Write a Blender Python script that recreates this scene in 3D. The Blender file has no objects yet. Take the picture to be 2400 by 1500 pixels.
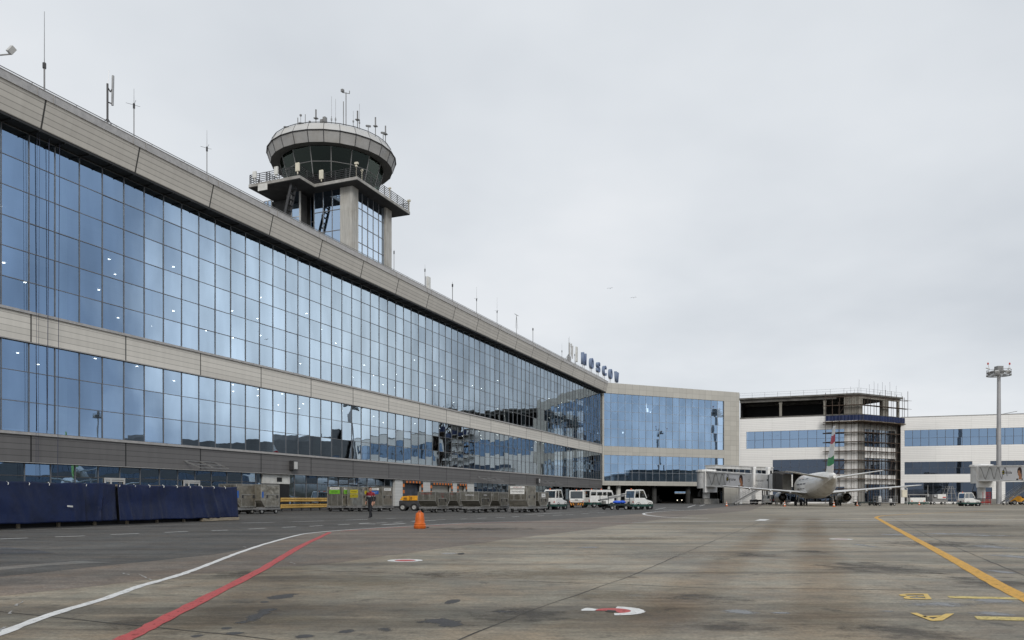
import bpy, bmesh, math, random
from mathutils import Vector, Matrix
from mathutils.geometry import tessellate_polygon
R = math.radians
random.seed(7)
SC = bpy.context.scene
COL = SC.collection

# ------------------------------------------------------------------ camera
FPX, CX, HY, EYE = 1850.0, 1200.0, 1169.0, 1.1      # focal length in photo pixels, principal column, horizon row, eye height
cam_data = bpy.data.cameras.new("camera")
cam = bpy.data.objects.new("camera", cam_data); COL.objects.link(cam)
cam.location = (0, 0, EYE); cam.rotation_euler = (R(90), 0, 0)
cam_data.sensor_fit = 'HORIZONTAL'; cam_data.sensor_width = 36.0
cam_data.lens = 36.0 * FPX / 2400.0
cam_data.shift_y = (HY - 750.0) / 2400.0
cam_data.clip_start = 0.05; cam_data.clip_end = 6000
SC.camera = cam
SC.view_settings.view_transform = 'Standard'; SC.view_settings.look = 'None'
SC.view_settings.exposure = 0.0; SC.view_settings.gamma = 1.0
try: SC.view_settings.use_curve_mapping = False
except Exception: pass
SC.cycles.max_bounces = 8; SC.cycles.glossy_bounces = 4; SC.cycles.transparent_max_bounces = 12
SC.cycles.use_denoising = True
SC.cycles.sample_clamp_indirect = 4.0
SC.cycles.caustics_reflective = False; SC.cycles.caustics_refractive = False

# ------------------------------------------------------------------ overcast sky and a weak, wide sun
SUN_EL, SUN_AZ = R(29), R(166)          # azimuth clockwise from +Y: behind the camera
world = bpy.data.worlds.new("World"); SC.world = world; world.use_nodes = True
wt = world.node_tree; wt.nodes.clear()
def wn(t, **kw):
    n = wt.nodes.new(t)
    for k, v in kw.items(): setattr(n, k, v)
    return n
def wl(a, b): wt.links.new(a, b)
sky = wn('ShaderNodeTexSky', sky_type='NISHITA'); sky.sun_disc = False
sky.sun_elevation = SUN_EL; sky.sun_rotation = SUN_AZ
tc = wn('ShaderNodeTexCoord'); sep = wn('ShaderNodeSeparateXYZ'); wl(tc.outputs['Generated'], sep.inputs[0])
def wmath(op, a, b=None, clamp=False):
    n = wn('ShaderNodeMath', operation=op); n.use_clamp = clamp
    for i, x in enumerate((a, b)):
        if x is None: continue
        if isinstance(x, (int, float)): n.inputs[i].default_value = x
        else: wl(x, n.inputs[i])
    return n.outputs[0]
zup = wmath('MAXIMUM', sep.outputs['Z'], 0.0)
den = wmath('ADD', zup, 0.22)
comb = wn('ShaderNodeCombineXYZ')
wl(wmath('DIVIDE', sep.outputs['X'], den), comb.inputs[0]); wl(wmath('DIVIDE', sep.outputs['Y'], den), comb.inputs[1])
nz = wn('ShaderNodeTexNoise'); nz.inputs['Scale'].default_value = 0.85; nz.inputs['Detail'].default_value = 5; nz.inputs['Roughness'].default_value = 0.5
wl(comb.outputs[0], nz.inputs['Vector'])
nz2 = wn('ShaderNodeTexNoise'); nz2.inputs['Scale'].default_value = 0.33; nz2.inputs['Detail'].default_value = 2
wl(comb.outputs[0], nz2.inputs['Vector'])
# brighter towards the west (the left), duller towards the east
azg = wmath('MULTIPLY', sep.outputs['X'], -0.07)
fac = wmath('ADD', wmath('ADD', wmath('MULTIPLY', nz.outputs['Fac'], 0.55), wmath('MULTIPLY', nz2.outputs['Fac'], 0.45)), azg)
ramp = wn('ShaderNodeValToRGB'); wl(fac, ramp.inputs[0])
cr = ramp.color_ramp
cr.elements[0].position = 0.36; cr.elements[0].color = (0.60, 0.64, 0.69, 1)
cr.elements[1].position = 0.62; cr.elements[1].color = (0.90, 0.915, 0.94, 1)
e = cr.elements.new(0.49); e.color = (0.75, 0.785, 0.825, 1)
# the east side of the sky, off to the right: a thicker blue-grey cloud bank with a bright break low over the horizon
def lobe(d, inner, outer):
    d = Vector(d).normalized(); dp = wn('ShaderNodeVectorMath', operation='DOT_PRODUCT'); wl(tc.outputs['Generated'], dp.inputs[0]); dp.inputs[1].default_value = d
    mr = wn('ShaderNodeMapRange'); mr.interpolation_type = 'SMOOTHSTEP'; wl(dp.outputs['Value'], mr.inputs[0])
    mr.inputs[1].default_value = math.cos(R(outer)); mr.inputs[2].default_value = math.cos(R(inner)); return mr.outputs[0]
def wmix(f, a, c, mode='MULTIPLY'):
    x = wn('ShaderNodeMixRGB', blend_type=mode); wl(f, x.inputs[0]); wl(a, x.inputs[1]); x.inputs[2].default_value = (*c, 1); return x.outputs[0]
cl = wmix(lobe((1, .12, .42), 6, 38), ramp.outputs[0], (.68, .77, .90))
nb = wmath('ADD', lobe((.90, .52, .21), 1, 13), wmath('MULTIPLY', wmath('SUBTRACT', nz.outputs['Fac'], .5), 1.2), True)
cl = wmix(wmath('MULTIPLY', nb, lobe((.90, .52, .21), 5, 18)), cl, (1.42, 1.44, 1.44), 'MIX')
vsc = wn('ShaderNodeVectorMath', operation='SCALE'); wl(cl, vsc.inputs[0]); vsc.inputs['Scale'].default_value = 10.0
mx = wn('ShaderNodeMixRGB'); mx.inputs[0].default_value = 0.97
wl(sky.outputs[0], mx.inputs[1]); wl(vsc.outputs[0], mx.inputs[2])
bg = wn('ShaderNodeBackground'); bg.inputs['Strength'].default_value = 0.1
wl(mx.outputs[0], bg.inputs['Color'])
wo = wn('ShaderNodeOutputWorld'); wl(bg.outputs[0], wo.inputs[0])

sd = bpy.data.lights.new("sun", 'SUN'); sd.energy = 1.5; sd.angle = R(18); sd.color = (1.0, 0.965, 0.91)
so = bpy.data.objects.new("sun", sd); COL.objects.link(so)
so.rotation_euler = (R(90) - SUN_EL, 0, math.pi - SUN_AZ)
so.location = (0, -40, 60)

# ------------------------------------------------------------------ picture <-> place
def ray(x): return (x - CX) / FPX
def G(x, y, z=0.0):
    """the ground point seen at photo pixel x, y"""
    Y = FPX * EYE / (y - HY)
    return Vector((ray(x) * Y, Y, z))
def P(x, y, Y): return Vector((ray(x) * Y, Y, EYE + (HY - y) / FPX * Y))
class Frame:
    """a wall's own axes: local x along it, local y into it, z up"""
    def __init__(self, o, ang):
        self.o = Vector((o[0], o[1])); self.a = ang
        self.ux = Vector((math.cos(ang), math.sin(ang))); self.uy = Vector((-math.sin(ang), math.cos(ang)))
    def w(self, lx, ly, z=0.0):
        p = self.o + self.ux * lx + self.uy * ly
        return Vector((p.x, p.y, z))
    def s(self, x, ly=0.0):
        u = ray(x); b = self.o + self.uy * ly
        return (u * b.y - b.x) / (self.ux.x - u * self.ux.y)
    def z(self, x, y, ly=0.0):
        Y = self.w(self.s(x, ly), ly).y
        return EYE + (HY - y) / FPX * Y
    def loc(self, p):
        d = Vector((p[0], p[1])) - self.o
        return d.dot(self.ux), d.dot(self.uy)

# ------------------------------------------------------------------ mesh and object helpers
class MB:
    def __init__(self): self.v = []; self.f = []; self.m = []; self.M = Matrix.Identity(4); self.k = 0
    def add(self, vs, fs, k=None):
        o = len(self.v); self.v += [self.M @ Vector(p) for p in vs]
        for f in fs: self.f.append([o + i for i in f]); self.m.append(self.k if k is None else k)
    def box(self, x0, x1, y0, y1, z0, z1, k=None):
        vs = [(x, y, z) for z in (z0, z1) for y in (y0, y1) for x in (x0, x1)]
        self.add(vs, [(0, 2, 3, 1), (4, 5, 7, 6), (0, 1, 5, 4), (2, 6, 7, 3), (0, 4, 6, 2), (1, 3, 7, 5)], k)
    def quad(self, a, b, c, d, k=None): self.add([a, b, c, d], [(0, 1, 2, 3)], k)
    def tube(self, p0, p1, r0, r1=None, n=8, k=None, caps=True):
        p0, p1 = Vector(p0), Vector(p1); r1 = r0 if r1 is None else r1
        ax = (p1 - p0)
        if ax.length < 1e-6: return
        ax.normalize(); t = Vector((0, 0, 1)) if abs(ax.z) < .95 else Vector((1, 0, 0))
        a = ax.cross(t).normalized(); b = ax.cross(a)
        vs = []
        for p, r in ((p0, r0), (p1, r1)):
            for i in range(n):
                q = 2 * math.pi * i / n; vs.append(p + (a * math.cos(q) + b * math.sin(q)) * r)
        fs = [(i, (i + 1) % n, n + (i + 1) % n, n + i) for i in range(n)]
        if caps: fs += [tuple(range(n - 1, -1, -1)), tuple(range(n, 2 * n))]
        self.add(vs, fs, k)
    def path(self, pts, r, n=6, k=None):
        for a, b in zip(pts[:-1], pts[1:]): self.tube(a, b, r, n=n, k=k)
    def bar(self, p0, p1, w, h, k=None):
        """a bar of rectangular section from p0 to p1; h is measured upwards"""
        p0, p1 = Vector(p0), Vector(p1); ax = (p1 - p0).normalized()
        up = Vector((0, 0, 1)) if abs(ax.z) < .95 else Vector((0, 1, 0))
        s = ax.cross(up).normalized(); u = s.cross(ax)
        vs = [p + s * (w / 2 * i) + u * (h / 2 * j) for p in (p0, p1) for i, j in ((-1, -1), (1, -1), (1, 1), (-1, 1))]
        self.add(vs, [(0, 1, 2, 3), (7, 6, 5, 4), (0, 4, 5, 1), (1, 5, 6, 2), (2, 6, 7, 3), (3, 7, 4, 0)], k)
    def prism(self, poly, y0, y1, k=None, y0b=None, y1b=None):
        """side profile poly [(x,z)] pushed from y0 to y1"""
        n = len(poly)
        vs = [(x, y0, z) for x, z in poly] + [(x, y1, z) for x, z in poly]
        self.add(vs, [tuple(range(n)), tuple(range(2 * n - 1, n - 1, -1))] + [(i, n + i, n + (i + 1) % n, (i + 1) % n) for i in range(n)], k)
    def plan(self, poly, z0, z1, k=None):
        n = len(poly)
        vs = [(x, y, z0) for x, y in poly] + [(x, y, z1) for x, y in poly]
        tri = tessellate_polygon([[Vector((x, y, 0)) for x, y in poly]])
        fs = []
        for t in tri: fs += [tuple(t), tuple(n + i for i in reversed(t))]
        self.add(vs, fs + [(i, (i + 1) % n, n + (i + 1) % n, n + i) for i in range(n)], k)
    def lathe(self, prof, n=24, k=None, c=(0, 0), axis='z', arc=None):
        """prof [(r,h)] round the z axis through c (or along x when axis='x')"""
        vs = []
        for r, h in prof:
            for i in range(n):
                q = 2 * math.pi * i / n
                if axis == 'z': vs.append((c[0] + r * math.cos(q), c[1] + r * math.sin(q), h))
                else: vs.append((h, c[0] + r * math.cos(q), c[1] + r * math.sin(q)))
        fs = []
        for j in range(len(prof) - 1):
            for i in range(n):
                fs.append((j * n + i, j * n + (i + 1) % n, (j + 1) * n + (i + 1) % n, (j + 1) * n + i))
        self.add(vs, fs, k)
    def loft(self, rings, k=None, caps=True):
        n = len(rings[0]); vs = [p for r in rings for p in r]; fs = []
        for j in range(len(rings) - 1):
            for i in range(n): fs.append((j * n + i, j * n + (i + 1) % n, (j + 1) * n + (i + 1) % n, (j + 1) * n + i))
        if caps: fs += [tuple(range(n - 1, -1, -1)), tuple(range((len(rings) - 1) * n, len(rings) * n))]
        self.add(vs, fs, k)
    def mesh(self, name, mats):
        me = bpy.data.meshes.new(name)
        me.from_pydata([tuple(p) for p in self.v], [], self.f)
        for m in (mats if isinstance(mats, (list, tuple)) else [mats]): me.materials.append(m)
        me.polygons.foreach_set('material_index', self.m)
        bm = bmesh.new(); bm.from_mesh(me)
        if self.fixn: bmesh.ops.recalc_face_normals(bm, faces=bm.faces)
        bm.to_mesh(me); bm.free(); me.update()
        return me
    fixn = True
    def build(self, name, mats, parent=None, smooth=False, bevel=0, loc=None, rot=None, seg=2):
        me = self.mesh(name, mats)
        o = bpy.data.objects.new(name, me); COL.objects.link(o)
        if parent: o.parent = parent
        if loc is not None: o.location = loc
        if rot is not None: o.rotation_euler = rot
        if smooth: me.polygons.foreach_set('use_smooth', [True] * len(me.polygons))
        if bevel:
            b = o.modifiers.new('edge', 'BEVEL'); b.width = bevel; b.segments = seg; b.limit_method = 'ANGLE'; b.angle_limit = R(35)
            for p in me.polygons: p.use_smooth = True
            b.harden_normals = True
        elif smooth:
            try: me.set_sharp_from_angle(angle=R(40))
            except Exception: pass
        return o
def tag(o, label=None, cat=None, group=None, kind=None):
    if label: o['label'] = label
    if cat: o['category'] = cat
    if group: o['group'] = group
    if kind: o['kind'] = kind
    return o
def thing(name, label, cat, loc=(0, 0, 0), rz=0.0, group=None):
    o = bpy.data.objects.new(name, None); COL.objects.link(o)
    o.empty_display_size = .3; o.location = loc; o.rotation_euler = (0, 0, rz)
    return tag(o, label, cat, group)
def copy_tree(o, parent=None):
    c = o.copy(); COL.objects.link(c)
    if parent: c.parent = parent
    for ch in list(o.children): copy_tree(ch, c)
    return c
def dup(root, loc, rz, label, group=None):
    c = copy_tree(root); c.location = loc; c.rotation_euler = (0, 0, rz); c['label'] = label
    if group: c['group'] = group
    return c
_text_cache = {}
def lettering(s, size, mat, parent, loc, rot, depth=.004, name='lettering', sx=1.0, align='CENTER'):
    cu = bpy.data.curves.new('lettering', 'FONT'); cu.body = s; cu.size = size; cu.extrude = depth; cu.align_x = align; cu.align_y = 'CENTER'
    t = bpy.data.objects.new('lettering_source', cu); COL.objects.link(t)
    dg = bpy.context.evaluated_depsgraph_get(); dg.update()
    me = bpy.data.meshes.new_from_object(t.evaluated_get(dg))
    bpy.data.objects.remove(t); bpy.data.curves.remove(cu)
    me.materials.clear(); me.materials.append(mat)
    o = bpy.data.objects.new(name, me); COL.objects.link(o)
    o.parent = parent; o.location = loc; o.rotation_euler = rot; o.scale = (sx, 1, 1)
    return o

# ------------------------------------------------------------------ materials
def nodes(name):
    m = bpy.data.materials.new(name); m.use_nodes = True
    t = m.node_tree; t.nodes.clear()
    def n(ty, **kw):
        x = t.nodes.new(ty)
        for k, v in kw.items(): setattr(x, k, v)
        return x
    return m, t, n, t.links.new
def C4(c): return (c[0], c[1], c[2], 1.0)
def mat(name, col, rough=.6, metal=0.0, var=.12, scale=1.5, bump=0.0, col2=None, stretch=(1, 1, 1), spec=.4, coat=0.0, grime=0.0, gscale=.5, bscale=None):
    """painted / bare surface: base colour broken up by two sizes of noise, roughness varied, optional grime and bump"""
    m, t, n, L = nodes(name)
    tcn = n('ShaderNodeTexCoord'); mp = n('ShaderNodeMapping'); mp.inputs['Scale'].default_value = stretch
    L(tcn.outputs['Object'], mp.inputs['Vector'])
    a = n('ShaderNodeTexNoise'); a.inputs['Scale'].default_value = scale; a.inputs['Detail'].default_value = 6; a.inputs['Roughness'].default_value = .62
    L(mp.outputs[0], a.inputs['Vector'])
    c2 = col2 or tuple(c * (1 - 2 * var) for c in col); c1 = col if col2 else tuple(min(1, c * (1 + 1.2 * var)) for c in col)
    r = n('ShaderNodeValToRGB'); r.color_ramp.elements[0].position = .3; r.color_ramp.elements[1].position = .7
    r.color_ramp.elements[0].color = C4(c2); r.color_ramp.elements[1].color = C4(c1)
    L(a.outputs['Fac'], r.inputs[0]); out = r.outputs[0]
    if grime:
        g = n('ShaderNodeTexNoise'); g.inputs['Scale'].default_value = gscale; g.inputs['Detail'].default_value = 8; g.inputs['Roughness'].default_value = .7
        L(tcn.outputs['Object'], g.inputs['Vector'])
        gr = n('ShaderNodeValToRGB'); gr.color_ramp.elements[0].position = .48; gr.color_ramp.elements[1].position = .7
        gr.color_ramp.elements[0].color = (1, 1, 1, 1); k = 1 - grime; gr.color_ramp.elements[1].color = (k, k * .96, k * .9, 1)
        L(g.outputs['Fac'], gr.inputs[0])
        mu = n('ShaderNodeMixRGB', blend_type='MULTIPLY'); mu.inputs[0].default_value = 1; L(out, mu.inputs[1]); L(gr.outputs[0], mu.inputs[2]); out = mu.outputs[0]
    b = n('ShaderNodeBsdfPrincipled'); L(out, b.inputs['Base Color'])
    mr = n('ShaderNodeMapRange'); L(a.outputs['Fac'], mr.inputs[0]); mr.inputs[3].default_value = max(.02, rough - .08); mr.inputs[4].default_value = min(1, rough + .1)
    L(mr.outputs[0], b.inputs['Roughness'])
    b.inputs['Metallic'].default_value = metal; b.inputs['Specular IOR Level'].default_value = spec; b.inputs['Coat Weight'].default_value = coat
    if bump:
        bn = n('ShaderNodeTexNoise'); bn.inputs['Scale'].default_value = bscale or scale * 3; bn.inputs['Detail'].default_value = 4
        L(mp.outputs[0], bn.inputs['Vector'])
        bp = n('ShaderNodeBump'); bp.inputs['Strength'].default_value = bump; bp.inputs['Distance'].default_value = .05
        L(bn.outputs['Fac'], bp.inputs['Height']); L(bp.outputs[0], b.inputs['Normal'])
    o = n('ShaderNodeOutputMaterial'); L(b.outputs[0], o.inputs[0])
    return m
def clad(name, col, px, pz, z0=0.0, x0=0.0, var=.07, rough=.45, metal=.0, lines=.35, lw=.03, vlines=True, lwx=.02, vdark=None):
    """panel cladding: each panel its own tone, dark joints between courses (object x along the wall, z up)"""
    m, t, n, L = nodes(name)
    tcn = n('ShaderNodeTexCoord'); sp = n('ShaderNodeSeparateXYZ'); L(tcn.outputs['Object'], sp.inputs[0])
    def ma(op, a, b=None, c=None):
        x = n('ShaderNodeMath', operation=op)
        for i, q in enumerate((a, b, c)):
            if q is None: continue
            if isinstance(q, (int, float)): x.inputs[i].default_value = q
            else: L(q, x.inputs[i])
        return x.outputs[0]
    u = ma('DIVIDE', ma('SUBTRACT', sp.outputs['X'], x0), px); w = ma('DIVIDE', ma('SUBTRACT', sp.outputs['Z'], z0), pz)
    cv = n('ShaderNodeCombineXYZ'); L(ma('FLOOR', u), cv.inputs[0]); L(ma('FLOOR', w), cv.inputs[1])
    wn_ = n('ShaderNodeTexWhiteNoise', noise_dimensions='2D'); L(cv.outputs[0], wn_.inputs['Vector'])
    no = n('ShaderNodeTexNoise'); no.inputs['Scale'].default_value = 1.1; no.inputs['Detail'].default_value = 8; no.inputs['Roughness'].default_value = .65
    mp = n('ShaderNodeMapping'); mp.inputs['Scale'].default_value = (1.7, 1, .16); L(tcn.outputs['Object'], mp.inputs[0]); L(mp.outputs[0], no.inputs['Vector'])
    val = ma('ADD', ma('MULTIPLY', ma('SUBTRACT', wn_.outputs['Value'], .5), 2 * var), ma('ADD', 1.0, ma('MULTIPLY', ma('SUBTRACT', no.outputs['Fac'], .5), 4.2 * var)))
    ln = ma('LESS_THAN', ma('FRACT', w), lw / pz)
    if vlines:
        l2 = ma('MULTIPLY', ma('LESS_THAN', ma('FRACT', u), lwx / px), (vdark or lines) / lines); ln = ma('MAXIMUM', ln, l2)
    val = ma('MULTIPLY', val, ma('SUBTRACT', 1.0, ma('MULTIPLY', ln, lines)))
    vs = n('ShaderNodeVectorMath', operation='SCALE'); vs.inputs[0].default_value = col; L(val, vs.inputs['Scale'])
    b = n('ShaderNodeBsdfPrincipled'); L(vs.outputs[0], b.inputs['Base Color']); b.inputs['Roughness'].default_value = rough; b.inputs['Metallic'].default_value = metal
    b.inputs['Specular IOR Level'].default_value = .35
    o = n('ShaderNodeOutputMaterial'); L(b.outputs[0], o.inputs[0])
    return m
def glass(name, near, graze, see=(.10, .14, .18), wave=.0, wscale=.5, rough=.0, wdist=.05, pane=None, pvar=.10, mid=None):
    """coated facade glass: a tinted mirror that whitens at grazing angles over a dim see-through pane"""
    m, t, n, L = nodes(name)
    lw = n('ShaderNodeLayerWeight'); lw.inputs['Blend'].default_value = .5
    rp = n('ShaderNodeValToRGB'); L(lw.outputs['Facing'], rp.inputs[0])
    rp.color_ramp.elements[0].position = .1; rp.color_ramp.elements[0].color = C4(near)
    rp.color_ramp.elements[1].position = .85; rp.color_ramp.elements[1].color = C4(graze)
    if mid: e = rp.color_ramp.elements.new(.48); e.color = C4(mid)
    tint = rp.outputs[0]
    if pane:                                            # every pane from its own batch: slightly different tint
        tq = n('ShaderNodeTexCoord'); sb = n('ShaderNodeVectorMath', operation='SUBTRACT'); L(tq.outputs['Object'], sb.inputs[0]); sb.inputs[1].default_value = (pane[0], 0, pane[2])
        dv = n('ShaderNodeVectorMath', operation='DIVIDE'); L(sb.outputs[0], dv.inputs[0]); dv.inputs[1].default_value = (pane[1], 1e5, pane[3])
        fl = n('ShaderNodeVectorMath', operation='FLOOR'); L(dv.outputs[0], fl.inputs[0])
        wv = n('ShaderNodeTexWhiteNoise', noise_dimensions='3D'); L(fl.outputs[0], wv.inputs['Vector'])
        bl_ = n('ShaderNodeTexNoise'); bl_.inputs['Scale'].default_value = .16; bl_.inputs['Detail'].default_value = 4; mq = n('ShaderNodeMapping'); mq.inputs['Scale'].default_value = (2.2, 1, .6); L(tq.outputs['Object'], mq.inputs[0]); L(mq.outputs[0], bl_.inputs['Vector'])
        k1 = n('ShaderNodeMapRange'); L(wv.outputs['Value'], k1.inputs[0]); k1.inputs[3].default_value = 1 - pvar; k1.inputs[4].default_value = 1 + pvar
        k2 = n('ShaderNodeMapRange'); L(bl_.outputs['Fac'], k2.inputs[0]); k2.inputs[1].default_value = .3; k2.inputs[2].default_value = .7; k2.inputs[3].default_value = .82; k2.inputs[4].default_value = 1.15
        mm = n('ShaderNodeMath', operation='MULTIPLY'); L(k1.outputs[0], mm.inputs[0]); L(k2.outputs[0], mm.inputs[1])
        sc_ = n('ShaderNodeVectorMath', operation='SCALE'); L(tint, sc_.inputs[0]); L(mm.outputs[0], sc_.inputs['Scale']); tint = sc_.outputs[0]
    gl = n('ShaderNodeBsdfGlossy'); gl.inputs['Roughness'].default_value = rough; L(tint, gl.inputs['Color'])
    tr = n('ShaderNodeBsdfTransparent'); tr.inputs['Color'].default_value = C4(see)
    ad = n('ShaderNodeAddShader'); L(gl.outputs[0], ad.inputs[0]); L(tr.outputs[0], ad.inputs[1])
    if wave:
        tcn = n('ShaderNodeTexCoord'); nn = n('ShaderNodeTexNoise'); nn.inputs['Scale'].default_value = wscale; nn.inputs['Detail'].default_value = 1.5
        L(tcn.outputs['Object'], nn.inputs['Vector'])
        bp = n('ShaderNodeBump'); bp.inputs['Strength'].default_value = wave; bp.inputs['Distance'].default_value = wdist
        L(nn.outputs['Fac'], bp.inputs['Height']); L(bp.outputs[0], gl.inputs['Normal'])
    o = n('ShaderNodeOutputMaterial'); L(ad.outputs[0], o.inputs[0])
    return m
def glow(name, col, strength):
    m, t, n, L = nodes(name)
    e = n('ShaderNodeEmission'); e.inputs[0].default_value = C4(col); e.inputs[1].default_value = strength
    o = n('ShaderNodeOutputMaterial'); L(e.outputs[0], o.inputs[0])
    try: m.cycles.emission_sampling = 'NONE'
    except Exception: pass
    return m
M_ = dict(
    steel=mat('galvanised_steel', (.36, .36, .36), .45, .6, .15, 3),
    darkmetal=mat('dark_painted_metal', (.045, .045, .048), .5, .0, .2, 3),
    greymetal=mat('grey_painted_metal', (.22, .22, .22), .5, .0, .15, 2, grime=.3),
    lightmetal=mat('pale_painted_metal', (.52, .52, .51), .5, .0, .1, 2, grime=.25),
    aluframe=mat('window_frame_aluminium', (.19, .19, .195), .4, .5, .1, 2),
    white=mat('white_vehicle_paint', (.74, .74, .72), .3, 0, .06, 1.5, coat=.3, grime=.22, gscale=1.3),
    whitedull=mat('weathered_white_paint', (.62, .62, .59), .5, 0, .08, 1.2, grime=.3, gscale=.8),
    cream=mat('cream_plastic', (.62, .58, .47), .5, 0, .08, 3),
    rubber=mat('tyre_rubber', (.022, .022, .023), .8, 0, .25, 6, bump=.2),
    rim=mat('wheel_rim', (.42, .42, .41), .45, .3, .15, 6, grime=.4, gscale=5),
    green=mat('dark_green_chassis', (.022, .075, .06), .5, 0, .15, 3, grime=.3),
    black=mat('black_interior', (.012, .012, .013), .6, 0, .3, 2),
    darkglass=glass('vehicle_glass', (.10, .11, .115), (.6, .62, .64), (.12, .13, .13), wave=.02),
    orange=mat('orange_plastic', (.60, .125, .012), .45, 0, .12, 4, bump=.1, grime=.35, gscale=3),
    yellow=mat('yellow_machine_paint', (.72, .33, .015), .4, 0, .1, 3, grime=.25, gscale=2),
    red=mat('red_paint', (.48, .03, .025), .45, 0, .1, 3),
    beacon=mat('orange_beacon_lens', (.7, .12, .02), .25, 0, .05, 3),
    concrete=mat('grey_concrete', (.27, .265, .25), .85, 0, .15, 1.4, bump=.25, grime=.35),
    bluepaint=mat('blue_plastic', (.03, .08, .42), .4, 0, .15, 4),
    wood=mat('weathered_timber', (.30, .255, .19), .8, 0, .2, 2, stretch=(1, 8, 8), bump=.2, grime=.4),
    paperw=mat('white_label_film', (.75, .75, .73), .5, 0, .05, 6, grime=.2, gscale=4),
    ink=mat('black_lettering', (.015, .015, .016), .6, 0, .1, 5),
)
# ------------------------------------------------------------------ ground
def ground_mat(name, c_lo, c_hi, grain=.22, stains=(), blotch=.5, dark=.5, wet=0.0, streak=1.0):
    """worn paving in place coordinates: broad tone, blotches, scuffs, fine aggregate, and named stain tracks (x0,y0,x1,y1,width,colour,amount)"""
    m, t, n, L = nodes(name)
    tcn = n('ShaderNodeTexCoord'); pos = tcn.outputs['Object']
    sp = n('ShaderNodeSeparateXYZ'); L(pos, sp.inputs[0])
    def ma(op, a, b=None, clamp=False):
        x = n('ShaderNodeMath', operation=op); x.use_clamp = clamp
        for i, q in enumerate((a, b)):
            if q is None: continue
            if isinstance(q, (int, float)): x.inputs[i].default_value = q
            else: L(q, x.inputs[i])
        return x.outputs[0]
    def noise(scale, detail=5, rough=.6, st=None, dist=0.0):
        x = n('ShaderNodeTexNoise'); x.inputs['Scale'].default_value = scale; x.inputs['Detail'].default_value = detail
        x.inputs['Roughness'].default_value = rough; x.inputs['Distortion'].default_value = dist
        if st:
            mp = n('ShaderNodeMapping'); mp.inputs['Scale'].default_value = st; L(pos, mp.inputs[0]); L(mp.outputs[0], x.inputs['Vector'])
        else: L(pos, x.inputs['Vector'])
        return x.outputs['Fac']
    def rmp(f, stops):
        r = n('ShaderNodeValToRGB'); L(f, r.inputs[0]); cr = r.color_ramp
        cr.elements[0].position, cr.elements[0].color = stops[0][0], C4(stops[0][1])
        cr.elements[1].position, cr.elements[1].color = stops[-1][0], C4(stops[-1][1])
        for p, c in stops[1:-1]: e = cr.elements.new(p); e.color = C4(c)
        return r.outputs[0]
    def mul(a, b):
        x = n('ShaderNodeMixRGB', blend_type='MULTIPLY'); x.inputs[0].default_value = 1; L(a, x.inputs[1]); L(b, x.inputs[2]); return x.outputs[0]
    g = lambda k: (k, k, k)
    broad = noise(.055, 4, .55)
    base = rmp(broad, [(.38, c_lo), (.62, c_hi)])
    br2 = noise(.16, 5, .6, (.6, 1.3, 1), .8); base = mul(base, rmp(br2, [(.36, g(1 - .34 * blotch)), (.5, g(1.0)), (.64, g(1 + .26 * blotch))]))
    mid = noise(.55, 9, .68)
    base = mul(base, rmp(mid, [(.36, g(1 - .55 * blotch)), (.5, g(1.0)), (.66, g(1 + .34 * blotch))]))
    hue = noise(.9, 7, .7); base = mul(base, rmp(hue, [(.38, (1.05, .985, .93)), (.5, (1, 1, 1)), (.62, (.95, 1.0, 1.03))]))
    scuff = noise(.34, 9, .72, (.22, 2.2, 1), .6)          # long worn scuffs
    base = mul(base, rmp(scuff, [(.38, g(1 - .42 * streak)), (.5, g(1.0)), (.62, g(1 + .2 * streak))]))
    grit = noise(5.5, 8, .75, (.6, 1.3, 1)); base = mul(base, rmp(grit, [(.36, g(1 - .30)), (.5, g(1.0)), (.66, g(1 + .22))]))
    spots = noise(1.7, 6, .75, None, .4)
    base = mul(base, rmp(spots, [(.33, g(1 - dark)), (.42, g(1.0))]))
    fine = noise(26, 6, .8)
    base = mul(base, rmp(fine, [(.34, g(1 - 1.6 * grain)), (.66, g(1 + 1.6 * grain))]))
    wob = noise(.35, 6, .65)
    for (x0, y0, x1, y1, wd, sc, am) in stains:
        dx, dy = x1 - x0, y1 - y0; l = math.hypot(dx, dy); nx, ny = -dy / l, dx / l
        d = ma('ADD', ma('ADD', ma('MULTIPLY', sp.outputs['X'], nx), ma('MULTIPLY', sp.outputs['Y'], ny)), -(x0 * nx + y0 * ny))
        d = ma('ADD', d, ma('MULTIPLY', ma('SUBTRACT', wob, .5), wd * 2.2))
        along = ma('DIVIDE', ma('ADD', ma('ADD', ma('MULTIPLY', sp.outputs['X'], dx / l), ma('MULTIPLY', sp.outputs['Y'], dy / l)), -(x0 * dx + y0 * dy) / l), l)
        f = ma('SUBTRACT', 1.0, ma('DIVIDE', ma('ABSOLUTE', d), wd), True)
        ends = ma('MULTIPLY', ma('MULTIPLY', along, 25.0, True), ma('MULTIPLY', ma('SUBTRACT', 1.0, along), 9.0, True))
        f = ma('MULTIPLY', ma('MULTIPLY', ma('MULTIPLY', f, 1.6, True), ends), ma('MULTIPLY', rmp(scuff, [(.3, g(1)), (.7, g(.35))]), am))
        x = n('ShaderNodeMixRGB', blend_type='MULTIPLY'); L(f, x.inputs[0]); L(base, x.inputs[1]); x.inputs[2].default_value = C4(sc); base = x.outputs[0]
    b = n('ShaderNodeBsdfPrincipled'); L(base, b.inputs['Base Color']); b.inputs['Specular IOR Level'].default_value = .3
    rr = n('ShaderNodeMapRange'); L(mid, rr.inputs[0]); rr.inputs[1].default_value = .3; rr.inputs[2].default_value = .7
    rr.inputs[3].default_value = .62 - wet; rr.inputs[4].default_value = .9 - wet * .6; L(rr.outputs[0], b.inputs['Roughness'])
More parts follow.
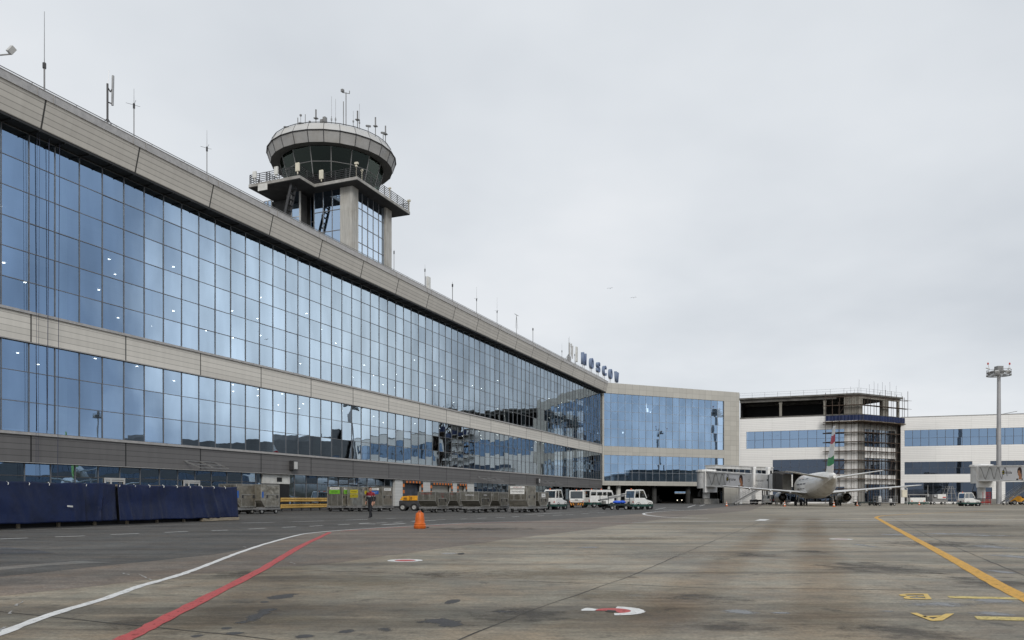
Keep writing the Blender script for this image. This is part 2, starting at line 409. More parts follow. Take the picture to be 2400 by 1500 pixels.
    bp = n('ShaderNodeBump'); bp.inputs['Strength'].default_value = .35; bp.inputs['Distance'].default_value = .012
    L(fine, bp.inputs['Height']); L(bp.outputs[0], b.inputs['Normal'])
    o = n('ShaderNodeOutputMaterial'); L(b.outputs[0], o.inputs[0])
    return m
def track(xa, ya, xb, yb, wd, c, am):
    a, b = G(xa, ya), G(xb, yb); return (a.x, a.y, b.x, b.y, wd, c, am)
BROWN = (.66, .52, .37)
stains = [track(1945, 1620, 1905, 1212, .50, BROWN, .8), track(1380, 1580, 1840, 1212, .48, BROWN, .75),
          track(520, 1480, 700, 1296, .75, (.6, .52, .44), .8), track(250, 1540, 400, 1440, .6, (.68, .6, .52), .6),
          track(1200, 1520, 1560, 1400, .45, (.8, .7, .56), .6)]
m_apron = ground_mat('apron_concrete', (.186, .162, .122), (.305, .272, .216), stains=stains, wet=.08)
m_brown = ground_mat('old_brown_asphalt', (.150, .127, .105), (.205, .175, .148), grain=.3, blotch=.4, dark=.3, streak=.6)
m_road = ground_mat('road_asphalt', (.078, .074, .068), (.110, .105, .097), grain=.34, blotch=.45, dark=.35, streak=.7)
m_patch = ground_mat('dark_asphalt_patch', (.055, .056, .06), (.078, .079, .083), grain=.4, blotch=.4, dark=.2)
m_wet = ground_mat('damp_concrete', (.16, .165, .17), (.23, .235, .24), grain=.12, blotch=.6, dark=.1, wet=.42)
m_pale = ground_mat('pale_trodden_strip', (.17, .16, .145), (.21, .2, .185), grain=.25, blotch=.5)
def paint(name, col, wear=.35):
    m, t, n, L = nodes(name)
    tcn = n('ShaderNodeTexCoord'); a = n('ShaderNodeTexNoise'); a.inputs['Scale'].default_value = 6; a.inputs['Detail'].default_value = 10; a.inputs['Roughness'].default_value = .75
    L(tcn.outputs['Object'], a.inputs['Vector'])
    r = n('ShaderNodeValToRGB'); L(a.outputs['Fac'], r.inputs[0]); e = r.color_ramp
    e.elements[0].position = .3; e.elements[0].color = C4(tuple(c * (1 - wear) + .08 * wear for c in col)); e.elements[1].position = .55; e.elements[1].color = C4(col)
    b = n('ShaderNodeBsdfPrincipled'); L(r.outputs[0], b.inputs['Base Color']); b.inputs['Roughness'].default_value = .6; b.inputs['Specular IOR Level'].default_value = .3
    fk = n('ShaderNodeTexNoise'); fk.inputs['Scale'].default_value = 14; fk.inputs['Detail'].default_value = 8; fk.inputs['Roughness'].default_value = .8; L(tcn.outputs['Object'], fk.inputs['Vector'])
    fm = n('ShaderNodeMapRange'); L(fk.outputs['Fac'], fm.inputs[0]); fm.inputs[1].default_value = .60 - .16 * wear; fm.inputs[2].default_value = .70 - .14 * wear
    tr = n('ShaderNodeBsdfTransparent'); ms = n('ShaderNodeMixShader'); L(fm.outputs[0], ms.inputs[0]); L(b.outputs[0], ms.inputs[1]); L(tr.outputs[0], ms.inputs[2])
    o = n('ShaderNodeOutputMaterial'); L(ms.outputs[0], o.inputs[0]); return m
def soft_patch(name, col, rough, amount=.9, edge=.5):
    """a stain or repair that thins out raggedly towards its own outline (object space: radius 1)"""
    m, t, n, L = nodes(name)
    tcn = n('ShaderNodeTexCoord'); ge = n('ShaderNodeNewGeometry')
    ln = n('ShaderNodeVectorMath', operation='LENGTH'); L(tcn.outputs['Object'], ln.inputs[0])
    a = n('ShaderNodeTexNoise'); a.inputs['Scale'].default_value = 2.2; a.inputs['Detail'].default_value = 7; a.inputs['Roughness'].default_value = .7; L(ge.outputs['Position'], a.inputs['Vector'])
    f = n('ShaderNodeTexNoise'); f.inputs['Scale'].default_value = 22; f.inputs['Detail'].default_value = 5; f.inputs['Roughness'].default_value = .8; L(ge.outputs['Position'], f.inputs['Vector'])
    s1 = n('ShaderNodeMath', operation='MULTIPLY_ADD'); L(a.outputs['Fac'], s1.inputs[0]); s1.inputs[1].default_value = 4.2; s1.inputs[2].default_value = -2.1
    s2 = n('ShaderNodeMath', operation='MULTIPLY_ADD'); L(f.outputs['Fac'], s2.inputs[0]); s2.inputs[1].default_value = .9; L(s1.outputs[0], s2.inputs[2])
    s3 = n('ShaderNodeMath', operation='SUBTRACT'); L(s2.outputs[0], s3.inputs[0]); L(ln.outputs['Value'], s3.inputs[1])
    mr = n('ShaderNodeMapRange'); L(s3.outputs[0], mr.inputs[0]); mr.inputs[1].default_value = -.55; mr.inputs[2].default_value = -.55 + edge; mr.inputs[4].default_value = amount
    r = n('ShaderNodeValToRGB'); L(f.outputs['Fac'], r.inputs[0]); r.color_ramp.elements[0].position = .35; r.color_ramp.elements[1].position = .65
    r.color_ramp.elements[0].color = C4(tuple(c * .72 for c in col)); r.color_ramp.elements[1].color = C4(tuple(c * 1.25 for c in col))
    b = n('ShaderNodeBsdfPrincipled'); L(r.outputs[0], b.inputs['Base Color']); b.inputs['Roughness'].default_value = rough; b.inputs['Specular IOR Level'].default_value = .35
    tr = n('ShaderNodeBsdfTransparent'); ms = n('ShaderNodeMixShader'); L(mr.outputs[0], ms.inputs[0]); L(tr.outputs[0], ms.inputs[1]); L(b.outputs[0], ms.inputs[2])
    o = n('ShaderNodeOutputMaterial'); L(ms.outputs[0], o.inputs[0]); return m
s_dark = soft_patch('tar_repair', (.070, .071, .074), .8, .8, .25); s_damp = soft_patch('damp_film', (.20, .205, .21), .34, .75, .7); s_oil = soft_patch('oil_stain', (.055, .048, .040), .6, .6, .9); s_tan = soft_patch('tan_scuffing', (.235, .20, .145), .8, .5, 1.1); s_pale = soft_patch('pale_wear', (.30, .285, .25), .8, .45, 1.1)
p_white = paint('white_road_paint', (.70, .70, .685), .3); p_worn = paint('worn_white_road_paint', (.42, .41, .39), .75)
p_red = paint('red_road_paint', (.45, .075, .072), .3); p_yellow = paint('yellow_road_paint', (.62, .33, .035), .35); p_lemon = paint('faded_yellow_road_paint', (.60, .47, .16), .5)
p_joint = mat('joint_tar', (.045, .043, .040), .8, 0, .3, 3)

mb = MB(); mb.quad((-900, -60, 0), (900, -60, 0), (900, 1800, 0), (-900, 1800, 0))
apron = tag(mb.build('apron', m_apron), kind='structure')
apron['label'] = 'worn grey concrete aircraft apron with joints, stains and painted lines'
def jitter(pts, amp, step):
    out = []
    for a, b in zip(pts[:-1], pts[1:]):
        k = max(1, int((b - a).length / step)); nrm = Vector((-(b - a).y, (b - a).x, 0)).normalized()
        for i in range(k):
            out.append(a.lerp(b, i / k) + (nrm * random.uniform(-amp, amp) if i else Vector()))
    return out + [pts[-1]]
def sheet(name, pts, z, m, parent=None, kind=None):
    tri = tessellate_polygon([[Vector((p.x, p.y, 0)) for p in pts]])
    mb = MB(); mb.fixn = False
    fs = []
    for t in tri:
        a, b, c = [pts[i] for i in t]
        fs.append(tuple(t) if (b - a).cross(c - a).z > 0 else tuple(reversed(t)))
    z = z * .3; mb.add([(p.x, p.y, z) for p in pts], fs)
    o = mb.build(name, m, parent)
    if kind: tag(o, kind=kind)
    return o
def smooth_path(pts, k=6):
    out = []
    for i in range(len(pts) - 1):
        p0, p1, p2, p3 = pts[max(0, i - 1)], pts[i], pts[i + 1], pts[min(len(pts) - 1, i + 2)]
        for j in range(k):
            t = j / k
            out.append(.5 * ((2 * p1) + (p2 - p0) * t + (2 * p0 - 5 * p1 + 4 * p2 - p3) * t * t + (3 * p1 - p0 - 3 * p2 + p3) * t ** 3))
    return out + [pts[-1]]
def strip(name, pts, w, z, m, parent, jit=.004, wfun=None):
    mb = MB(); mb.fixn = False; L_ = []
    for i, p in enumerate(pts):
        d = (pts[min(i + 1, len(pts) - 1)] - pts[max(i - 1, 0)]); nrm = Vector((-d.y, d.x, 0)).normalized()
        ww = w / 2 * (wfun(i / (len(pts) - 1)) if wfun else 1)
        L_ += [p + nrm * (ww + random.uniform(-jit, jit)), p - nrm * (ww + random.uniform(-jit, jit))]
    z = z * .3; mb.add([(p.x, p.y, z) for p in L_], [(2 * i + 1, 2 * i + 3, 2 * i + 2, 2 * i) for i in range(len(pts) - 1)])
    return mb.build(name, m, parent)
def GP(*xy): return [G(x, y) for x, y in xy]
# old brown asphalt between the concrete and the buildings, then the darker service road on it
lo = jitter(GP((-1200, 1500), (-300, 1418), (0, 1397), (233, 1373), (413, 1350), (533, 1339), (633, 1331), (800, 1318), (907, 1302), (1067, 1281), (1200, 1262), (1350, 1245), (1500, 1224), (1610, 1209), (1700, 1202), (1760, 1196)), .08, .8)
area = sheet('asphalt_paving', lo + [Vector((60, 185, 0)), Vector((-10, 260, 0)), Vector((-140, 120, 0))], .004, m_brown, None, 'structure')
rd = jitter(GP((-900, 1450), (-200, 1375), (0, 1352), (267, 1324), (500, 1300), (620, 1276), (720, 1250), (800, 1243), (907, 1236.5), (1000, 1231), (1100, 1226), (1227, 1222.5), (1330, 1216), (1450, 1208), (1510, 1203), (1560, 1198), (1630, 1195)), .05, .8)
road = sheet('service_road', rd + [Vector((56, 180, 0)), Vector((-10, 250, 0)), Vector((-130, 110, 0))], .008, m_road, None, 'structure')
sheet('pale_strip', jitter(GP((-80, 1345), (0, 1336), (120, 1325), (262, 1318), (180, 1315), (0, 1329), (-80, 1334), (-80, 1345)), .03, .4)[:-1], .012, m_pale, road)
sheet('dark_patch', jitter(GP((-60, 1299), (60, 1299), (130, 1297), (80, 1289), (20, 1283), (-60, 1284), (-60, 1299)), .05, .5)[:-1], .012, m_patch, road)
def blob(name, x, y, wpx, hpx, m, z=.004, n=22, rag=.28, parent=apron):
    c = G(x, y); a = (G(x + wpx / 2, y) - c).length; b = (G(x, y - hpx / 2) - c).length
    pts = []
    for i in range(n):
        q = 2 * math.pi * i / n; r = 1 + random.uniform(-rag, rag)
        pts.append(c + Vector((a * r * math.cos(q), b * r * math.sin(q), 0)))
    return sheet(name, pts, z, m, parent)
def soft(name, x, y, wpx, hpx, m, z=.005, rot=0.0, parent=apron):
    c = G(x, y); a = (G(x + wpx / 2, y) - c).length; b = (G(x, y - hpx / 2) - c).length
    mb = MB(); mb.fixn = False; n = 24
    mb.add([(1.7 * math.cos(2 * math.pi * i / n), 1.7 * math.sin(2 * math.pi * i / n), 0) for i in range(n)], [tuple(range(n))])
    o = mb.build(name, m, parent); o.location = (c.x, c.y, z * .3 + random.uniform(0, .0005)); o.scale = (a, b, 1); o.rotation_euler = (0, 0, rot); return o
for x, y, w, h in ((664, 1398, 38, 14), (607, 1441, 52, 22), (620, 1411, 24, 5), (555, 1484, 40, 7), (462, 1491, 36, 8), (1056, 1411, 34, 12), (1045, 1459, 68, 22), (815, 1480, 36, 16),
                   (900, 1475, 56, 14), (716, 1491, 32, 8), (530, 1473, 30, 5), (1180, 1434, 50, 8)):
    soft('asphalt_patch', x, y, w * random.uniform(.75, 1.3), h * random.uniform(.7, 1.2), s_dark, rot=random.uniform(-.5, .5))
for x, y, w, h in ((1735, 1434, 92, 20), (1830, 1437, 60, 5), (2190, 1415, 190, 14), (2330, 1409, 150, 12), (2330, 1440, 90, 10), (2085, 1433, 40, 5), (2110, 1253, 130, 5), (2230, 1251, 170, 4), (2330, 1282, 90, 8),
                   (2380, 1305, 70, 12), (2310, 1255, 110, 3), (2030, 1279, 34, 7), (1380, 1283, 60, 4), (2345, 1340, 60, 8), (1975, 1219, 34, 3)):
    soft('damp_patch', x, y, w, h, s_damp, .008)
for x, y, w, h, m in ((1300, 1345, 420, 30, s_tan), (1560, 1300, 360, 22, s_pale), (1180, 1288, 300, 14, s_pale), (860, 1365, 320, 30, s_tan), (2050, 1330, 260, 26, s_oil), (2200, 1275, 300, 14, s_oil), (1760, 1300, 120, 10, s_oil), (1905, 1293, 90, 8, s_oil), (1640, 1400, 200, 20, s_oil),
                      (1430, 1395, 260, 24, s_tan), (2330, 1365, 260, 26, s_oil), (1230, 1440, 260, 30, s_oil), (690, 1450, 240, 22, s_tan), (1480, 1262, 300, 10, s_tan), (1700, 1250, 260, 8, s_pale), (560, 1345, 130, 14, s_oil), (330, 1460, 160, 22, s_oil), (2120, 1480, 280, 40, s_oil), (1680, 1470, 240, 30, s_oil), (1020, 1345, 160, 10, s_oil),
                      (1900, 1236, 300, 7, s_tan), (2250, 1232, 300, 6, s_oil), (1120, 1240, 300, 8, s_oil), (200, 1300, 300, 12, s_oil), (450, 1275, 260, 8, s_pale)):
    soft('stain_patch', x, y, w, h, m, .0225 if m is s_oil and False else .0055)
# joints
for pts in (((-300, 1404), (0, 1434), (560, 1490), (800, 1519)), ((1040, 1516), (1230, 1437), (1460, 1357), (1660, 1273), (1800, 1216)), ((2090, 1213), (2180, 1258), (2300, 1308), (2400, 1349), (2700, 1466)),
            ((1100, 1360), (1420, 1368), (1640, 1378), (2000, 1381), (2300, 1386)), ((640, 1332), (760, 1338), (900, 1343))):
    strip('expansion_joint', jitter(GP(*pts), .012, .5), .017, .010, p_joint, apron, .006)
# painted lines
edge = GP((-140, 1536), (0, 1485), (123, 1440), (233, 1407.5), (333, 1373), (413, 1350.5), (467, 1331.5), (533, 1306), (567, 1293), (633, 1271.7), (700, 1254), (733, 1249), (800, 1243), (907, 1236), (1000, 1231), (1100, 1225.7), (1227, 1222), (1300, 1222.3), (1483, 1224.7))
strip('edge_line', smooth_path(edge, 6), .115, .016, p_white, apron, .012)
strip('edge_line', smooth_path(GP((1483, 1224.5), (1700, 1222), (1835, 1221), (2100, 1220), (2400, 1219), (2700, 1218)), 4), .22, .016, p_white, apron, .03)
strip('edge_line', smooth_path(GP((1480, 1217), (1600, 1213.5), (1730, 1215), (1790, 1216.5)), 4), .14, .016, p_worn, apron, .04)
red = GP((200, 1548), (293, 1498), (350, 1470), (433, 1427), (533, 1376.7), (620, 1331.7), (667, 1303), (710, 1278), (773, 1248))
strip('red_line', smooth_path(red, 6), .15, .020, p_red, apron, .012)
strip('red_line', smooth_path(GP((800, 1245), (907, 1238), (1000, 1233), (1100, 1227.6), (1227, 1223.8), (1483, 1226.3)), 5), .10, .0135, p_red, apron, .02)
yel = GP((2750, 1555), (2480, 1438), (2393, 1398), (2317, 1358.5), (2250, 1320.5), (2200, 1293), (2133, 1257), (2085, 1231), (2063, 1218.5), (2054, 1212.5), (2073, 1208.5), (2133, 1205), (2200, 1202.2), (2330, 1198))
strip('taxi_line', smooth_path(yel, 6), .20, .018, p_yellow, apron, .008)
kerb = GP((-400, 1262), (0, 1245), (275, 1235), (550, 1226), (684, 1223.2), (829, 1218), (962, 1214), (1140, 1209), (1300, 1203), (1420, 1195))
kp = smooth_path(kerb, 10)
for i in range(0, len(kp) - 1):
    t = i / len(kp)
strip('road_edge_line', kp, .12, .0125, p_worn, road, .03)
for x0, y0, x1, y1 in ((566, 1226, 640, 1224.5), (684, 1223.2, 760, 1220.8), (812, 1219, 862, 1217.3), (905, 1216, 928, 1215), (1230, 1206, 1315, 1202)):
    strip('road_edge_line', [G(x0, y0), G((x0 + x1) / 2, (y0 + y1) / 2), G(x1, y1)], .13, .0165, p_white, road, .02)
for x0, y0, x1, y1 in ((-130, 1270, -60, 1266), (0, 1263.5, 64, 1261), (129, 1258.5, 200, 1256), (260, 1253, 325, 1250.5), (386, 1248, 441, 1245.5), (495, 1244, 534, 1242.3), (582, 1240, 622, 1238), (662, 1236.3, 693, 1234.6), (725, 1233.6, 756, 1231.8),
                       (792, 1230, 819, 1228.6), (841, 1227.3, 866, 1225.8), (883, 1226, 906, 1225), (924, 1224.4, 944, 1223.3), (1023, 1218.6, 1044, 1218), (1080, 1216.5, 1094, 1216), (1118, 1215, 1140, 1214), (1161, 1213.5, 1184, 1212.6),
                       (1200, 1211.6, 1216, 1210.6), (1260, 1209.2, 1275, 1208.4), (1295, 1208, 1318, 1207), (1325, 1206.6, 1345, 1206), (1362, 1204.5, 1380, 1203.6), (1400, 1202, 1420, 1201), (1536, 1194, 1560, 1190)):
    strip('dash_mark', [G(x0, y0), G(x1, y1)], .13, .0125, p_white, road, .01)
for x0, y0, x1, y1 in ((895, 1230, 950, 1227), (842, 1228, 880, 1228), (965, 1222, 985, 1220.5), (995, 1220.6, 1022, 1219.3), (1555, 1195, 1584, 1194), (1612, 1189, 1630, 1183.5), (1640, 1186, 1652, 1183), (1380, 1200.5, 1402, 1200)):
    strip('arrow_mark', [G(x0, y0), G(x1, y1)], .2, .0125, p_white, road, .02)
strip('stand_outline', smooth_path(GP((1660, 1194), (1631, 1195), (1559, 1198), (1520, 1201.5), (1508, 1204.5), (1521, 1208), (1559, 1212), (1610, 1214), (1660, 1215)), 5), .2, .012, p_white, apron, .02)
strip('stop_mark', [G(1781, 1220.5), G(1793, 1217)], .5, .020, p_white, apron)
# stand circles: a white ring round a red disc
def circle(x, y, wpx, inner=.5, m1=p_white, m2=p_red, cut=None):
    c = G(x, y); r = (G(x + wpx / 2, y) - c).length
    t = thing('stand_circle', None, None, c); t.parent = apron
    def ringpts(ra, rb, a0, a1, n=48):
        return [((ra + random.uniform(-.012, .012)) * math.cos(a0 + (a1 - a0) * i / n), (ra) * math.sin(a0 + (a1 - a0) * i / n)) for i in range(n + 1)], [(rb * math.cos(a0 + (a1 - a0) * i / n), rb * math.sin(a0 + (a1 - a0) * i / n)) for i in range(n + 1)]
    for a0, a1 in (cut or [(0, 2 * math.pi)]):
        A, B = ringpts(r, r * inner, a0, a1); mb = MB(); mb.fixn = False; n = len(A)
        mb.add([(p[0], p[1], .0045) for p in A + B], [(i, i + 1, n + i + 1, n + i) for i in range(n - 1)]); mb.build('ring', m1, t)
    mb = MB(); mb.fixn = False
    n = 40; a0, a1 = (0, 2 * math.pi) if not cut else (R(-75), R(180))
    mb.add([(0, 0, .0045)] + [(r * inner * .99 * math.cos(a0 + (a1 - a0) * i / n), r * inner * .99 * math.sin(a0 + (a1 - a0) * i / n), .0045) for i in range(n + 1)], [(0, i + 1, i + 2) for i in range(n)])
    mb.build('disc', m2, t)
    if cut: blob('dirt_patch', x - 5, y + 1, wpx * .17, 5, p_joint, .018)
    return t
circle(949.5, 1314, 83, .6); circle(1971, 1263.8, 52, .6, p_white, paint('faded_pink_paint', (.5, .3, .3)))
circle(1437, 1432, 148, .56, cut=[(R(-95), R(75)), (R(140), R(182))])
blob('white_patch', 1053, 1297.5, 38, 4, p_worn, .010, rag=.12); blob('drain_cover', 1081, 1298, 16, 4, p_joint, .012, rag=.15)
p_letter = paint('worn_yellow_letter_paint', (.62, .43, .12), .12)
# letters of the stand, read from the other side
def mark_letter(polys, m=None):
    for i, pts in enumerate(polys): sheet('letter_mark', GP(*pts), .018, m or p_letter, apron)
mark_letter([((2133, 1437.5), (2149, 1437.3), (2187, 1452.2), (2216, 1439.5), (2236.5, 1439), (2209, 1455.5), (2186, 1456.5), (2180, 1455.5)), ((2160, 1445.0), (2183, 1444.4), (2207, 1443.6), (2202, 1446.9), (2186, 1447.4), (2168, 1448.0))])
mark_letter([((2163, 1392.2), (2174, 1392.4), (2184, 1405.4), (2171, 1405.6)), ((2163, 1392.2), (2140, 1392), (2116, 1392.8), (2106, 1395), (2112, 1397.6), (2126, 1398.4), (2125, 1396.6), (2121, 1395.8), (2124, 1394.6), (2140, 1394), (2164.5, 1394.3)),
             ((2126, 1398.2), (2118, 1400.5), (2118.5, 1403.5), (2130, 1405.2), (2171, 1405.6), (2169.4, 1403.5), (2140, 1403.2), (2133, 1402.4), (2131.5, 1400.6), (2140, 1399.5), (2146, 1399.3), (2146, 1397.9)), ((2150, 1397.9), (2151, 1399.4), (2168.2, 1399.9), (2167, 1398))])
sheet('letter_bar', GP((2220, 1397.5), (2370, 1400.5), (2405, 1401.5), (2405, 1406), (2227, 1402.5)), .0145, p_lemon, apron)
sheet('letter_bar', GP((2283, 1445), (2460, 1449), (2480, 1457.5), (2292, 1453)), .0145, p_lemon, apron)
# scribbles of spilled paint
for x0, y0, x1, y1 in ((283, 1343, 303, 1348), (325, 1346, 353, 1360), (570, 1281, 577, 1284), (680, 1318, 690, 1323), (38, 1421, 52, 1410), (30, 1432, 22, 1440), (14, 1470, 2, 1482)):
    strip('paint_spill', jitter([G(x0, y0), G(x1, y1)], .02, .1), .02, .0205, p_worn, apron, .008)
# ------------------------------------------------------------------ terminal: the long glass facade
VPX = 1958.0
ANG_T = math.atan2(FPX, VPX - CX)                    # heading of the facade, from +X
g0 = G(700, 1196)
FT = Frame((g0.x, g0.y), ANG_T)
FT.o = Vector(FT.w(FT.s(71), 0)[:2])                 # origin on the mullion at column 71
PW = (FT.s(469) - FT.s(71)) / 8                      # pane width
S0, S1 = -16 * PW, FT.s(1411)                         # extent along the wall
NP = math.ceil((S1 - S0) / PW)
zt = lambda x, y, ly=0.0: FT.z(x, y, ly)
Z_PB = zt(0, 257, -.9); Z_PT = zt(0, 161, -1.35)
Z_M1, Z_M0 = zt(0, 714), zt(0, 788)
Z_L1, Z_L0 = zt(0, 1008), zt(0, 1080)
print('terminal', PW, S1, Z_L0, Z_L1, Z_M0, Z_M1, Z_PB, Z_PT)
terminal = thing('terminal_building', 'long glass fronted airport terminal with grey metal bands and overhanging parapet', 'terminal', FT.w(0, 0, 0), ANG_T)
SEAM = 4 * PW
m_par = clad('parapet_panels', (.53, .50, .45), SEAM, (Z_PT - Z_PB) / 6, Z_PB, 0, .075, .5, .0, .45, .05, True, .12, .9)
m_midb = clad('spandrel_panels', (.60, .57, .515), SEAM, (Z_M1 - Z_M0) / 5, Z_M0, 0, .075, .45, .0, .45, .035, True, .10, .9)
m_lowb = clad('dark_spandrel_panels', (.135, .130, .128), SEAM, (Z_L1 - Z_L0) / 5, Z_L0, 0, .09, .5, .0, .5, .035, True, .10, .9)
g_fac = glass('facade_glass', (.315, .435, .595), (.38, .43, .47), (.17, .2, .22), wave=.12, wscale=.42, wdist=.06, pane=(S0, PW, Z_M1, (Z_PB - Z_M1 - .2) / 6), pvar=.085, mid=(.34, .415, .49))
m_sill = mat('sill_metal', (.40, .385, .37), .4, .2, .1, 3)
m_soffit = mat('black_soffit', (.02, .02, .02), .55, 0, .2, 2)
def panes(name, frame_par, x0, nx, pw, z0, nz, ph, ly, gm, mw=.05, mh=.045, tilt=.006, fm=None, proud=.05, x1=None):
    """glazing: every pane a slightly tilted sheet of its own; frame: vertical and horizontal bars standing proud of it"""
    mb = MB(); mb.fixn = False
    for i in range(nx):
        for j in range(nz):
            a = x0 + i * pw; b = min(a + pw, x1 if x1 else 1e9)
            d = [random.gauss(0, tilt) for _ in range(3)]; d.append(d[0] + d[2] - d[1])
            c, e = z0 + j * ph, z0 + (j + 1) * ph
            mb.quad((a, ly + d[0], c), (b, ly + d[1], c), (b, ly + d[2], e), (a, ly + d[3], e))
    gl = mb.build(name, gm, frame_par)
    fb = MB(); X1 = x1 if x1 else x0 + nx * pw
    for i in range(nx + 1):
        x = min(x0 + i * pw, X1); fb.box(x - mw / 2, x + mw / 2, ly - proud, ly + .08, z0, z0 + nz * ph)
    for j in range(nz + 1):
        z = z0 + j * ph
        for i in range(nx):
            a = x0 + i * pw + mw / 2; b = min(x0 + (i + 1) * pw, X1) - mw / 2
            if b > a: fb.box(a, b, ly - proud * .7, ly + .08, z - mh / 2, z + mh / 2)
    fb.build('window_frame', fm or M_['aluframe'], gl)
    return gl
LY = .14
RU = (Z_PB - Z_M1 - .2) / 6
panes('upper_glazing', terminal, S0, NP, PW, Z_M1, 6, RU, LY, g_fac, x1=S1)
panes('lower_glazing', terminal, S0, NP, PW, Z_L1 + .02, 3, (Z_M0 - Z_L1 - .02) / 3, LY, g_fac, x1=S1)
mb = MB(); mb.prism([(-.9, Z_PB), (-1.35, Z_PT - .45), (-1.35, Z_PT), (0.2, Z_PT), (.2, Z_PT - .5), (-.6, Z_PB + .12), (-.6, Z_PB)], S0, S1)
mb.v = [Vector((p.y, p.x, p.z)) for p in mb.v]                       # profile was given across the wall
mb.build('parapet', m_par, terminal)
mb = MB(); mb.box(S0, S1, -1.42, -1.36, Z_PT - .5, Z_PT - .02); mb.box(S0, S1, -1.44, .3, Z_PT + .003, Z_PT + .06)
x = 0
k = math.ceil(S0 / SEAM)
while k * SEAM < S1:
    for dx in (-.55, .55): mb.box(k * SEAM + dx - .03, k * SEAM + dx + .03, -1.46, -1.425, Z_PT - .5, Z_PT + .02)
    k += 1
mb.build('coping', m_sill, terminal)
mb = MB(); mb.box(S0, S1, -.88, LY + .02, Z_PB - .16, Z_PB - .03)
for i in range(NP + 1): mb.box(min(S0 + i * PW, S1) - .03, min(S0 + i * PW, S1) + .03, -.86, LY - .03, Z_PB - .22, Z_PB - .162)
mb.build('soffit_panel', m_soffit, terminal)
def band(name, z0, z1, m, sill=True):
    mb = MB(); mb.box(S0, S1, 0, .3, z0, z1 - .17)
    o = mb.build(name, m, terminal)
    b = MB(); b.box(S0, S1, -.12, .3, z1 - .167, z1); b.box(S0, S1, -.06, .2, z0 - .05, z0 - .003)
    b.build('window_sill', m_sill, o); return o
band('spandrel_cladding', Z_M0, Z_M1, m_midb); band('base_cladding', Z_L0, Z_L1, m_lowb)
# inside: floors, columns, ceilings and their lamps, all dim behind the tinted glass
m_int = mat('hall_interior', (.16, .155, .15), .8, 0, .2, .8); m_int2 = mat('hall_column', (.42, .42, .41), .7, 0, .1, 1)
mb = MB()
floors = [Z_L0 + .6, (Z_L1 + Z_M0) / 2 + 2.3, Z_M1 - .5, Z_M1 + 3.9, Z_M1 + 7.8]
mb.box(S0, S1 + 3, 13.0, 13.3, .02, Z_PT - .3); mb.box(S0, S1 + 3, .32, 12.9, -.0 + .03, .06)
for z in (Z_L0 + .9, Z_M0 + .6): mb.box(S0, S1, .34, 12.9, z, z + .35)
for z in (Z_M1 + 3.9, Z_M1 + 7.6): mb.box(S0, S1, 2.6, 12.9, z, z + .35)
mb.box(S0, S1, .5, 12.9, Z_PB + .2, Z_PB + .4)
mb.box(S0 - .4, S0 - .05, .3, 13.3, 0, Z_PT - .3)
mb.build('hall_interior', m_int, terminal)
mb = MB()
for i in range(int((S1 - S0) / SEAM)):
    x = S0 + (i + .5) * SEAM; mb.tube((x, 1.9, .1), (x, 1.9, Z_PB), .38, n=12)
mb.build('hall_columns_frame', m_int2, terminal)
m_lamp = glow('downlight_glow', (1.0, .93, .80), 17)
cand = []
for zc in (Z_M0 + .58, Z_M1 + 3.88, Z_M1 + 7.58):
    x = S0 + 1.0
    while x < S1 - 2:
        for dy in (1.2, 4.0, 7.2, 10.4):
            if zc in (Z_M1 + 3.88, Z_M1 + 7.58) and dy < 2.6: continue
            if random.random() < (.36 if zc < Z_M1 + 5 else .2): cand.append((x + random.uniform(-.3, .3), dy, zc - .02))
        x += 2 * PW
cand.sort(key=lambda c: FT.w(c[0], c[1]).y)
lm = MB(); lm.lathe([(0, -.015), (.09, -.015), (.10, 0)], 10); lamp_me = None
vis = [c for c in cand if FT.w(c[0], .2).y > 26 and -.72 < FT.w(c[0], c[1]).x / max(1, FT.w(c[0], c[1]).y) < .13]
for i, c in enumerate(vis[:100]):
    if i == 0: l0 = lm.build('ceiling_light', m_lamp, terminal); l0.location = c
    else:
        l = l0.copy(); COL.objects.link(l); l.location = c
rest = MB()
for c in vis[100:]:
    rest.M = Matrix.Translation(c); rest.lathe([(0, -.015), (.09, -.015), (.10, 0)], 8)
if rest.v: tag(rest.build('ceiling_light', m_lamp, terminal), kind='stuff')
# roof and the rest of the block
m_roof = mat('roof_membrane', (.2, .2, .2), .9, 0, .15, .4)
mb = MB(); mb.box(S0, S1 + 3, .35, 42, Z_PT - .35, Z_PT - .25); mb.box(S0, S1 + 2, 41.5, 42, 0, Z_PT - .36); mb.build('roof', m_roof, terminal)
mb = MB(); zr = Z_PT + .9
for z in (zr,): mb.tube((S0, -.1, z), (S1, -.1, z), .03, n=6)
x = S0 + .5
while x < S1: mb.tube((x, -.1, Z_PT + .05), (x, -.1, zr), .022, n=6); x += 1.75 * PW
mb.build('roof_railing', M_['greymetal'], terminal)
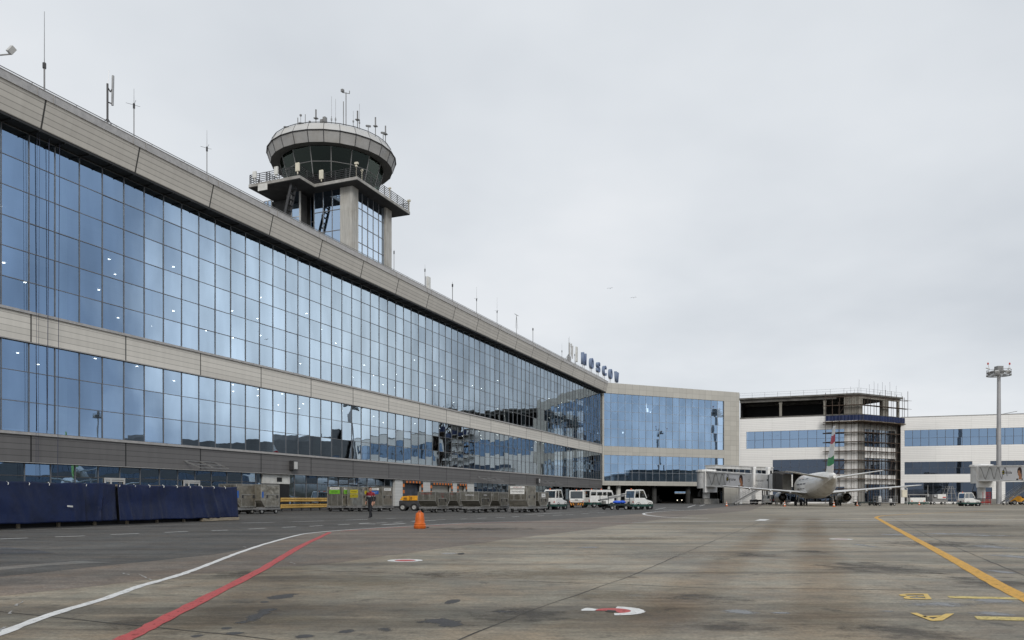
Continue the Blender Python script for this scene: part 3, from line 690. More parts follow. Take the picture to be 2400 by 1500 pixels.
# ground floor: glazing, doors, white wall with the loading gates
LG = .5
xg0, xg1 = FT.s(920, LG), FT.s(1106, LG)
n1 = round((xg0 - S0) / PW); ZG = Z_L0
g_dark = glass('ground_floor_glass', (.19, .29, .42), (.34, .39, .43), (.12, .14, .15), wave=.10, wscale=.45, wdist=.06)
def shop(x0, x1, name):
    n = max(1, round((x1 - x0) / PW)); pw = (x1 - x0) / n
    g = panes(name, terminal, x0, n, pw, .25, 1, ZG - .25 - .85, LG, g_dark, .07, .06, .005)
    panes('transom_glazing', terminal, x0, n, pw, ZG - .85, 1, .84, LG, g_dark, .07, .06, .005)
shop(S0, xg0, 'ground_glazing'); shop(xg1, S1, 'ground_glazing')
m_base = mat('dark_plinth', (.07, .07, .07), .8, 0, .2, 1)
mb = MB(); mb.box(S0, S1, LG - .12, LG + .1, 0, .245); mb.build('plinth', m_base, terminal)
m_wwall = clad('white_gate_wall', (.52, .52, .5), 1.2, .35, 0, 0, .05, .6, 0, .3, .03)
gates = [(FT.s(938, LG), FT.s(984, LG), 3.0), (FT.s(1003, LG), FT.s(1054, LG), 2.9), (FT.s(1066, LG), FT.s(1088, LG), 2.9)]
mb = MB(); xs = xg0
for a, b, h in gates:
    mb.box(xs, a, LG - .35, LG + .1, .25, ZG - .06); mb.box(a, b, LG - .30, LG + .1, h + .25, ZG - .06); xs = b
mb.box(xs, xg1, LG - .35, LG + .1, .25, ZG - .06)
mb.build('gate_wall', m_wwall, terminal)
m_hz = [mat('gate_orange', (.62, .17, .03), .5, 0, .12, 3, grime=.3), M_['darkmetal']]
m_shut = clad('roller_shutter', (.40, .39, .35), 30, .12, 0, 0, .05, .5, 0, .5, .03, False)
m_pvc = mat('dark_strip_curtain', (.05, .06, .08), .3, 0, .3, 2)
for i, (a, b, h) in enumerate(gates):
    mb = MB(); mb.box(a + .01, b - .01, LG + .25, LG + .3, .26, h + .24, 0)
    g = mb.build('loading_gate', m_pvc if i == 0 else m_shut, terminal)
    s = MB(); w = .24; nseg = 8
    for j in range(nseg):
        z0, z1 = .26 + (h) * j / nseg, .26 + (h) * (j + 1) / nseg
        for xx in (a, b - w): s.box(xx, xx + w, LG - .46, LG - .37, z0, z1, j % 2)
    nx = int((b - a) / .42)
    for j in range(nx): s.box(a + w + .005 + (b - a - 2 * w - .01) * j / nx, a + w + .005 + (b - a - 2 * w - .01) * (j + 1) / nx, LG - .46, LG - .37, h, h + .26, (j + 1) % 2)
    s.build('striped_frame', m_hz, g)
# service box over the opening beside the guard rail, louvres, doors, canopies, wall lamp
a, b = FT.s(612, LG), FT.s(676, LG)
mb = MB(); mb.box(a, b, LG - .18, LG - .02, ZG - .95, ZG - .02); o = mb.build('vent_panel', M_['whitedull'], terminal, bevel=.02)
q = MB(); q.box(b - 1.9, b - 1.2, LG - .21, LG - .182, ZG - .75, ZG - .35); q.build('vent_opening', M_['black'], o)
mb = MB(); mb.box(a, b, LG - .1, LG - .06, .26, ZG - .96); mb.build('open_doorway', M_['black'], terminal)
a, b = FT.s(787, LG), FT.s(832, LG)
mb = MB()
for j in range(6): mb.box(a, b, LG - .16, LG - .06, ZG - .78 + j * .13, ZG - .73 + j * .13)
mb.build('louvre_slats', mat('brown_louvre', (.05, .04, .035), .5, 0, .15, 2), terminal)
def door(xa, xb, zt_):
    a, b = FT.s(xa, LG), FT.s(xb, LG); mb = MB(); w = .12
    for x in (a, a + (b - a) * .28, b - w): mb.box(x, x + w, LG - .14, LG - .06, .26, zt_)
    mb.box(a, b, LG - .145, LG - .055, zt_ + .002, zt_ + .14); mb.box(a + w, b - w, LG - .10, LG - .065, zt_ - .13, zt_ - .004)
    return mb.build('entrance_door', M_['lightmetal'], terminal)
door(242, 290, 2.45); door(428, 466, 2.45)
def canopy(xa, xb, z):
    a, b = FT.s(xa), FT.s(xb); mb = MB()
    for x in (a, (a + b) / 2, b): mb.bar((x, -.02, z + .55), (x, -1.5, z), .06, .08)
    for t in (.0, .5, 1.0): mb.bar((a, -.02 - 1.48 * t, z + .55 * (1 - t)), (b, -.02 - 1.48 * t, z + .55 * (1 - t)), .06, .06)
    return mb.build('canopy_frame', M_['greymetal'], terminal)
canopy(432, 503, Z_L0 + .12); canopy(1120, 1160, Z_L0 + .3); canopy(1258, 1300, Z_L0 + .3)
def wall_lamp(x, z):
    a = FT.s(x); mb = MB(); mb.box(a - .35, a + .35, -.5, -.003, z - .45, z + .45, 0); o = mb.build('wall_lamp', M_['darkmetal'], terminal, bevel=.05)
    q = MB(); q.box(a - .25, a + .25, -.53, -.503, z - .35, z + .35); q.build('lamp_lens', M_['lightmetal'], o)
wall_lamp(683, zt(683, 1091)); wall_lamp(1258, zt(1258, 1127))
# cleaning ropes hanging down the glass at the near end, with their weights
for xp, w in ((87, .02), (93, .02), (140, .035), (115, .045)):
    s = FT.s(xp, -.5); mb = MB()
    mb.tube((s, -.5, Z_PB + .1 if xp != 115 else Z_PB), (s + random.uniform(-.05, .05), -.35, 2.4 if xp != 115 else Z_L1 + .2), w / 2, n=6)
    r = tag(mb.build('hanging_rope', mat('blue_grey_rope', (.05, .055, .09), .8)), 'thin dark rope hanging down the terminal glass by the open gable', 'rope', 'ropes hanging down the facade')
    r.parent = None; r.matrix_world = Matrix.Translation(FT.w(0, 0, 0)) @ Matrix.Rotation(ANG_T, 4, 'Z')

# ------------------------------------------------------------------ connector block at the far end of the facade
Yc0 = FPX * (Z_PT - EYE) / (HY - 897); c0 = Vector((ray(1428) * Yc0, Yc0))
Yc1 = FPX * (Z_PT - EYE) / (HY - 920); c1 = Vector((ray(1733) * Yc1, Yc1))
ANG_C = math.atan2((c1 - c0).y, (c1 - c0).x)
FC = Frame(c0, ANG_C); FC.o = Vector(FC.w(FC.s(1412), 0)[:2])
LC = FC.s(1733)
zc = lambda x, y: FC.z(x, y)
C_G0, C_G1 = FC.s(1416), FC.s(1697)
connector = thing('connector_building', 'glazed connecting block in beige square panels, raised over a dark drive-through passage', 'building', FC.w(0, 0, 0), ANG_C)
zb = zc(1500, 1138); zl0 = zc(1416, 1127); zl1 = zc(1416, 1066); zu0 = zc(1416, 1045); zu1 = zc(1416, 921)
print('connector', LC, zb, zl0, zl1, zu0, zu1, Z_PT, math.degrees(ANG_C))
m_beige = clad('beige_square_panels', (.44, .425, .385), (C_G1 - C_G0) / 18, (Z_PT - zu1) / 2, zu1, C_G0, .05, .5, 0, .35, .05, True, .05)
g_con = glass('connector_glass', (.26, .39, .57), (.42, .50, .58), (.22, .26, .3), wave=.07, wscale=.4, wdist=.06, pane=(C_G0, (C_G1 - C_G0) / 18, zu0, (zu1 - zu0) / 6), pvar=.06)
mb = MB()
mb.box(0, LC, 0, .5, zu1, Z_PT); mb.box(0, C_G1, 0, .5, zl1, zu0); mb.box(0, C_G1, 0, .5, zb, zl0); mb.box(C_G1, LC, 0, .5, 0, zu1 - .002)
mb.box(0, C_G0, .0, .5, zl0, zl1); mb.box(0, C_G0, 0, .5, zu0, zu1)
mb.build('panel_cladding', m_beige, connector)
pwc = (C_G1 - C_G0) / 18
f_light = mat('pale_window_frame', (.34, .36, .38), .4, .3, .1, 2)
panes('upper_glazing', connector, C_G0, 18, pwc, zu0, 6, (zu1 - zu0) / 6, .2, g_con, .07, .05, .004, f_light)
panes('lower_glazing', connector, C_G0, 18, pwc, zl0, 3, (zl1 - zl0) / 3, .2, g_con, .07, .05, .004, f_light)
mb = MB(); mb.box(0, LC, 8.0, 8.3, zb, Z_PT - .3); mb.box(0, LC, .52, 8, zl1 + .3, zl1 + .7); mb.box(0, LC, .52, 30, zb + .02, zb + .4); mb.box(0, LC, .52, 28, Z_PT - .3, Z_PT - .1)
mb.build('hall_interior', m_int, connector)
# roof truss diagonals and a few lit strips seen through the upper glass
mb = MB()
for i in range(8):
    a = C_G0 + i * 2.25 * pwc; b = a + 2.25 * pwc; z0, z1 = zu1 - 4.2, zu1 - .3
    mb.bar((a, 2.2, z1 if i % 2 == 0 else z0), (b, 2.2, z0 if i % 2 == 0 else z1), .25, .25); mb.bar((a, 2.3, z0), (a, 2.3, z1), .2, .2)
mb.build('roof_truss', mat('white_truss', (.7, .7, .7), .5), connector)
mb = MB()
for x, y0, y1 in ((1514, 946, 966), (1518, 957, 966), (1524, 962, 967), (1460, 1012, 1016)):
    s = FC.s(x, 3); mb.box(s - .12, s + .12, 2.95, 3.05, FC.z(x, y1, 3), FC.z(x, y0, 3))
mb.build('light_strip', glow('tube_light', (.9, .97, 1), 3), connector)
# passage under the block
m_und = mat('passage_concrete', (.06, .06, .058), .9, 0, .2, .6)
# passage walls follow the lane through the block, open to the far side
xp0, xp1 = FC.s(1462, 9), FC.s(1648, 1)
def lane(x, d): return FC.s(x, d)
mb = MB(); H0, H1 = .02, zb - .03
far = 58.0; o0, o1 = lane(1572, far), lane(1620, far)
mb.box(-3, lane(1520, 9.2), 9, 9.4, H0, H1)
mb.plan([(lane(1520, 9.4), 9.4), (lane(1520, 9.4) + .4, 9.4), (o0 - 3.6, far), (o0 - 4, far)], H0, H1)
mb.plan([(xp1, .6), (xp1 + .4, .6), (o1 + 3.4, far), (o1 + 3, far)], H0, H1)
mb.box(o0 - 6, o0, far + .02, far + .4, H0, H1); mb.box(o1, o1 + 6, far + .02, far + .4, H0, H1); mb.box(o0, o1, far + .02, far + .4, 3.45, H1); mb.box(o0, o1, far + .02, far + .4, H0, 2.75); mb.box(o0, o0 + 1.6, far + .03, far + .39, 2.75, 3.45)
mb.box(xp1 + .42, LC + 6, 6, 6.3, H0, H1)
mb.plan([(-3.5, .52), (LC, .52), (max(LC, o1 + 8), far + 1), (-3.5, far + 1)], zb - .025, zb - .005)
mb.build('passage_lining', m_und, connector)
mb = MB(); a, b = FC.s(1682, 5.8), FC.s(1694, 5.8)
for x in (a, (a + b) / 2, b - .1): mb.box(x, x + .1, 5.85, 5.95, .02, 2.9)
mb.box(a, b, 5.84, 5.96, 2.902, 3.05); mb.build('glass_door_frame', M_['lightmetal'], connector)
mb = MB(); mb.quad((a, 5.9, .02), (b, 5.9, .02), (b, 5.9, 2.9), (a, 5.9, 2.9)); mb.build('door_glazing', glass('dim_door_glass', (.04, .05, .06), (.12, .14, .15), (.10, .11, .12)), connector)
for x in (1449, 1533, 1612):
    s = FC.s(x, 2.0); mb = MB(); r = .55
    mb.tube((s, 2.0, 0.02), (s, 2.0, zb - .04), r, n=20); mb.build('support_column', M_['whitedull'] if x == 1449 else m_und, connector, smooth=True)
mb = MB(); s = FC.s(1431, -.1); mb.box(s - .25, s + .25, .52, .9, zb - .9, zb - .04); mb.build('hanging_lamp', M_['whitedull'], connector)

# a block added beyond the passage to grey the bright sky in its opening
sb0 = FC.w(lane(1590, 92), 92); sblk = thing('added_block', 'pale block added beyond the dark passage to dim its far opening', 'building', (sb0.x, sb0.y, 0), ANG_C)
mb = MB(); mb.box(-14, 14, 0, 10, 0, 9); mb.build('wall', mat('added_block_wall', (.42, .41, .39), .8, 0, .1, .6, grime=.3), sblk)
mb = MB(); mb.box(-14.3, 14.3, -.3, 10.3, 9.003, 9.4); mb.build('roof', m_roof, sblk)
panes('strip_window', sblk, -12, 12, 2.0, 3.2, 1, 1.4, -.05, g_dark)
# ------------------------------------------------------------------ white terminal with its unfinished top storey
YA = c1.y + .4
ZW = EYE + (HY - 982.5) / FPX * YA
def atz(x, y, z): Y = FPX * (z - EYE) / (HY - y); return Vector((ray(x) * Y, Y))
def line_frame(p, q): return Frame(p, math.atan2((q - p).y, (q - p).x))
pA = atz(1734, 982.5, ZW); pB = atz(1935, 975, ZW)
F1 = line_frame(pA, pB); L1 = F1.s(2010); corner = Vector(F1.w(L1, 0)[:2])
ZR = EYE + (HY - 921) / FPX * corner.y
F2 = line_frame(corner, atz(2110, 932, ZR)); L2 = F2.s(2110)
F3 = line_frame(atz(2111, 978.6, ZW), atz(2400, 970, ZW)); L3 = F3.s(2450)
print('white', ZW, ZR, L1, L2, corner, [math.degrees(f.a) for f in (F1, F2, F3)])
m_wsid = clad('white_siding', (.82, .81, .79), 7.4, .42, 0, 0, .03, .5, 0, .22, .07, True, .05)
m_con = mat('raw_concrete', (.30, .285, .25), .9, 0, .2, .8, bump=.3, grime=.45, gscale=.4)
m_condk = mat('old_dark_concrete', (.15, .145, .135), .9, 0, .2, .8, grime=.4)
g_wht = glass('strip_window_glass', (.24, .34, .48), (.40, .47, .54), (.18, .2, .22), wave=.08, wscale=.4, wdist=.06)
g_wdk = glass('dark_window_glass', (.08, .10, .135), (.24, .28, .33), (.14, .16, .18), wave=.12, wscale=.4, wdist=.07)
f_dk = mat('dark_window_frame', (.09, .10, .12), .4, .3, .1, 2)
white = thing('unfinished_terminal', 'white clad terminal wing with open black concrete top storey under construction', 'terminal', F1.w(0, 0, 0), F1.a)
def wall_with(parent, F, base, L, zt_, openings, m, thick=.4, x0=0.0):
    """a wall from 0..zt with openings [(xa,xb,za,zb)] left out, built as butted blocks"""
    mb = MB(); mb.M = base
    xs = sorted({x0, L} | {o[0] for o in openings} | {o[1] for o in openings})
    for a, b in zip(xs[:-1], xs[1:]):
        cuts = sorted([(o[2], o[3]) for o in openings if o[0] <= a + 1e-4 and o[1] >= b - 1e-4]); z = 0.0
        for c, d in cuts:
            if c > z + .001: mb.box(a, b, 0, thick, z, c)
            z = d
        if z < zt_ - .001: mb.box(a, b, 0, thick, z, zt_)
    return mb.build('white_cladding', m, parent)
def windows(parent, M, a, b, z0, z1, n, rows, gm, fm=f_dk, name='strip_window'):
    q = panes(name, parent, a, n, (b - a) / n, z0, rows, (z1 - z0) / rows, .14, gm, .09, .06, .004, fm)
    q.matrix_local = M
    return q
I4 = Matrix.Identity(4)
def rel(F, base=F1):                                   # another wall's axes seen from the first wall's
    return (Matrix.Translation(base.w(0, 0, 0)) @ Matrix.Rotation(base.a, 4, 'Z')).inverted() @ Matrix.Translation(F.w(0, 0, 0)) @ Matrix.Rotation(F.a, 4, 'Z')
a1, b1 = F1.s(1749), F1.s(1979); z1a, z1b = F1.z(1749, 1052), F1.z(1749, 1012.4)
a2 = F1.s(1811); z2a, z2b = F1.z(1811, 1113), F1.z(1811, 1078)
wall_with(white, F1, I4, L1, ZW, [(a1, b1, z1a, z1b), (a2, b1, z2a, z2b), (a2, b1, .35, 3.9)], m_wsid)
windows(white, I4, a1, b1, z1a, z1b, 11, 2, g_wht); windows(white, I4, a2, b1, z2a, z2b, 8, 2, g_wdk); windows(white, I4, a2, b1, .35, 3.9, 8, 2, g_wdk)
R2 = rel(F2)
c2, d2 = F2.s(2026), F2.s(2098)
y2 = lambda y: F2.z(2026, y)
op2 = [(c2, d2, y2(1046), y2(1005.5)), (c2, d2, y2(1112), y2(1073.5)), (c2, d2, .3, y2(1135))]
m_grey = clad('grey_netted_cladding', (.25, .245, .23), 3.0, .5, 0, 0, .06, .8, 0, .25, .06)
o = wall_with(white, F2, R2, L2, ZW, op2, m_grey)
for q in op2: windows(white, R2, q[0], q[1], q[2], q[3], 7, 2, g_wdk)
mb = MB(); mb.M = R2
for za, zb_ in ((y2(1072.5), y2(1047)), (y2(1134), y2(1113))): mb.box(c2, d2, -.05, -.003, za, zb_)
mb.build('white_spandrel', m_wsid, white)
mb = MB(); mb.box(1, L1 - 1, 7, 7.4, 0, ZW); mb.box(.5, L1 - .6, .42, 7, z2b + .4, z2b + .8); mb.M = R2; mb.box(.8, L2 - .8, 5, 5.3, 0, ZW); mb.box(.6, L2 - .6, .5, 5, y2(1060), y2(1060) + .3)
mb.build('hall_interior', m_int, white)
# top storey: floor slab, roof slab with edge beam, columns, infill, black depth
def W1(lx, ly): p = F1.w(lx, ly); return F1.loc(p)
def from2(lx, ly): return F1.loc(F2.w(lx, ly))
foot = [(0, .1), (L1 - .05, .1), from2(L2 - .1, .1), from2(L2 - .1, 24), (L1, 24), (0, 24)]
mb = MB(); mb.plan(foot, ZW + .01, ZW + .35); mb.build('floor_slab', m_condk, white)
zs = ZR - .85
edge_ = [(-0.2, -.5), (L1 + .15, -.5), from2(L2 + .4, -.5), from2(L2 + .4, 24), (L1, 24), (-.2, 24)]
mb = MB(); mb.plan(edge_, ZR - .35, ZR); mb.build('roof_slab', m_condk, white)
mb = MB(); mb.box(0, L1 - 4.5, .15, .6, zs - .25, ZR - .36); mb.box(0, L1 - 2, 10, 10.4, zs - .2, ZR - .36); mb.build('edge_beam', m_condk, white)
cols = [F1.s(1829), F1.s(1933)]
for c in cols:
    mb = MB(); mb.box(c - .28, c + .28, .62, 1.15, ZW + .36, zs - .9); mb.box(c - .36, c + .36, .605, 1.3, zs - .9, ZR - .36); mb.build('storey_column', m_con, white)
mb = MB(); ca = F1.s(1978)
mb.box(ca, L1 - .15, .12, .5, ZW + .36, ZR - .36)
mb.M = R2; xa, xb = F2.s(2023), F2.s(2071)
mb.box(.15, xa, .12, .5, ZW + .36, ZR - .36); mb.box(xa, xb, .12, .5, ZR - 1.1, ZR - .36); mb.box(xb, F2.s(2084), .12, .5, ZW + .36, ZR - .36)
mb.box(F2.s(2084), L2, .12, .5, ZR - 1.0, ZR - .36); mb.box(L2 - .7, L2 - .1, .12, .6, ZW + .36, ZR - 1.0); mb.box(F2.s(2093), F2.s(2096), 3, 3.4, ZW + .36, ZR - .36)
mb.build('concrete_infill', m_con, white)
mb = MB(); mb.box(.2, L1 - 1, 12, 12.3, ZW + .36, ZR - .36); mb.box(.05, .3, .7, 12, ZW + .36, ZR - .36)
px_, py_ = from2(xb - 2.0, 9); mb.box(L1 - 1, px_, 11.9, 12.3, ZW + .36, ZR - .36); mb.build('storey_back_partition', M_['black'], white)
mb = MB()
x = .5
pts1 = [(x_, -.35, ZR) for x_ in [i * (L1 / 9) for i in range(10)]]; pts2 = [(*from2(i * L2 / 6, -.35), ZR) for i in range(1, 7)]
ps = pts1 + pts2
for p in ps: mb.tube(p, (p[0], p[1], ZR + 1.15), .03, n=5)
for h in (.6, 1.12): mb.path([(p[0], p[1], ZR + h) for p in ps], .018, 4)
mb.build('roof_railing', M_['greymetal'], white)
mb = MB()
for xp, h in ((1994, 1.6), (2003, 1.0), (2013, 3.2), (2018, 1.4), (2038, 2.4), (2049, 3.2), (2057, 2.8), (2068, 3.3), (2075, 2.6), (2086, 3.6), (2100, 2.8)):
    F, fn = (F1, None) if xp < 2010 else (F2, from2)
    s = F.s(xp, .4); q = (s, .4) if fn is None else fn(s, .4)
    mb.tube((*q, ZR), (q[0] + random.uniform(-.06, .06), q[1], ZR + h), .024, n=5)
mb.build('rebar_lattice', M_['darkmetal'], white)
# right wing
wing = thing('white_terminal_wing', 'low white clad terminal wing with two blue window strips behind the light mast', 'terminal', F3.w(0, 0, 0), F3.a)
z3 = lambda y: F3.z(2120, y)
r1a, r1b, r2a, r2b, zg3 = z3(1046.5), z3(1008.5), z3(1112), z3(1083), z3(1131)
s3 = lambda x: F3.s(x)
x1a, x2b, x2c = s3(2120), s3(2279), s3(2321)
op3 = [(x1a, L3 - 1, r1a, r1b), (x1a, x2b, r2a, r2b), (x2c, L3 - 1, r2a, r2b), (x1a, x2b + 4, .4, zg3), (x2c + 3, L3 - 1, .4, zg3)]
wall_with(wing, F3, I4, L3, ZW, op3, m_wsid)
pw3 = (s3(2400) - s3(2120)) / 14
windows(wing, I4, x1a, L3 - 1, r1a, r1b, round((L3 - 1 - x1a) / pw3), 2, g_wht)
windows(wing, I4, x1a, x2b, r2a, r2b, 8, 2, g_wdk); windows(wing, I4, x2c, L3 - 1, r2a, r2b, round((L3 - 1 - x2c) / pw3), 2, g_wdk)
windows(wing, I4, x1a, x2b + 4, .4, zg3, 9, 2, g_wdk); windows(wing, I4, x2c + 3, L3 - 1, .4, zg3, max(1, round((L3 - 4 - x2c) / pw3)), 2, g_wdk)
mb = MB(); mb.box(.5, L3 - .5, 6, 6.4, 0, ZW - .4); mb.box(.5, L3 - .5, .42, 6, r2b + .6, r2b + 1.0); mb.build('hall_interior', m_int, wing)
mb = MB(); mb.box(0, L3, .41, 25, ZW - .35, ZW - .2); mb.box(0, .4, .41, 25, 0, ZW - .36); mb.box(-.003, L3, -.08, .4, ZW + .002, ZW + .12); mb.build('roof', m_roof, wing)
s = s3(2362); mb = MB(); mb.bar((s - 1.5, 2, ZW + .1), (s + 2.4, 3, ZW + .9), .9, .12); mb.build('roof_hatch', M_['greymetal'], wing)
# an unseen wing added off-frame, clad dark to darken the terminal glass reflection
FD = Frame(F3.w(L3 + 1.5, -1.5), F3.a); LD = 190.0
m_dkc = clad('added_wing_siding', (.10, .10, .102), 7.4, .6, 0, 0, .06, .55, 0, .25, .07, True, .05)
darkw = thing('added_dark_wing', 'added off-frame wing, clad dark to darken the low band mirrored in the terminal glass', 'terminal', FD.w(0, 0, 0), FD.a)
wall_with(darkw, FD, I4, LD, ZW, [(4, LD - 4, 11.5, 14.5), (4, LD - 4, 5.5, 8.0)], m_dkc)
windows(darkw, I4, 4, LD - 4, 11.5, 14.5, 60, 1, g_wdk); windows(darkw, I4, 4, LD - 4, 5.5, 8.0, 60, 1, g_wdk)
mb = MB(); mb.box(.5, LD - .5, 6, 6.4, 0, ZW - .4); mb.build('hall_interior', m_int, darkw)
mb = MB(); mb.box(0, LD, .41, 22, ZW - .35, ZW - .2); mb.box(20, 32, 4, 12, ZW - .19, ZW + 2.2); mb.box(90, 104, 5, 14, ZW - .19, ZW + 1.6); mb.build('roof', m_roof, darkw)
# scaffolding round the corner
sc = thing('scaffolding', 'rusty tube scaffolding with plank decks wrapped round the white terminal corner', 'scaffolding', F1.w(0, 0, 0), F1.a)
sx0 = F1.s(1935, -1.4)
run = [(x_, 0) for x_ in [sx0 + i * (L1 - sx0) / 5 for i in range(6)]]
def sp(k, off):                                        # k-th bay along the wrapped line, off metres out from the wall
    if k <= 5: return (sx0 + k * (L1 + .5 * off - sx0) / 5, -off)
    return from2((k - 5) * (L2 + 1.2) / 8 - .3 * off, -off)
mb = MB(); NB = 13
levels = [F1.z(1960, y) for y in (1167, 1145, 1123, 1101, 1080, 1058.5, 1037, 1015, 994)]
for k in range(NB + 1):
    for off in (.35, 1.4):
        q = sp(k, off); mb.tube((*q, .02), (q[0] + random.uniform(-.05, .05), q[1], (ZR + random.uniform(.1, 1.7)) if (k > 7 and off > 1) else ZR - random.uniform(-.3, 2)), .055, n=5)
for z in levels[1:] + [ZW + 2.2, ZW + 4.2]:
    for off in (.35, 1.4):
        for k in range(NB):
            mb.tube((*sp(k, off), z + random.uniform(-.04, .04)), (*sp(k + 1, off), z + random.uniform(-.04, .04)), .055, n=5)
        a, b = sp(NB, off), sp(NB - 1, off); mb.tube((*a, z), (a[0] + (a[0] - b[0]) * .7, a[1] + (a[1] - b[1]) * .7, z), .04, n=5)
        a, b = sp(0, off), sp(1, off); mb.tube((*a, z), (a[0] + (a[0] - b[0]) * .45, a[1] + (a[1] - b[1]) * .45, z), .04, n=5)
    for k in range(0, NB + 1, 1): mb.tube((*sp(k, .35), z), (*sp(k, 1.45), z), .04, n=5)
for k, z0, z1 in ((6, levels[4], levels[7]), (9, levels[2], levels[5]), (11, levels[5], levels[8]), (1, levels[2], levels[4]), (2, ZW + .4, ZR)):
    mb.tube((*sp(k, 1.42), z0), (*sp(k + 2, 1.42), z1), .04, n=5)
m_rust = mat('rusty_scaffold_tube', (.085, .06, .048), .75, .2, .25, 3, grime=.3)
mb.build('scaffold_lattice', m_rust, sc)
m_plank = mat('scaffold_plank', (.13, .095, .065), .85, 0, .2, 2, grime=.4)
for z in levels[2:8] + [ZW + 2.2]:
    mb = MB()
    for k in range(NB):
        if True:
            for off in (.55, .95):
                mb.bar((*sp(k, off), z + .08), (*sp(k + 1, off), z + .08 + random.uniform(-.03, .03)),   .36, .09)
    if mb.v: mb.build('plank_deck', m_plank, sc)
mb = MB(); zpl = F1.z(1940, 991)
for k in range(NB):
    for off in (.3, .9, 1.5, 2.0): mb.bar((*sp(k, off), zpl + random.uniform(-.05, .05)), (*sp(k + 1, off), zpl + random.uniform(-.05, .05)), .62, .12)
a, b = sp(0, 1.0), sp(1, 1.0); mb.bar((a[0] - (b[0] - a[0]) * .4, a[1], zpl + .05), (*a, zpl + .05), 1.2, .08)
mb.build('catch_platform', m_plank, sc)
mb = MB(); z0, z1 = zpl + .2, F1.z(1940, 976.5)
for k in range(NB):
    n_ = 6
    p, q = Vector((*sp(k, 2.1), 0)), Vector((*sp(k + 1, 2.1), 0)); nn = Vector((-(q - p).y, (q - p).x, 0)).normalized()
    for i in range(n_):
        a, b = p.lerp(q, i / n_) + nn * .06 * math.sin(i * 2.1 + k), p.lerp(q, (i + 1) / n_) + nn * .06 * math.sin((i + 1) * 2.1 + k)
        a2_, b2_ = a - nn * .03, b - nn * .03
        mb.add([(*a[:2], z0), (*b[:2], z0), (*b[:2], z1), (*a[:2], z1), (*a2_[:2], z0), (*b2_[:2], z0), (*b2_[:2], z1), (*a2_[:2], z1)], [(0, 1, 2, 3), (7, 6, 5, 4), (3, 2, 6, 7), (0, 4, 5, 1)])
m_tarp = mat('blue_tarpaulin', (.008, .018, .07), .5, 0, .2, 1.2, bump=.3, grime=.25, spec=.3)
mb.build('safety_tarpaulin', m_tarp, sc, smooth=True)
# ------------------------------------------------------------------ control tower
YT = 94.0
C_ = P(837, 413, YT); ZD = C_.z
FW = Frame((C_.x, C_.y), ANG_T)
def dk(x, y): return FW.loc(atz(x, y, ZD))
for nm, q in (('right', (966, 496)), ('notch', (713, 434)), ('p2', (702, 410)), ('p2left', (578, 430)), ('p2back', (732, 427))): print('deck', nm, dk(*q))
tower = thing('control_tower', 'round topped control tower with glass shaft and railed deck rising above the terminal roof', 'control tower', FW.w(0, 0, 0), ANG_T)
AR = dk(966, 496)[0]; BN = dk(713, 434)[1]; (A2, B2) = dk(702, 410); B3 = dk(578, 430)[1]
zbase = Z_PT - .24
A1 = 1.3
def bl(x, lx):                                          # local y where column x meets the plane local x = lx
    u = ray(x); b = FW.o + FW.ux * lx
    return (u * b.y - b.x) / (FW.uy.x - u * FW.uy.y)
S_IN = bl(825.5, A1)
print('deck inset', S_IN)
sa = FW.s(918, S_IN)                                   # far end of the shaft along the facade
SB = B3 - 1.2
m_shaft = mat('ribbed_concrete_pier', (.44, .43, .40), .7, 0, .12, .9, stretch=(6, 6, .5), grime=.25, gscale=.3)
g_tow = glass('tower_shaft_glass', (.30, .42, .58), (.66, .72, .78), (.10, .12, .15), wave=.05, wscale=.4)
# shaft: corner piers, glazing on the faces seen, dark core
def pier(x0, x1, y0, y1):
    mb = MB(); mb.box(x0, x1, y0, y1, zbase, ZD - .35)
    n = max(1, int((y1 - y0) / .42))
    for i in range(n): mb.box(x0 - .03, x0 - .001, y0 + .02 + i * (y1 - y0) / n, y0 + (i + 1) * (y1 - y0) / n - .05, zbase, ZD - .36)
    n = max(1, int((x1 - x0) / .42))
    for i in range(n): mb.box(x0 + .02 + i * (x1 - x0) / n, x0 + (i + 1) * (x1 - x0) / n - .05, y0 - .03, y0 - .001, zbase, ZD - .36)
    return mb.build('shaft_pier', m_shaft, tower)
pw_l = FW.loc(P(797, 500, 94))[1]
def bl(x, lx):                                          # local y where column x meets the plane local x = lx
    u = ray(x); b = FW.o + FW.ux * lx
    return (u * b.y - b.x) / (FW.uy.x - u * FW.uy.y)
yp = bl(797, A1); yg = bl(733, A1)
xpi = FW.s(840, S_IN); xpe = FW.s(904, S_IN)
pier(A1, xpi, S_IN, yp); pier(xpe, sa, S_IN, S_IN + 1.6)
ng = 5; H_ = ZD - .36 - zbase
pg = panes('shaft_glazing', tower, xpi, 5, (xpe - xpi) / 5, zbase, 6, H_ / 6, S_IN + .3, g_tow, .10, .09, .003)
MR = Matrix.Rotation(R(90), 4, 'Z')                    # wall that looks back along the facade: its x runs inwards
q = panes('shaft_glazing', tower, 0, 3, (yg - yp) / 3, zbase, 5, H_ / 5, 0, g_tow, .10, .09, .003)
q.matrix_local = Matrix.Translation((A1 + .3, yp, 0)) @ Matrix(((0, 1, 0, 0), (1, 0, 0, 0), (0, 0, 1, 0), (0, 0, 0, 1)))
y7a, y7b = bl(703, A1 - 1.0), bl(683, A1 - 1.0)
q = panes('shaft_glazing', tower, 0, 2, (y7a - yg) / 2, zbase, 4, H_ / 4, 0, glass('deep_blue_glass', (.04, .12, .28), (.2, .3, .45), (.05, .06, .08)), .10, .09, .003)
q.matrix_local = Matrix.Translation((A1 + 1.2, yg, 0)) @ Matrix(((0, 1, 0, 0), (1, 0, 0, 0), (0, 0, 1, 0), (0, 0, 0, 1)))
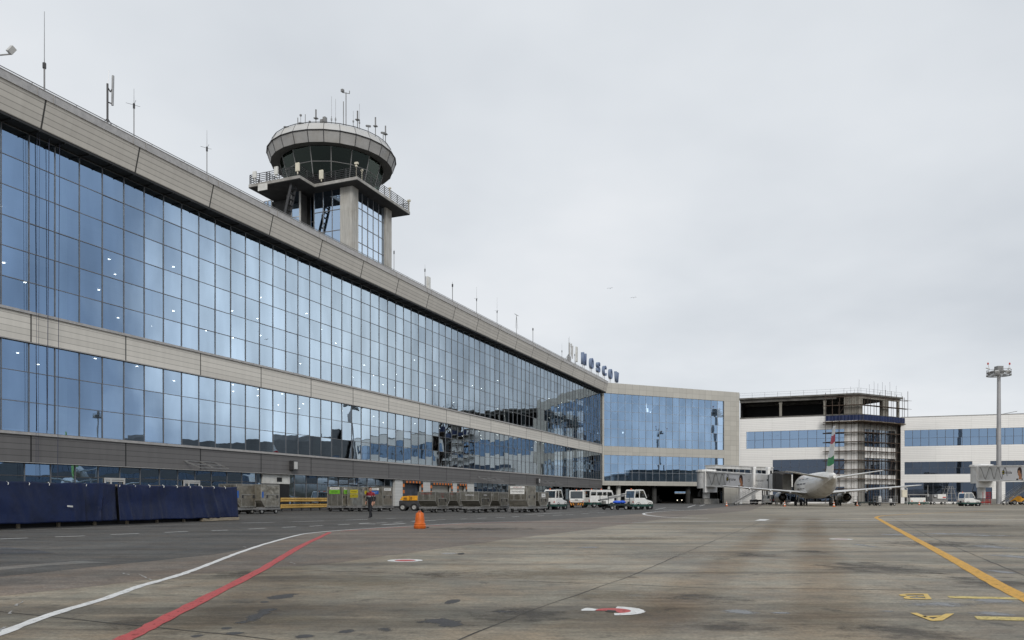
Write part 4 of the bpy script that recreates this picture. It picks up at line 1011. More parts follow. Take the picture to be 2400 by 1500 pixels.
q = panes('shaft_glazing', tower, 0, 1, y7b - y7a, zbase, 4, H_ / 4, 0, g_tow, .2, .09, .003, M_['lightmetal'])
q.matrix_local = Matrix.Translation((A1 - 1.0, y7a, 0)) @ Matrix(((0, 1, 0, 0), (1, 0, 0, 0), (0, 0, 1, 0), (0, 0, 0, 1)))
y8a, y8b = bl(634, A1), bl(616, A1)
q = panes('shaft_glazing', tower, 0, 2, (y8b - y8a) / 2, zbase, 5, H_ / 5, 0, g_tow, .14, .09, .003, M_['lightmetal'])
q.matrix_local = Matrix.Translation((A1 + .2, y8a, 0)) @ Matrix(((0, 1, 0, 0), (1, 0, 0, 0), (0, 0, 1, 0), (0, 0, 0, 1)))
mb = MB(); m_core = mat('dark_shaft_core', (.05, .05, .05), .8, 0, .2, 1)
mb.box(A1 + 1.7, sa - .9, S_IN + 1.4, y7b, zbase, ZD - .37); mb.box(A1 + .6, sa - .9, y7b + .02, y8b - .1, zbase, ZD - .37); mb.box(A1 - .95, A1 + .58, y7a + .1, y7b - .02, zbase, ZD - .5)
mb.build('shaft_core', m_core, tower)
# deck with its notch for the stair
deck = [(0, 0), (AR, 0), (AR, B3), (A2, B3), (A2, B2), (0, B2)]
hole_x = 0
m_deck = mat('pale_deck_edge', (.36, .35, .33), .7, 0, .15, 1.2, grime=.4); m_under = mat('dark_deck_underside', (.045, .045, .045), .8, 0, .2, 1)
mb = MB(); mb.plan([(x + (.04 if x < AR / 2 else -.04), y + .04) for x, y in deck], ZD - .42, ZD - .352); mb.build('deck_underside', m_under, tower)
mb = MB(); mb.plan(deck, ZD - .35, ZD); dobj = mb.build('deck', m_deck, tower)
mb = MB(); mb.box(A2 - .09, A2 - .003, bl(627, A2), bl(605.5, A2), ZD - 1.05, ZD - .25)
mb.build('deck_sign_panel', M_['whitedull'], tower)
def railing(pts, name='deck_railing', h=1.15, bars=5, step=1.6):
    mb = MB()
    for p, q in zip(pts[:-1], pts[1:]):
        p, q = Vector(p), Vector(q); k = max(1, round((q - p).length / step))
        for i in range(k + 1):
            r = p.lerp(q, i / k); mb.tube((r.x, r.y, ZD), (r.x, r.y, ZD + h), .05, n=5)
        for j in range(bars): mb.tube((p.x, p.y, ZD + h * (j + 1) / bars), (q.x, q.y, ZD + h * (j + 1) / bars), .042, n=5)
    return mb.build(name, M_['darkmetal'], tower)
railing([(A2 + .1, B2 + .1, 0), (.1, B2 + .1, 0), (.1, .1, 0), (AR - .1, .1, 0), (AR - .1, B3 - .1, 0)])
railing([(A2 + .1, B3 - .1, 0), (A2 + .1, B2 + .1, 0)]); railing([(A2 + .1, B3 - .1, 0), (AR - .1, B3 - .1, 0)]); railing([(A2 + .1, (B2 + B3) / 2 + 1.2, 0), (1.5, (B2 + B3) / 2 + 1.2, 0)])
# stair from the roof up to the deck
sy0, sy1 = bl(640, A2 + 1.2), bl(690, A2 + 1.2)
mb = MB()
for off in (0, .9):
    mb.bar((A2 + .6 + off, sy0, zbase + 1.0), (A2 + .6 + off, sy1, ZD - .7), .08, .28)
    for hh in (.55, 1.0): mb.tube((A2 + .6 + off, sy0, zbase + 1.2 + hh), (A2 + .6 + off, sy1, ZD - .5 + hh - .6), .035, n=5)
    for i in range(6): z = zbase + 1.0 + (ZD - zbase - 1.7) * i / 5; yy = sy0 + (sy1 - sy0) * i / 5; mb.tube((A2 + .6 + off, yy, z), (A2 + .6 + off, yy, z + 1.1), .03, n=5)
for i in range(18):
    t = (i + .5) / 18; mb.box(A2 + .66, A2 + 1.44, sy0 + (sy1 - sy0) * t - .16, sy0 + (sy1 - sy0) * t + .16, zbase + 1.0 + (ZD - zbase - 1.7) * t, zbase + 1.05 + (ZD - zbase - 1.7) * t)
mb.build('outside_stair', M_['darkmetal'], tower)
# cellular panels and cameras on the railing
def rail_panel(x, y0, y1, lx, m):
    ly = bl(x, lx); zz1 = EYE + (HY - y0) / FPX * FW.w(lx, ly).y; zz0 = EYE + (HY - y1) / FPX * FW.w(lx, ly).y
    mb = MB(); mb.box(lx - .28, lx - .06, ly - .27, ly + .27, zz0, zz1); mb.tube((lx - .15, ly, zz0 - .3), (lx - .15, ly, zz0), .08, n=6)
    return mb.build('panel_antenna', m, tower, bevel=.04)
rail_panel(599, 403, 419, A2, M_['whitedull']); rail_panel(649.5, 392, 411, A2, M_['whitedull']); rail_panel(699.5, 383, 403, A2, M_['cream']); rail_panel(755, 400, 421, 0, M_['cream'])
def rail_cam(lx, ly, h, s=1.0):
    mb = MB(); mb.tube((lx, ly, ZD), (lx, ly, ZD + h), .05, n=6); mb.box(lx - .16 * s, lx + .16 * s, ly - .3 * s, ly + .25 * s, ZD + h, ZD + h + .3 * s); mb.box(lx - .12 * s, lx + .12 * s, ly - .12 * s, ly + .12 * s, ZD + h - .35 * s, ZD + h - .12 * s)
    return mb.build('surveillance_camera', M_['cream'], tower)
rail_cam(.15, .2, 1.5, .8); rail_cam(1.2, .12, 1.1, .55); rail_cam(AR * .6, .1, 1.25, .6); rail_cam(AR - .15, .1, 1.35, .75)
# round cab: leaning glass, double-faced rim, roof
YCB = YT + 9.5
cb = P(779, 400, YCB); cx_, cy_ = FW.loc((cb.x, cb.y)); RC = 151.7 / FPX * YCB / 1.03
kz = lambda y, r: EYE + (HY - y) / FPX * (YCB - r)     # height of something seen on the near side of a ring of radius r
zrim, ztop, zlow = kz(304, RC * .985), kz(287.5, RC * .93), kz(331, RC * .955)
zgt = kz(339, RC * .86); 
N_ = 26
def ring(r, z, n=N_, ph=0.0): return [(cx_ + r * math.cos(2 * math.pi * (i + ph) / n), cy_ + r * math.sin(2 * math.pi * (i + ph) / n), z) for i in range(n)]
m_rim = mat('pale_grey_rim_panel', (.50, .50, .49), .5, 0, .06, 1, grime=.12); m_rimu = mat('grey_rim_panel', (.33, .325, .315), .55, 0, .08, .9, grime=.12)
mb = MB(); mb.loft([ring(RC, zrim + .02), ring(RC * .93, ztop)], caps=False)
mb.add([(cx_, cy_, ztop + .35)] + ring(RC * .93, ztop), [(0, i + 1, (i + 1) % N_ + 1) for i in range(N_)]); mb.build('roof', m_rim, tower)
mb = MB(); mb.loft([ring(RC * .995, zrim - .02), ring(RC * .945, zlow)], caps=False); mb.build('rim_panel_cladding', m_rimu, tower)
mb = MB()
for i in range(N_):
    a = 2 * math.pi * i / N_; c, s = math.cos(a), math.sin(a)
    mb.tube((cx_ + RC * c, cy_ + RC * s, zrim), (cx_ + RC * .93 * c, cy_ + RC * .93 * s, ztop), .035, n=4)
    mb.tube((cx_ + RC * c, cy_ + RC * s, zrim), (cx_ + RC * .945 * c, cy_ + RC * .945 * s, zlow), .05, n=4)
rr = ring(RC * 1.003, zrim)
mb.path(rr + rr[:1], .07, 4); r2_ = ring(RC * .93, ztop + .1); mb.path(r2_ + r2_[:1], .05, 4)
mb.build('rim_joint_frame', M_['darkmetal'], tower)
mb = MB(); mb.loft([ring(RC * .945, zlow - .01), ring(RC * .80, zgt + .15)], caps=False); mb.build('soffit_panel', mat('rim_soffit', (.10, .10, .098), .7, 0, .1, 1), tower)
NG = 16; zgb = ZD + .5; rt, rb = RC * .805, RC * .66
g_cab = glass('cab_glass', (.018, .022, .02), (.05, .06, .055), (.44, .52, .47), wave=.0)
mb = MB(); mb.fixn = False
ga, gb = ring(rb, zgb, NG, .5), ring(rt, zgt + .12, NG, .5)
for i in range(NG): mb.quad(ga[i], ga[(i + 1) % NG], gb[(i + 1) % NG], gb[i])
gl = mb.build('cab_glazing', g_cab, tower)
mb = MB(); t = .62
for i in range(NG):
    mb.tube(ga[i], gb[i], .06, n=5); j = (i + 1) % NG
    m1_ = Vector(ga[i]).lerp(Vector(gb[i]), t); m2_ = Vector(ga[j]).lerp(Vector(gb[j]), t); mb.tube(m1_, m2_, .045, n=5); mb.tube(ga[i], ga[j], .08, n=5)
mb.build('window_frame', M_['greymetal'], gl)
mb = MB(); mb.lathe([(0, zgt + .1), (rt * .97, zgt + .1), (rt * .97, zgt + .14), (0, zgt + .14)], 24, c=(cx_, cy_)); mb.lathe([(0, ZD + 1.35), (rb * 1.12, ZD + 1.35), (rb * 1.02, ZD + .5), (0, ZD + .5)], 24, c=(cx_, cy_)); mb.lathe([(1.6, ZD + .5), (1.6, zgt + .1)], 12, c=(cx_, cy_))
for i in range(8):
    a = i * .785 + .3; mb.box(cx_ + rb * .7 * math.cos(a) - .5, cx_ + rb * .7 * math.cos(a) + .5, cy_ + rb * .7 * math.sin(a) - .5, cy_ + rb * .7 * math.sin(a) + .5, ZD + 1.36, ZD + 2.6)
mb.build('cab_interior', M_['black'], tower)
mb = MB(); mb.lathe([(rb * 1.0, ZD), (rb * 1.0, ZD + .5), (0, ZD + .5)], 32, c=(cx_, cy_)); mb.build('cab_base', m_deck, tower, smooth=True)
mb = MB(); mb.lathe([(rb * 1.12, ZD + .002), (rb * 1.12, ZD + .28), (rb * 1.0, ZD + .34)], 32, c=(cx_, cy_)); mb.build('cab_kerb', M_['lightmetal'], tower)
# antennas on the cab roof: column, top row, thickness, kind
for xp, yt, yb_, kind in ((698, 276, 299, 'rod'), (715.5, 268, 294, 'fork'), (740.5, 257, 290, 'fat'), (777, 226, 287, 'thin'), (786.5, 232, 287, 'thin'), (805, 238, 287, 'rod'), (811, 217, 288, 'mast'), (828, 260, 291, 'thin'), (838, 260, 292, 'fat'), (842.5, 243, 293, 'thin'), (880, 275, 306, 'fat'), (903.5, 295, 318, 'fat'),
                          (761.5, 275, 288, 'box'), (755, 281, 288, 'box'), (671, 299, 305, 'lamp'), (863, 296, 300, 'lamp'), (898, 312, 316, 'lamp'), (706, 290, 296, 'lamp')):
    r = RC * .90; u = ray(xp)
    # the near point of the roof ring on this column
    dx = u * YCB - cb.x; Yn = YCB - math.sqrt(max(.3, r * r - dx * dx)) * .92; w_ = Vector((u * Yn, Yn)); lx, ly = FW.loc(w_)
    z0 = ztop - .1; z1 = EYE + (HY - yt) / FPX * Yn
    mb = MB(); T = lambda z: (lx, ly, z)
    if kind == 'rod': mb.tube(T(z0), T(z1), .055, n=6)
    elif kind == 'thin': mb.tube(T(z0), T(z0 + (z1 - z0) * .35), .05, n=6); mb.tube(T(z0 + (z1 - z0) * .35), T(z1), .022, n=5); mb.tube(T(z0 + .8), T(z0 + 1.0), .11, n=6)
    elif kind == 'fat': mb.tube(T(z0), T(z1), .06, n=6); mb.tube(T((z0 + z1) / 2), T(z1), .10, n=6); mb.box(lx - .22, lx + .22, ly - .22, ly + .22, (z0 + z1) / 2, (z0 + z1) / 2 + .1)
    elif kind == 'fork':
        mb.tube(T(z0), T(z1), .045, n=6); s_ = .9
        mb.tube((lx - s_ * FW.ux.x, ly, z0 + .5), (lx + s_, ly, z0 + .5), .03, n=5)
        for d in (-s_, s_): mb.tube((lx + d, ly, z0 + .5), (lx + d, ly, z0 + 1.3), .03, n=5); mb.box(lx + d - .1, lx + d + .1, ly - .1, ly + .1, z0 + 1.3, z0 + 1.5)
    elif kind == 'mast': mb.tube(T(z0), T(z1), .06, n=6); mb.tube((lx - .35, ly + .3, z1 - .1), (lx + .3, ly - .3, z1 - .05), .04, n=5); mb.box(lx - .55, lx - .2, ly + .1, ly + .4, z1 - .05, z1 + .25); mb.tube((lx + .3, ly - .3, z1 - .05), (lx + .3, ly - .3, z1 + .3), .05, n=5)
    elif kind == 'box': mb.tube(T(z0), T(z0 + .5), .1, n=6); mb.box(lx - .22, lx + .22, ly - .18, ly + .18, z0 + .45, z1)
    else: mb.tube(T(z0), T(z1 - .1), .05, n=5); mb.bar((lx - .3, ly + .1, z1 - .05), (lx + .35, ly - .1, z1 + .12), .2, .2)
    mb.build('roof_camera' if kind in ('box', 'lamp') else 'antenna', M_['greymetal'] if kind != 'thin' else M_['steel'], tower)
# ------------------------------------------------------------------ antennas, floodlight and sign on the terminal roof
def roof_thing(name, x, label, cat, ly=-.35, group=None):
    return thing(name, label, cat, FT.w(FT.s(x, ly), ly, Z_PT + .063), ANG_T, group)
ANTG = 'antennas along the terminal roof edge'
def ht(x, y, ly=-.35): return FT.z(x, y, ly) - (Z_PT + .063)
def whip(x, ytop, label, collar=.45, radials=0.0, r=.035):
    t = roof_thing('whip_antenna', x, label, 'antenna', group=ANTG); h = ht(x, ytop); hc = h * collar
    mb = MB(); mb.tube((0, 0, 0), (0, 0, hc), r, n=6); mb.box(-.15, .15, -.15, .15, 0, .06); mb.build('mast', M_['greymetal'], t)
    mb = MB(); mb.tube((0, 0, hc - .05), (0, 0, hc + .3), r * 2.2, n=6)
    if radials:
        for a in (0, 2.1, 4.2): mb.tube((0, 0, hc + .2), (radials * math.cos(a), radials * math.sin(a), hc + .32), .012, n=4)
    mb.build('collar', M_['darkmetal'], t)
    mb = MB(); mb.tube((0, 0, hc + .3), (0, 0, h), r * .55, r * .35, n=5); mb.build('rod', M_['steel'], t)
whip(104, 27, 'tallest pale whip antenna, with double dark collar, nearest the camera on the roof', .36, 0, .05)
whip(314, 208, 'fine whip antenna with spread ground rods beside the twin pole antenna', .66, .55)
whip(485, 305, 'lone fine whip antenna on the parapet before the control tower', .6, .5)
whip(923.5, 585, 'short dark whip antenna just past the far pier of the control tower', .85)
whip(996, 620, 'slim whip antenna right beside the white upright panel antenna', .75)
whip(1060.5, 660, 'dark thick headed whip antenna, first past the white panel antenna', .8, 0, .05)
whip(1117, 672, 'whip antenna with fine tall tip, second past the white panel antenna', .55, .35)
whip(1165, 697, 'whip antenna with fine tip next before the small tripod head antenna', .5, .35)
whip(1249, 767, 'stubby dark whip antenna just past the tripod head antenna', .85, 0, .05)
whip(1317, 805, 'thin whip antenna just before the braced cluster mast', .5)
whip(1347, 822, 'thin whip antenna between the cluster mast and the tall white panel', .7)
t = roof_thing('twin_pole_antenna', 252, 'dark pole carrying a tall white side tube, near the fine whip antenna', 'antenna', group=ANTG)
h = ht(252, 196); mb = MB(); mb.tube((0, 0, 0), (0, 0, h), .07, n=7); mb.path([(-.6, .2, 0), (0, 0, .9), (.5, -.3, 0)], .03, 5); mb.build('mast', M_['darkmetal'], t)
mb = MB(); q = FT.s(262.5, -.35) - FT.s(252, -.35); mb.tube((q * .86, -.1, ht(262, 248)), (q, -.1, ht(262, 178)), .085, n=8); mb.build('side_tube', M_['steel'], t)
mb = MB(); mb.path([(0, 0, h * .93), (q * .5, -.05, h * .85), (q * .95, -.1, h * .95)], .045, 5); mb.tube((0, 0, ht(262, 248) + .1), (q * .88, -.1, ht(262, 248) + .1), .045, n=5); mb.build('bracket', M_['darkmetal'], t)
mb = MB(); mb.tube((.05, 0, h), (.12, 0, ht(255, 163)), .015, n=4); mb.build('rod', M_['steel'], t)
t = roof_thing('panel_antenna', 1004, 'white upright panel antenna midway along the roof edge', 'antenna', group=ANTG)
mb = MB(); h = ht(1004, 649); mb.box(-.3, .35, -.15, .15, .25, h); mb.build('panel', M_['whitedull'], t, bevel=.03); mb = MB(); mb.tube((-.38, .2, 0), (-.38, .2, h), .05, n=6); mb.build('mast', M_['steel'], t)
t = roof_thing('panel_antenna', 1351.5, 'tall white panel antenna just before the first blue sign letter', 'antenna', group=ANTG)
mb = MB(); h = ht(1351.5, 813); mb.box(-.45, .45, -.12, .12, h * .3, h); mb.build('panel', M_['whitedull'], t, bevel=.03); mb = MB(); mb.tube((0, .2, 0), (0, .2, h * .6), .07, n=6); mb.build('mast', M_['steel'], t)
t = roof_thing('tripod_head_antenna', 1210.5, 'thin pole antenna with a flat top bar and drooping wires', 'antenna', group=ANTG)
mb = MB(); h = ht(1210.5, 738); mb.tube((0, 0, 0), (0, 0, h), .04, n=6); mb.build('mast', M_['greymetal'], t)
mb = MB(); mb.tube((-.8, 0, h), (.8, 0, h), .04, n=5); mb.tube((-.5, 0, h - 2.2), (0, 0, h), .015, n=4); mb.tube((.6, 0, h - 2.2), (0, 0, h), .015, n=4); mb.build('top_bar', M_['greymetal'], t)
t = roof_thing('cluster_mast', 1334, 'braced lattice mast with three upright panels beside the blue sign letters', 'antenna mast', group=ANTG)
h = ht(1334, 803); mb = MB(); mb.tube((0, 0, 0), (0, 0, h), .12, n=8); mb.tube((-2.2, .6, 0), (0, 0, h * .5), .05, n=5); mb.tube((1.2, 1.5, 0), (0, 0, h * .5), .05, n=5); mb.box(-.3, .3, -.3, .3, 0, h * .35); mb.build('mast', M_['steel'], t)
for i, (dx, z0, z1) in enumerate(((-.55, .4, .95), (.5, .42, .97), (1.3, .3, .9))):
    mb = MB(); mb.bar((dx - (.25 if i == 2 else 0), -.3, h * z0), (dx, -.3, h * z1), .22, .16); mb.tube((0, 0, h * (z0 + .1)), (dx, -.3, h * (z0 + .1)), .04, n=5); mb.tube((0, 0, h * (z1 - .05)), (dx, -.3, h * (z1 - .05)), .04, n=5); mb.build('panel', M_['lightmetal'], t)
mb = MB(); mb.tube((.05, 0, h), (.05, 0, h * 1.28), .02, n=4); mb.tube((-.3, 0, h), (-.3, 0, h * 1.2), .02, n=4); mb.build('rod', M_['steel'], t)
t = thing('floodlight', 'grey box floodlight on a bent arm above the near end of the parapet', 'floodlight', FT.w(FT.s(-60, .4), .4, Z_PT - .249), ANG_T)
a = FT.s(24, -1.2) - FT.s(-60, .4); zf_ = FT.z(24, 120, -1.2) - (Z_PT - .249)
mb = MB(); mb.tube((0, 0, 0), (0, 0, zf_ - .6), .06, n=8); mb.tube((0, 0, zf_ - .6), (a, -1.6, zf_ - .18), .045, n=8); mb.build('arm', M_['steel'], t)
mb = MB(); mb.M = Matrix.Translation((a + .02, -1.65, zf_ + .06)) @ Matrix.Rotation(R(28), 4, 'Y') @ Matrix.Rotation(R(20), 4, 'X'); mb.box(-.16, .16, -.14, .14, -.22, .24); mb.build('lamp_housing', M_['lightmetal'], t, bevel=.02)
# blue rooftop letters
m_let = mat('blue_sign_paint', (.045, .095, .24), .4, 0, .1, 1.5, grime=.2); m_lets = mat('blue_grey_letter_return', (.18, .23, .33), .5, 0, .08, 1.5)
LYS = .9
sgn = thing('rooftop_letters', 'blue letters spelling MOSCOW standing on thin posts at the far roof end', 'sign', FT.w(FT.s(1368, LYS), LYS, Z_PT), ANG_T)
s0_ = FT.s(1368, LYS)
mb = MB(); zlo = 1e9
def letter_mesh(ch, w, h, d):
    cu = bpy.data.curves.new('letter', 'FONT'); cu.body = ch; cu.size = 1; cu.extrude = .2; cu.offset = .03; cu.align_x = 'CENTER'
    t_ = bpy.data.objects.new('letter_source', cu); COL.objects.link(t_); dg = bpy.context.evaluated_depsgraph_get(); dg.update()
    me = bpy.data.meshes.new_from_object(t_.evaluated_get(dg)); bpy.data.objects.remove(t_); bpy.data.curves.remove(cu)
    xs = [v.co.x for v in me.vertices]; ys = [v.co.y for v in me.vertices]; x0, x1, y0, y1 = min(xs), max(xs), min(ys), max(ys)
    for v in me.vertices:
        v.co = Vector(((v.co.x - x0) / (x1 - x0) * w - w / 2, -v.co.z / .2 * d / 2, (v.co.y - y0) / (y1 - y0) * h))
    me.materials.clear(); me.materials.append(m_let); me.materials.append(m_lets)
    for p in me.polygons: p.material_index = 0 if abs(p.normal.y) > .7 else 1
    me.update(); return me
posts = MB()
for ch, xa, xb, yt, yb_ in (('M', 1362.5, 1374, 827.4, 855), ('O', 1381, 1391, 839.5, 864.5), ('S', 1397.5, 1406, 849, 873), ('C', 1411.5, 1421, 857, 880.5), ('O', 1426, 1435, 865, 888.5), ('W', 1440, 1450, 872, 896)):
    xm = (xa + xb) / 2; s = FT.s(xm, LYS); z1 = FT.z(xm, yt, LYS) - Z_PT; z0 = FT.z(xm, yb_, LYS) - Z_PT
    w = (FT.s(xb, LYS) - FT.s(xa, LYS)) * .62
    me = letter_mesh(ch, w, z1 - z0, .6); o = bpy.data.objects.new('letter', me); COL.objects.link(o); o.parent = sgn; o.location = (s - s0_, 0, z0)
    for dx in (-.3, .3): posts.tube((s - s0_ + dx * w, .1, -.2), (s - s0_ + dx * w, .1, z0 + .15), .06, n=5); posts.tube((s - s0_ + dx * w, .1, -.2), (s - s0_ + dx * w, 1.2, -.2), .04, n=5)
    posts.tube((s - s0_ + w * .7, -.5, -.2), (s - s0_ + w * .7, -.9, .5), .05, n=5)
posts.bar((FT.s(1362, LYS) - s0_, .1, .35), (FT.s(1448, LYS) - s0_, .1, .35), .06, .06)
posts.build('sign_frame', M_['steel'], sgn)
# ------------------------------------------------------------------ blue tarpaulin barrier on timber
b0, b1 = G(-60, 1244.5), G(551, 1219.5)
FB = Frame((b0.x, b0.y), math.atan2(b1.y - b0.y, b1.x - b0.x)); LB = (b1 - b0).length
barrier = thing('tarpaulin_barrier', 'long low barrier hung with creased dark blue tarpaulin beside the service road', 'barrier', FB.w(0, 0, 0), FB.a)
from mathutils import noise as NZ
m_bt = mat('navy_tarpaulin', (.006, .014, .055), .5, 0, .18, .9, bump=.25, bscale=5, grime=.35, gscale=.7, spec=.3)
sp_ = FB.s(266)
def tarp(x0, x1, seed, z0a, z0b, zt_):
    nx, nz = int((x1 - x0) / .07), 26; mb = MB(); vs = []
    for j in range(nz + 1):
        for i in range(nx + 1):
            t = i / nx; v = j / nz; x = x0 + (x1 - x0) * t
            zb_ = z0a + (z0b - z0a) * t + .04 * NZ.noise((x * .9, seed, 3))
            zt2 = zt_ + .04 * NZ.noise((x * .6, seed, 9)) - .035 * abs(math.sin(x * 1.9 + seed))
            z = zb_ + (zt2 - zb_) * v
            f = .05 * NZ.noise((x * .5, z * .4, seed)) * 2
            # hanging folds: steep creases that fan from the fixings at the top, slanting as they go down
            amp = max(0, NZ.noise((x * .45, seed * 2.3, 5)) + .35)                  # creased in some places, taut in others
            lean = 1.3 * NZ.noise((x * .22, seed, 1)) + .25
            u = x - (1 - v) * lean
            c = NZ.noise((u * 1.5, seed * 3.1, z * .25)); f += .11 * amp * max(0, 1 - abs(c) * 3.2) * (.25 + .75 * (1 - v))
            u2 = x + (1 - v) * .8 * NZ.noise((x * .3, seed, 8))
            c2 = NZ.noise((u2 * 3.4, seed * 1.7, z * .5)); f += .035 * amp * (1 - abs(c2) * 2.2)
            f += .06 * NZ.noise((x * .8, z * 1.1, seed + 4))
            edge = min(1, (x - x0) / .5, (x1 - x) / .5); f *= .35 + .65 * edge
            bell = .10 * (1 - v) ** 1.5
            vs.append((x, -.10 - f - bell, z))
    fs = [(j * (nx + 1) + i, j * (nx + 1) + i + 1, (j + 1) * (nx + 1) + i + 1, (j + 1) * (nx + 1) + i) for j in range(nz) for i in range(nx)]
    mb.add(vs, fs); o = mb.build('tarpaulin_sheet', m_bt, barrier, smooth=True)
    s = o.modifiers.new('thickness', 'SOLIDIFY'); s.thickness = .008; return o
def ties():
    mb = MB(); x = .3
    while x < LB - .1:
        mb.tube((x, -.16, 1.66), (x + .05, -.02, 1.72), .012, n=5); mb.tube((x - .02, -.155, 1.60), (x, -.16, 1.67), .012, n=5); x += .85
    mb.build('tie_cord_seam', M_['paperw'], barrier)
ties()
tarp(0, sp_ - .02, 2.3, .20, .20, 1.74); tarp(sp_ + .10, LB, 7.7, .19, .16, 1.72)
mb = MB(); mb.box(0, LB, .02, .12, 1.62, 1.70)
for i in range(9): x = LB * (i + .02) / 8.1; mb.box(x, x + .1, .13, .22, 0.02, 1.68)
mb.build('timber_frame', M_['wood'], barrier)
mb = MB(); mb.box(sp_ + .05 + 5.2, LB + .05, -.22, .0, .02, .17); mb.build('base_beam', M_['wood'], barrier, bevel=.01)
m_dk = mat('dark_backing_sheet', (.02, .02, .022), .8, 0, .2, 1); mb = MB(); mb.box(.05, LB - .05, .24, .26, .02, 1.6); mb.build('backing_sheet', m_dk, barrier)
# pallets pushed under the near end
def pallet(x, y, ang, label, w=1.2, ly=-.3):
    p = G(x, y); t = thing('wooden_pallet', label, 'pallet', (p.x, p.y, .022), FB.a + ang, 'pallets under the blue barrier')
    mb = MB()
    for i in range(5): mb.box(-w / 2, w / 2, .0 + i * .19, .1 + i * .19, .12, .142)
    mb.build('deck_planks', M_['wood'], t)
    for xx in (-w / 2, -.06, w / 2 - .12):
        b = MB(); b.box(xx, xx + .12, 0, .86, .0, .118); b.build('bearer', M_['wood'], t)
    return t
pallet(30, 1238, R(8), 'weathered pallet nearest the camera under the blue barrier, tilted outwards')
pallet(92, 1236.5, R(-4), 'weathered pallet in the middle under the barrier, by the yellow block')
pallet(160, 1233.5, R(2), 'weathered pallet farthest from the camera under the blue barrier')
p = G(121, 1235.5); mb = MB(); mb.box(-.09, .09, -.06, .12, 0, .13); o = mb.build('wood_block', M_['yellow'], None, bevel=.01); o.location = (p.x, p.y, .022); o.rotation_euler = (0, 0, FB.a); tag(o, 'small yellow block lying between the pallets under the barrier', 'block')
for x, y, lb in ((322, 1228, 'short grey timber offcut under the middle of the blue barrier'), (190, 1232, 'upright timber offcut beside the farthest pallet under the barrier')):
    p = G(x, y); mb = MB(); mb.box(-.22, .22, -.08, .08, 0, .14); o = mb.build('timber_offcut', M_['wood'], None, bevel=.01); o.location = (p.x, p.y, .022); o.rotation_euler = (0, 0, FB.a + .1); tag(o, lb, 'timber', 'timber offcuts under the barrier')
mb = MB(); s_ = FB.s(162, -.3); zz = FB.z(162, 1186, -.3)
mb.bar((s_ - .12, -.36, zz), (s_ + .10, -.36, zz - .02), .05, .06); q = mb.build('tape_patch', M_['whitedull'], barrier)

# ------------------------------------------------------------------ air freight containers on dollies
m_alu = mat('dented_container_aluminium', (.40, .375, .32), .33, .8, .2, 1.8, bump=.6, bscale=3, grime=.45, gscale=1.6)
m_alud = mat('dull_container_aluminium', (.25, .235, .20), .38, .75, .22, 1.8, bump=.5, bscale=3, grime=.4, gscale=1.6)
m_alu2 = mat('grimy_container_aluminium', (.30, .275, .23), .4, .7, .25, 1.2, bump=.6, bscale=2.5, grime=.6, gscale=1.1)
m_alu3 = mat('bright_container_aluminium', (.50, .48, .43), .28, .85, .18, 2.2, bump=.6, bscale=3.5, grime=.4, gscale=2)
m_edge = mat('container_edge_rail', (.36, .35, .32), .4, .5, .15, 4)
P_LD3 = [(-.56, 0), (1.0, 0), (1.0, 1.63), (-1.0, 1.63), (-1.0, .50)]
P_LD3R = [(-1.0, 0), (.56, 0), (1.0, .50), (1.0, 1.63), (-1.0, 1.63)]
P_BOX = [(-.78, 0), (.78, 0), (.78, 1.63), (-.78, 1.63)]
P_AKH = [(-.78, 0), (.78, 0), (1.22, .46), (1.22, 1.14), (-1.22, 1.14), (-1.22, .46)]
DEPTH = 1.53
def wheel_pair_meshes(r, w):
    a = MB(); a.lathe([(r * .55, -w / 2), (r * .92, -w / 2), (r, -w / 2 + .03), (r, w / 2 - .03), (r * .92, w / 2), (r * .55, w / 2)], 20, axis='z')
    a.v = [Vector((p.x, p.z, p.y)) for p in a.v]
    b = MB(); b.lathe([(0, -w * .36), (r * .2, -w * .40), (r * .3, -w * .30), (r * .56, -w * .38), (r * .56, w * .38), (r * .3, w * .30), (r * .2, w * .40), (0, w * .36)], 16, axis='z')
    b.v = [Vector((p.x, p.z, p.y)) for p in b.v]
    ta = a.mesh('wheel', M_['rubber']); tb = b.mesh('rim', M_['rim'])
    for me in (ta, tb): me.polygons.foreach_set('use_smooth', [True] * len(me.polygons)); me.set_sharp_from_angle(angle=R(40))
    return ta, tb
_wm = {}
def wheels(parent, spots, r, w):
    if (r, w) not in _wm: _wm[(r, w)] = wheel_pair_meshes(r, w)
    ta, tb = _wm[(r, w)]
    for x, y in spots:
        o = bpy.data.objects.new('wheel', ta); COL.objects.link(o); o.parent = parent; o.location = (x, y, r)
        i = bpy.data.objects.new('rim', tb); COL.objects.link(i); i.parent = o
ZD_ = .50
def dolly(loc, rz, label):
    t = thing('container_dolly', label, 'dolly', loc, rz, 'low dollies under the freight containers')
    mb = MB()
    for y in (-.72, .64): mb.box(-1.15, 1.15, y, y + .08, .30, .46)
    for x in (-1.15, -.4, .35, 1.07): mb.box(x, x + .08, -.638, .638, .32, .44)
    for y in (-.5, .42): mb.box(-1.1, 1.1, y, y + .08, .441, .485)
    mb.box(-.95, -.6, -.15, .15, .2, .318); mb.box(.6, .95, -.15, .15, .2, .318)
    for x in (-.78, .78): mb.tube((x, -.56, .17), (x, .56, .17), .045, n=6)
    mb.build('chassis', M_['greymetal'], t)
    b = MB(); b.bar((1.15, 0, .34), (1.95, 0, .22), .07, .07); b.tube((1.95, 0, .16), (1.95, 0, .28), .07, n=8); b.build('tow_bar', M_['darkmetal'], t)
    wheels(t, [(-.78, -.6), (-.78, .6), (.78, -.6), (.78, .6)], .19, .14)
    return t
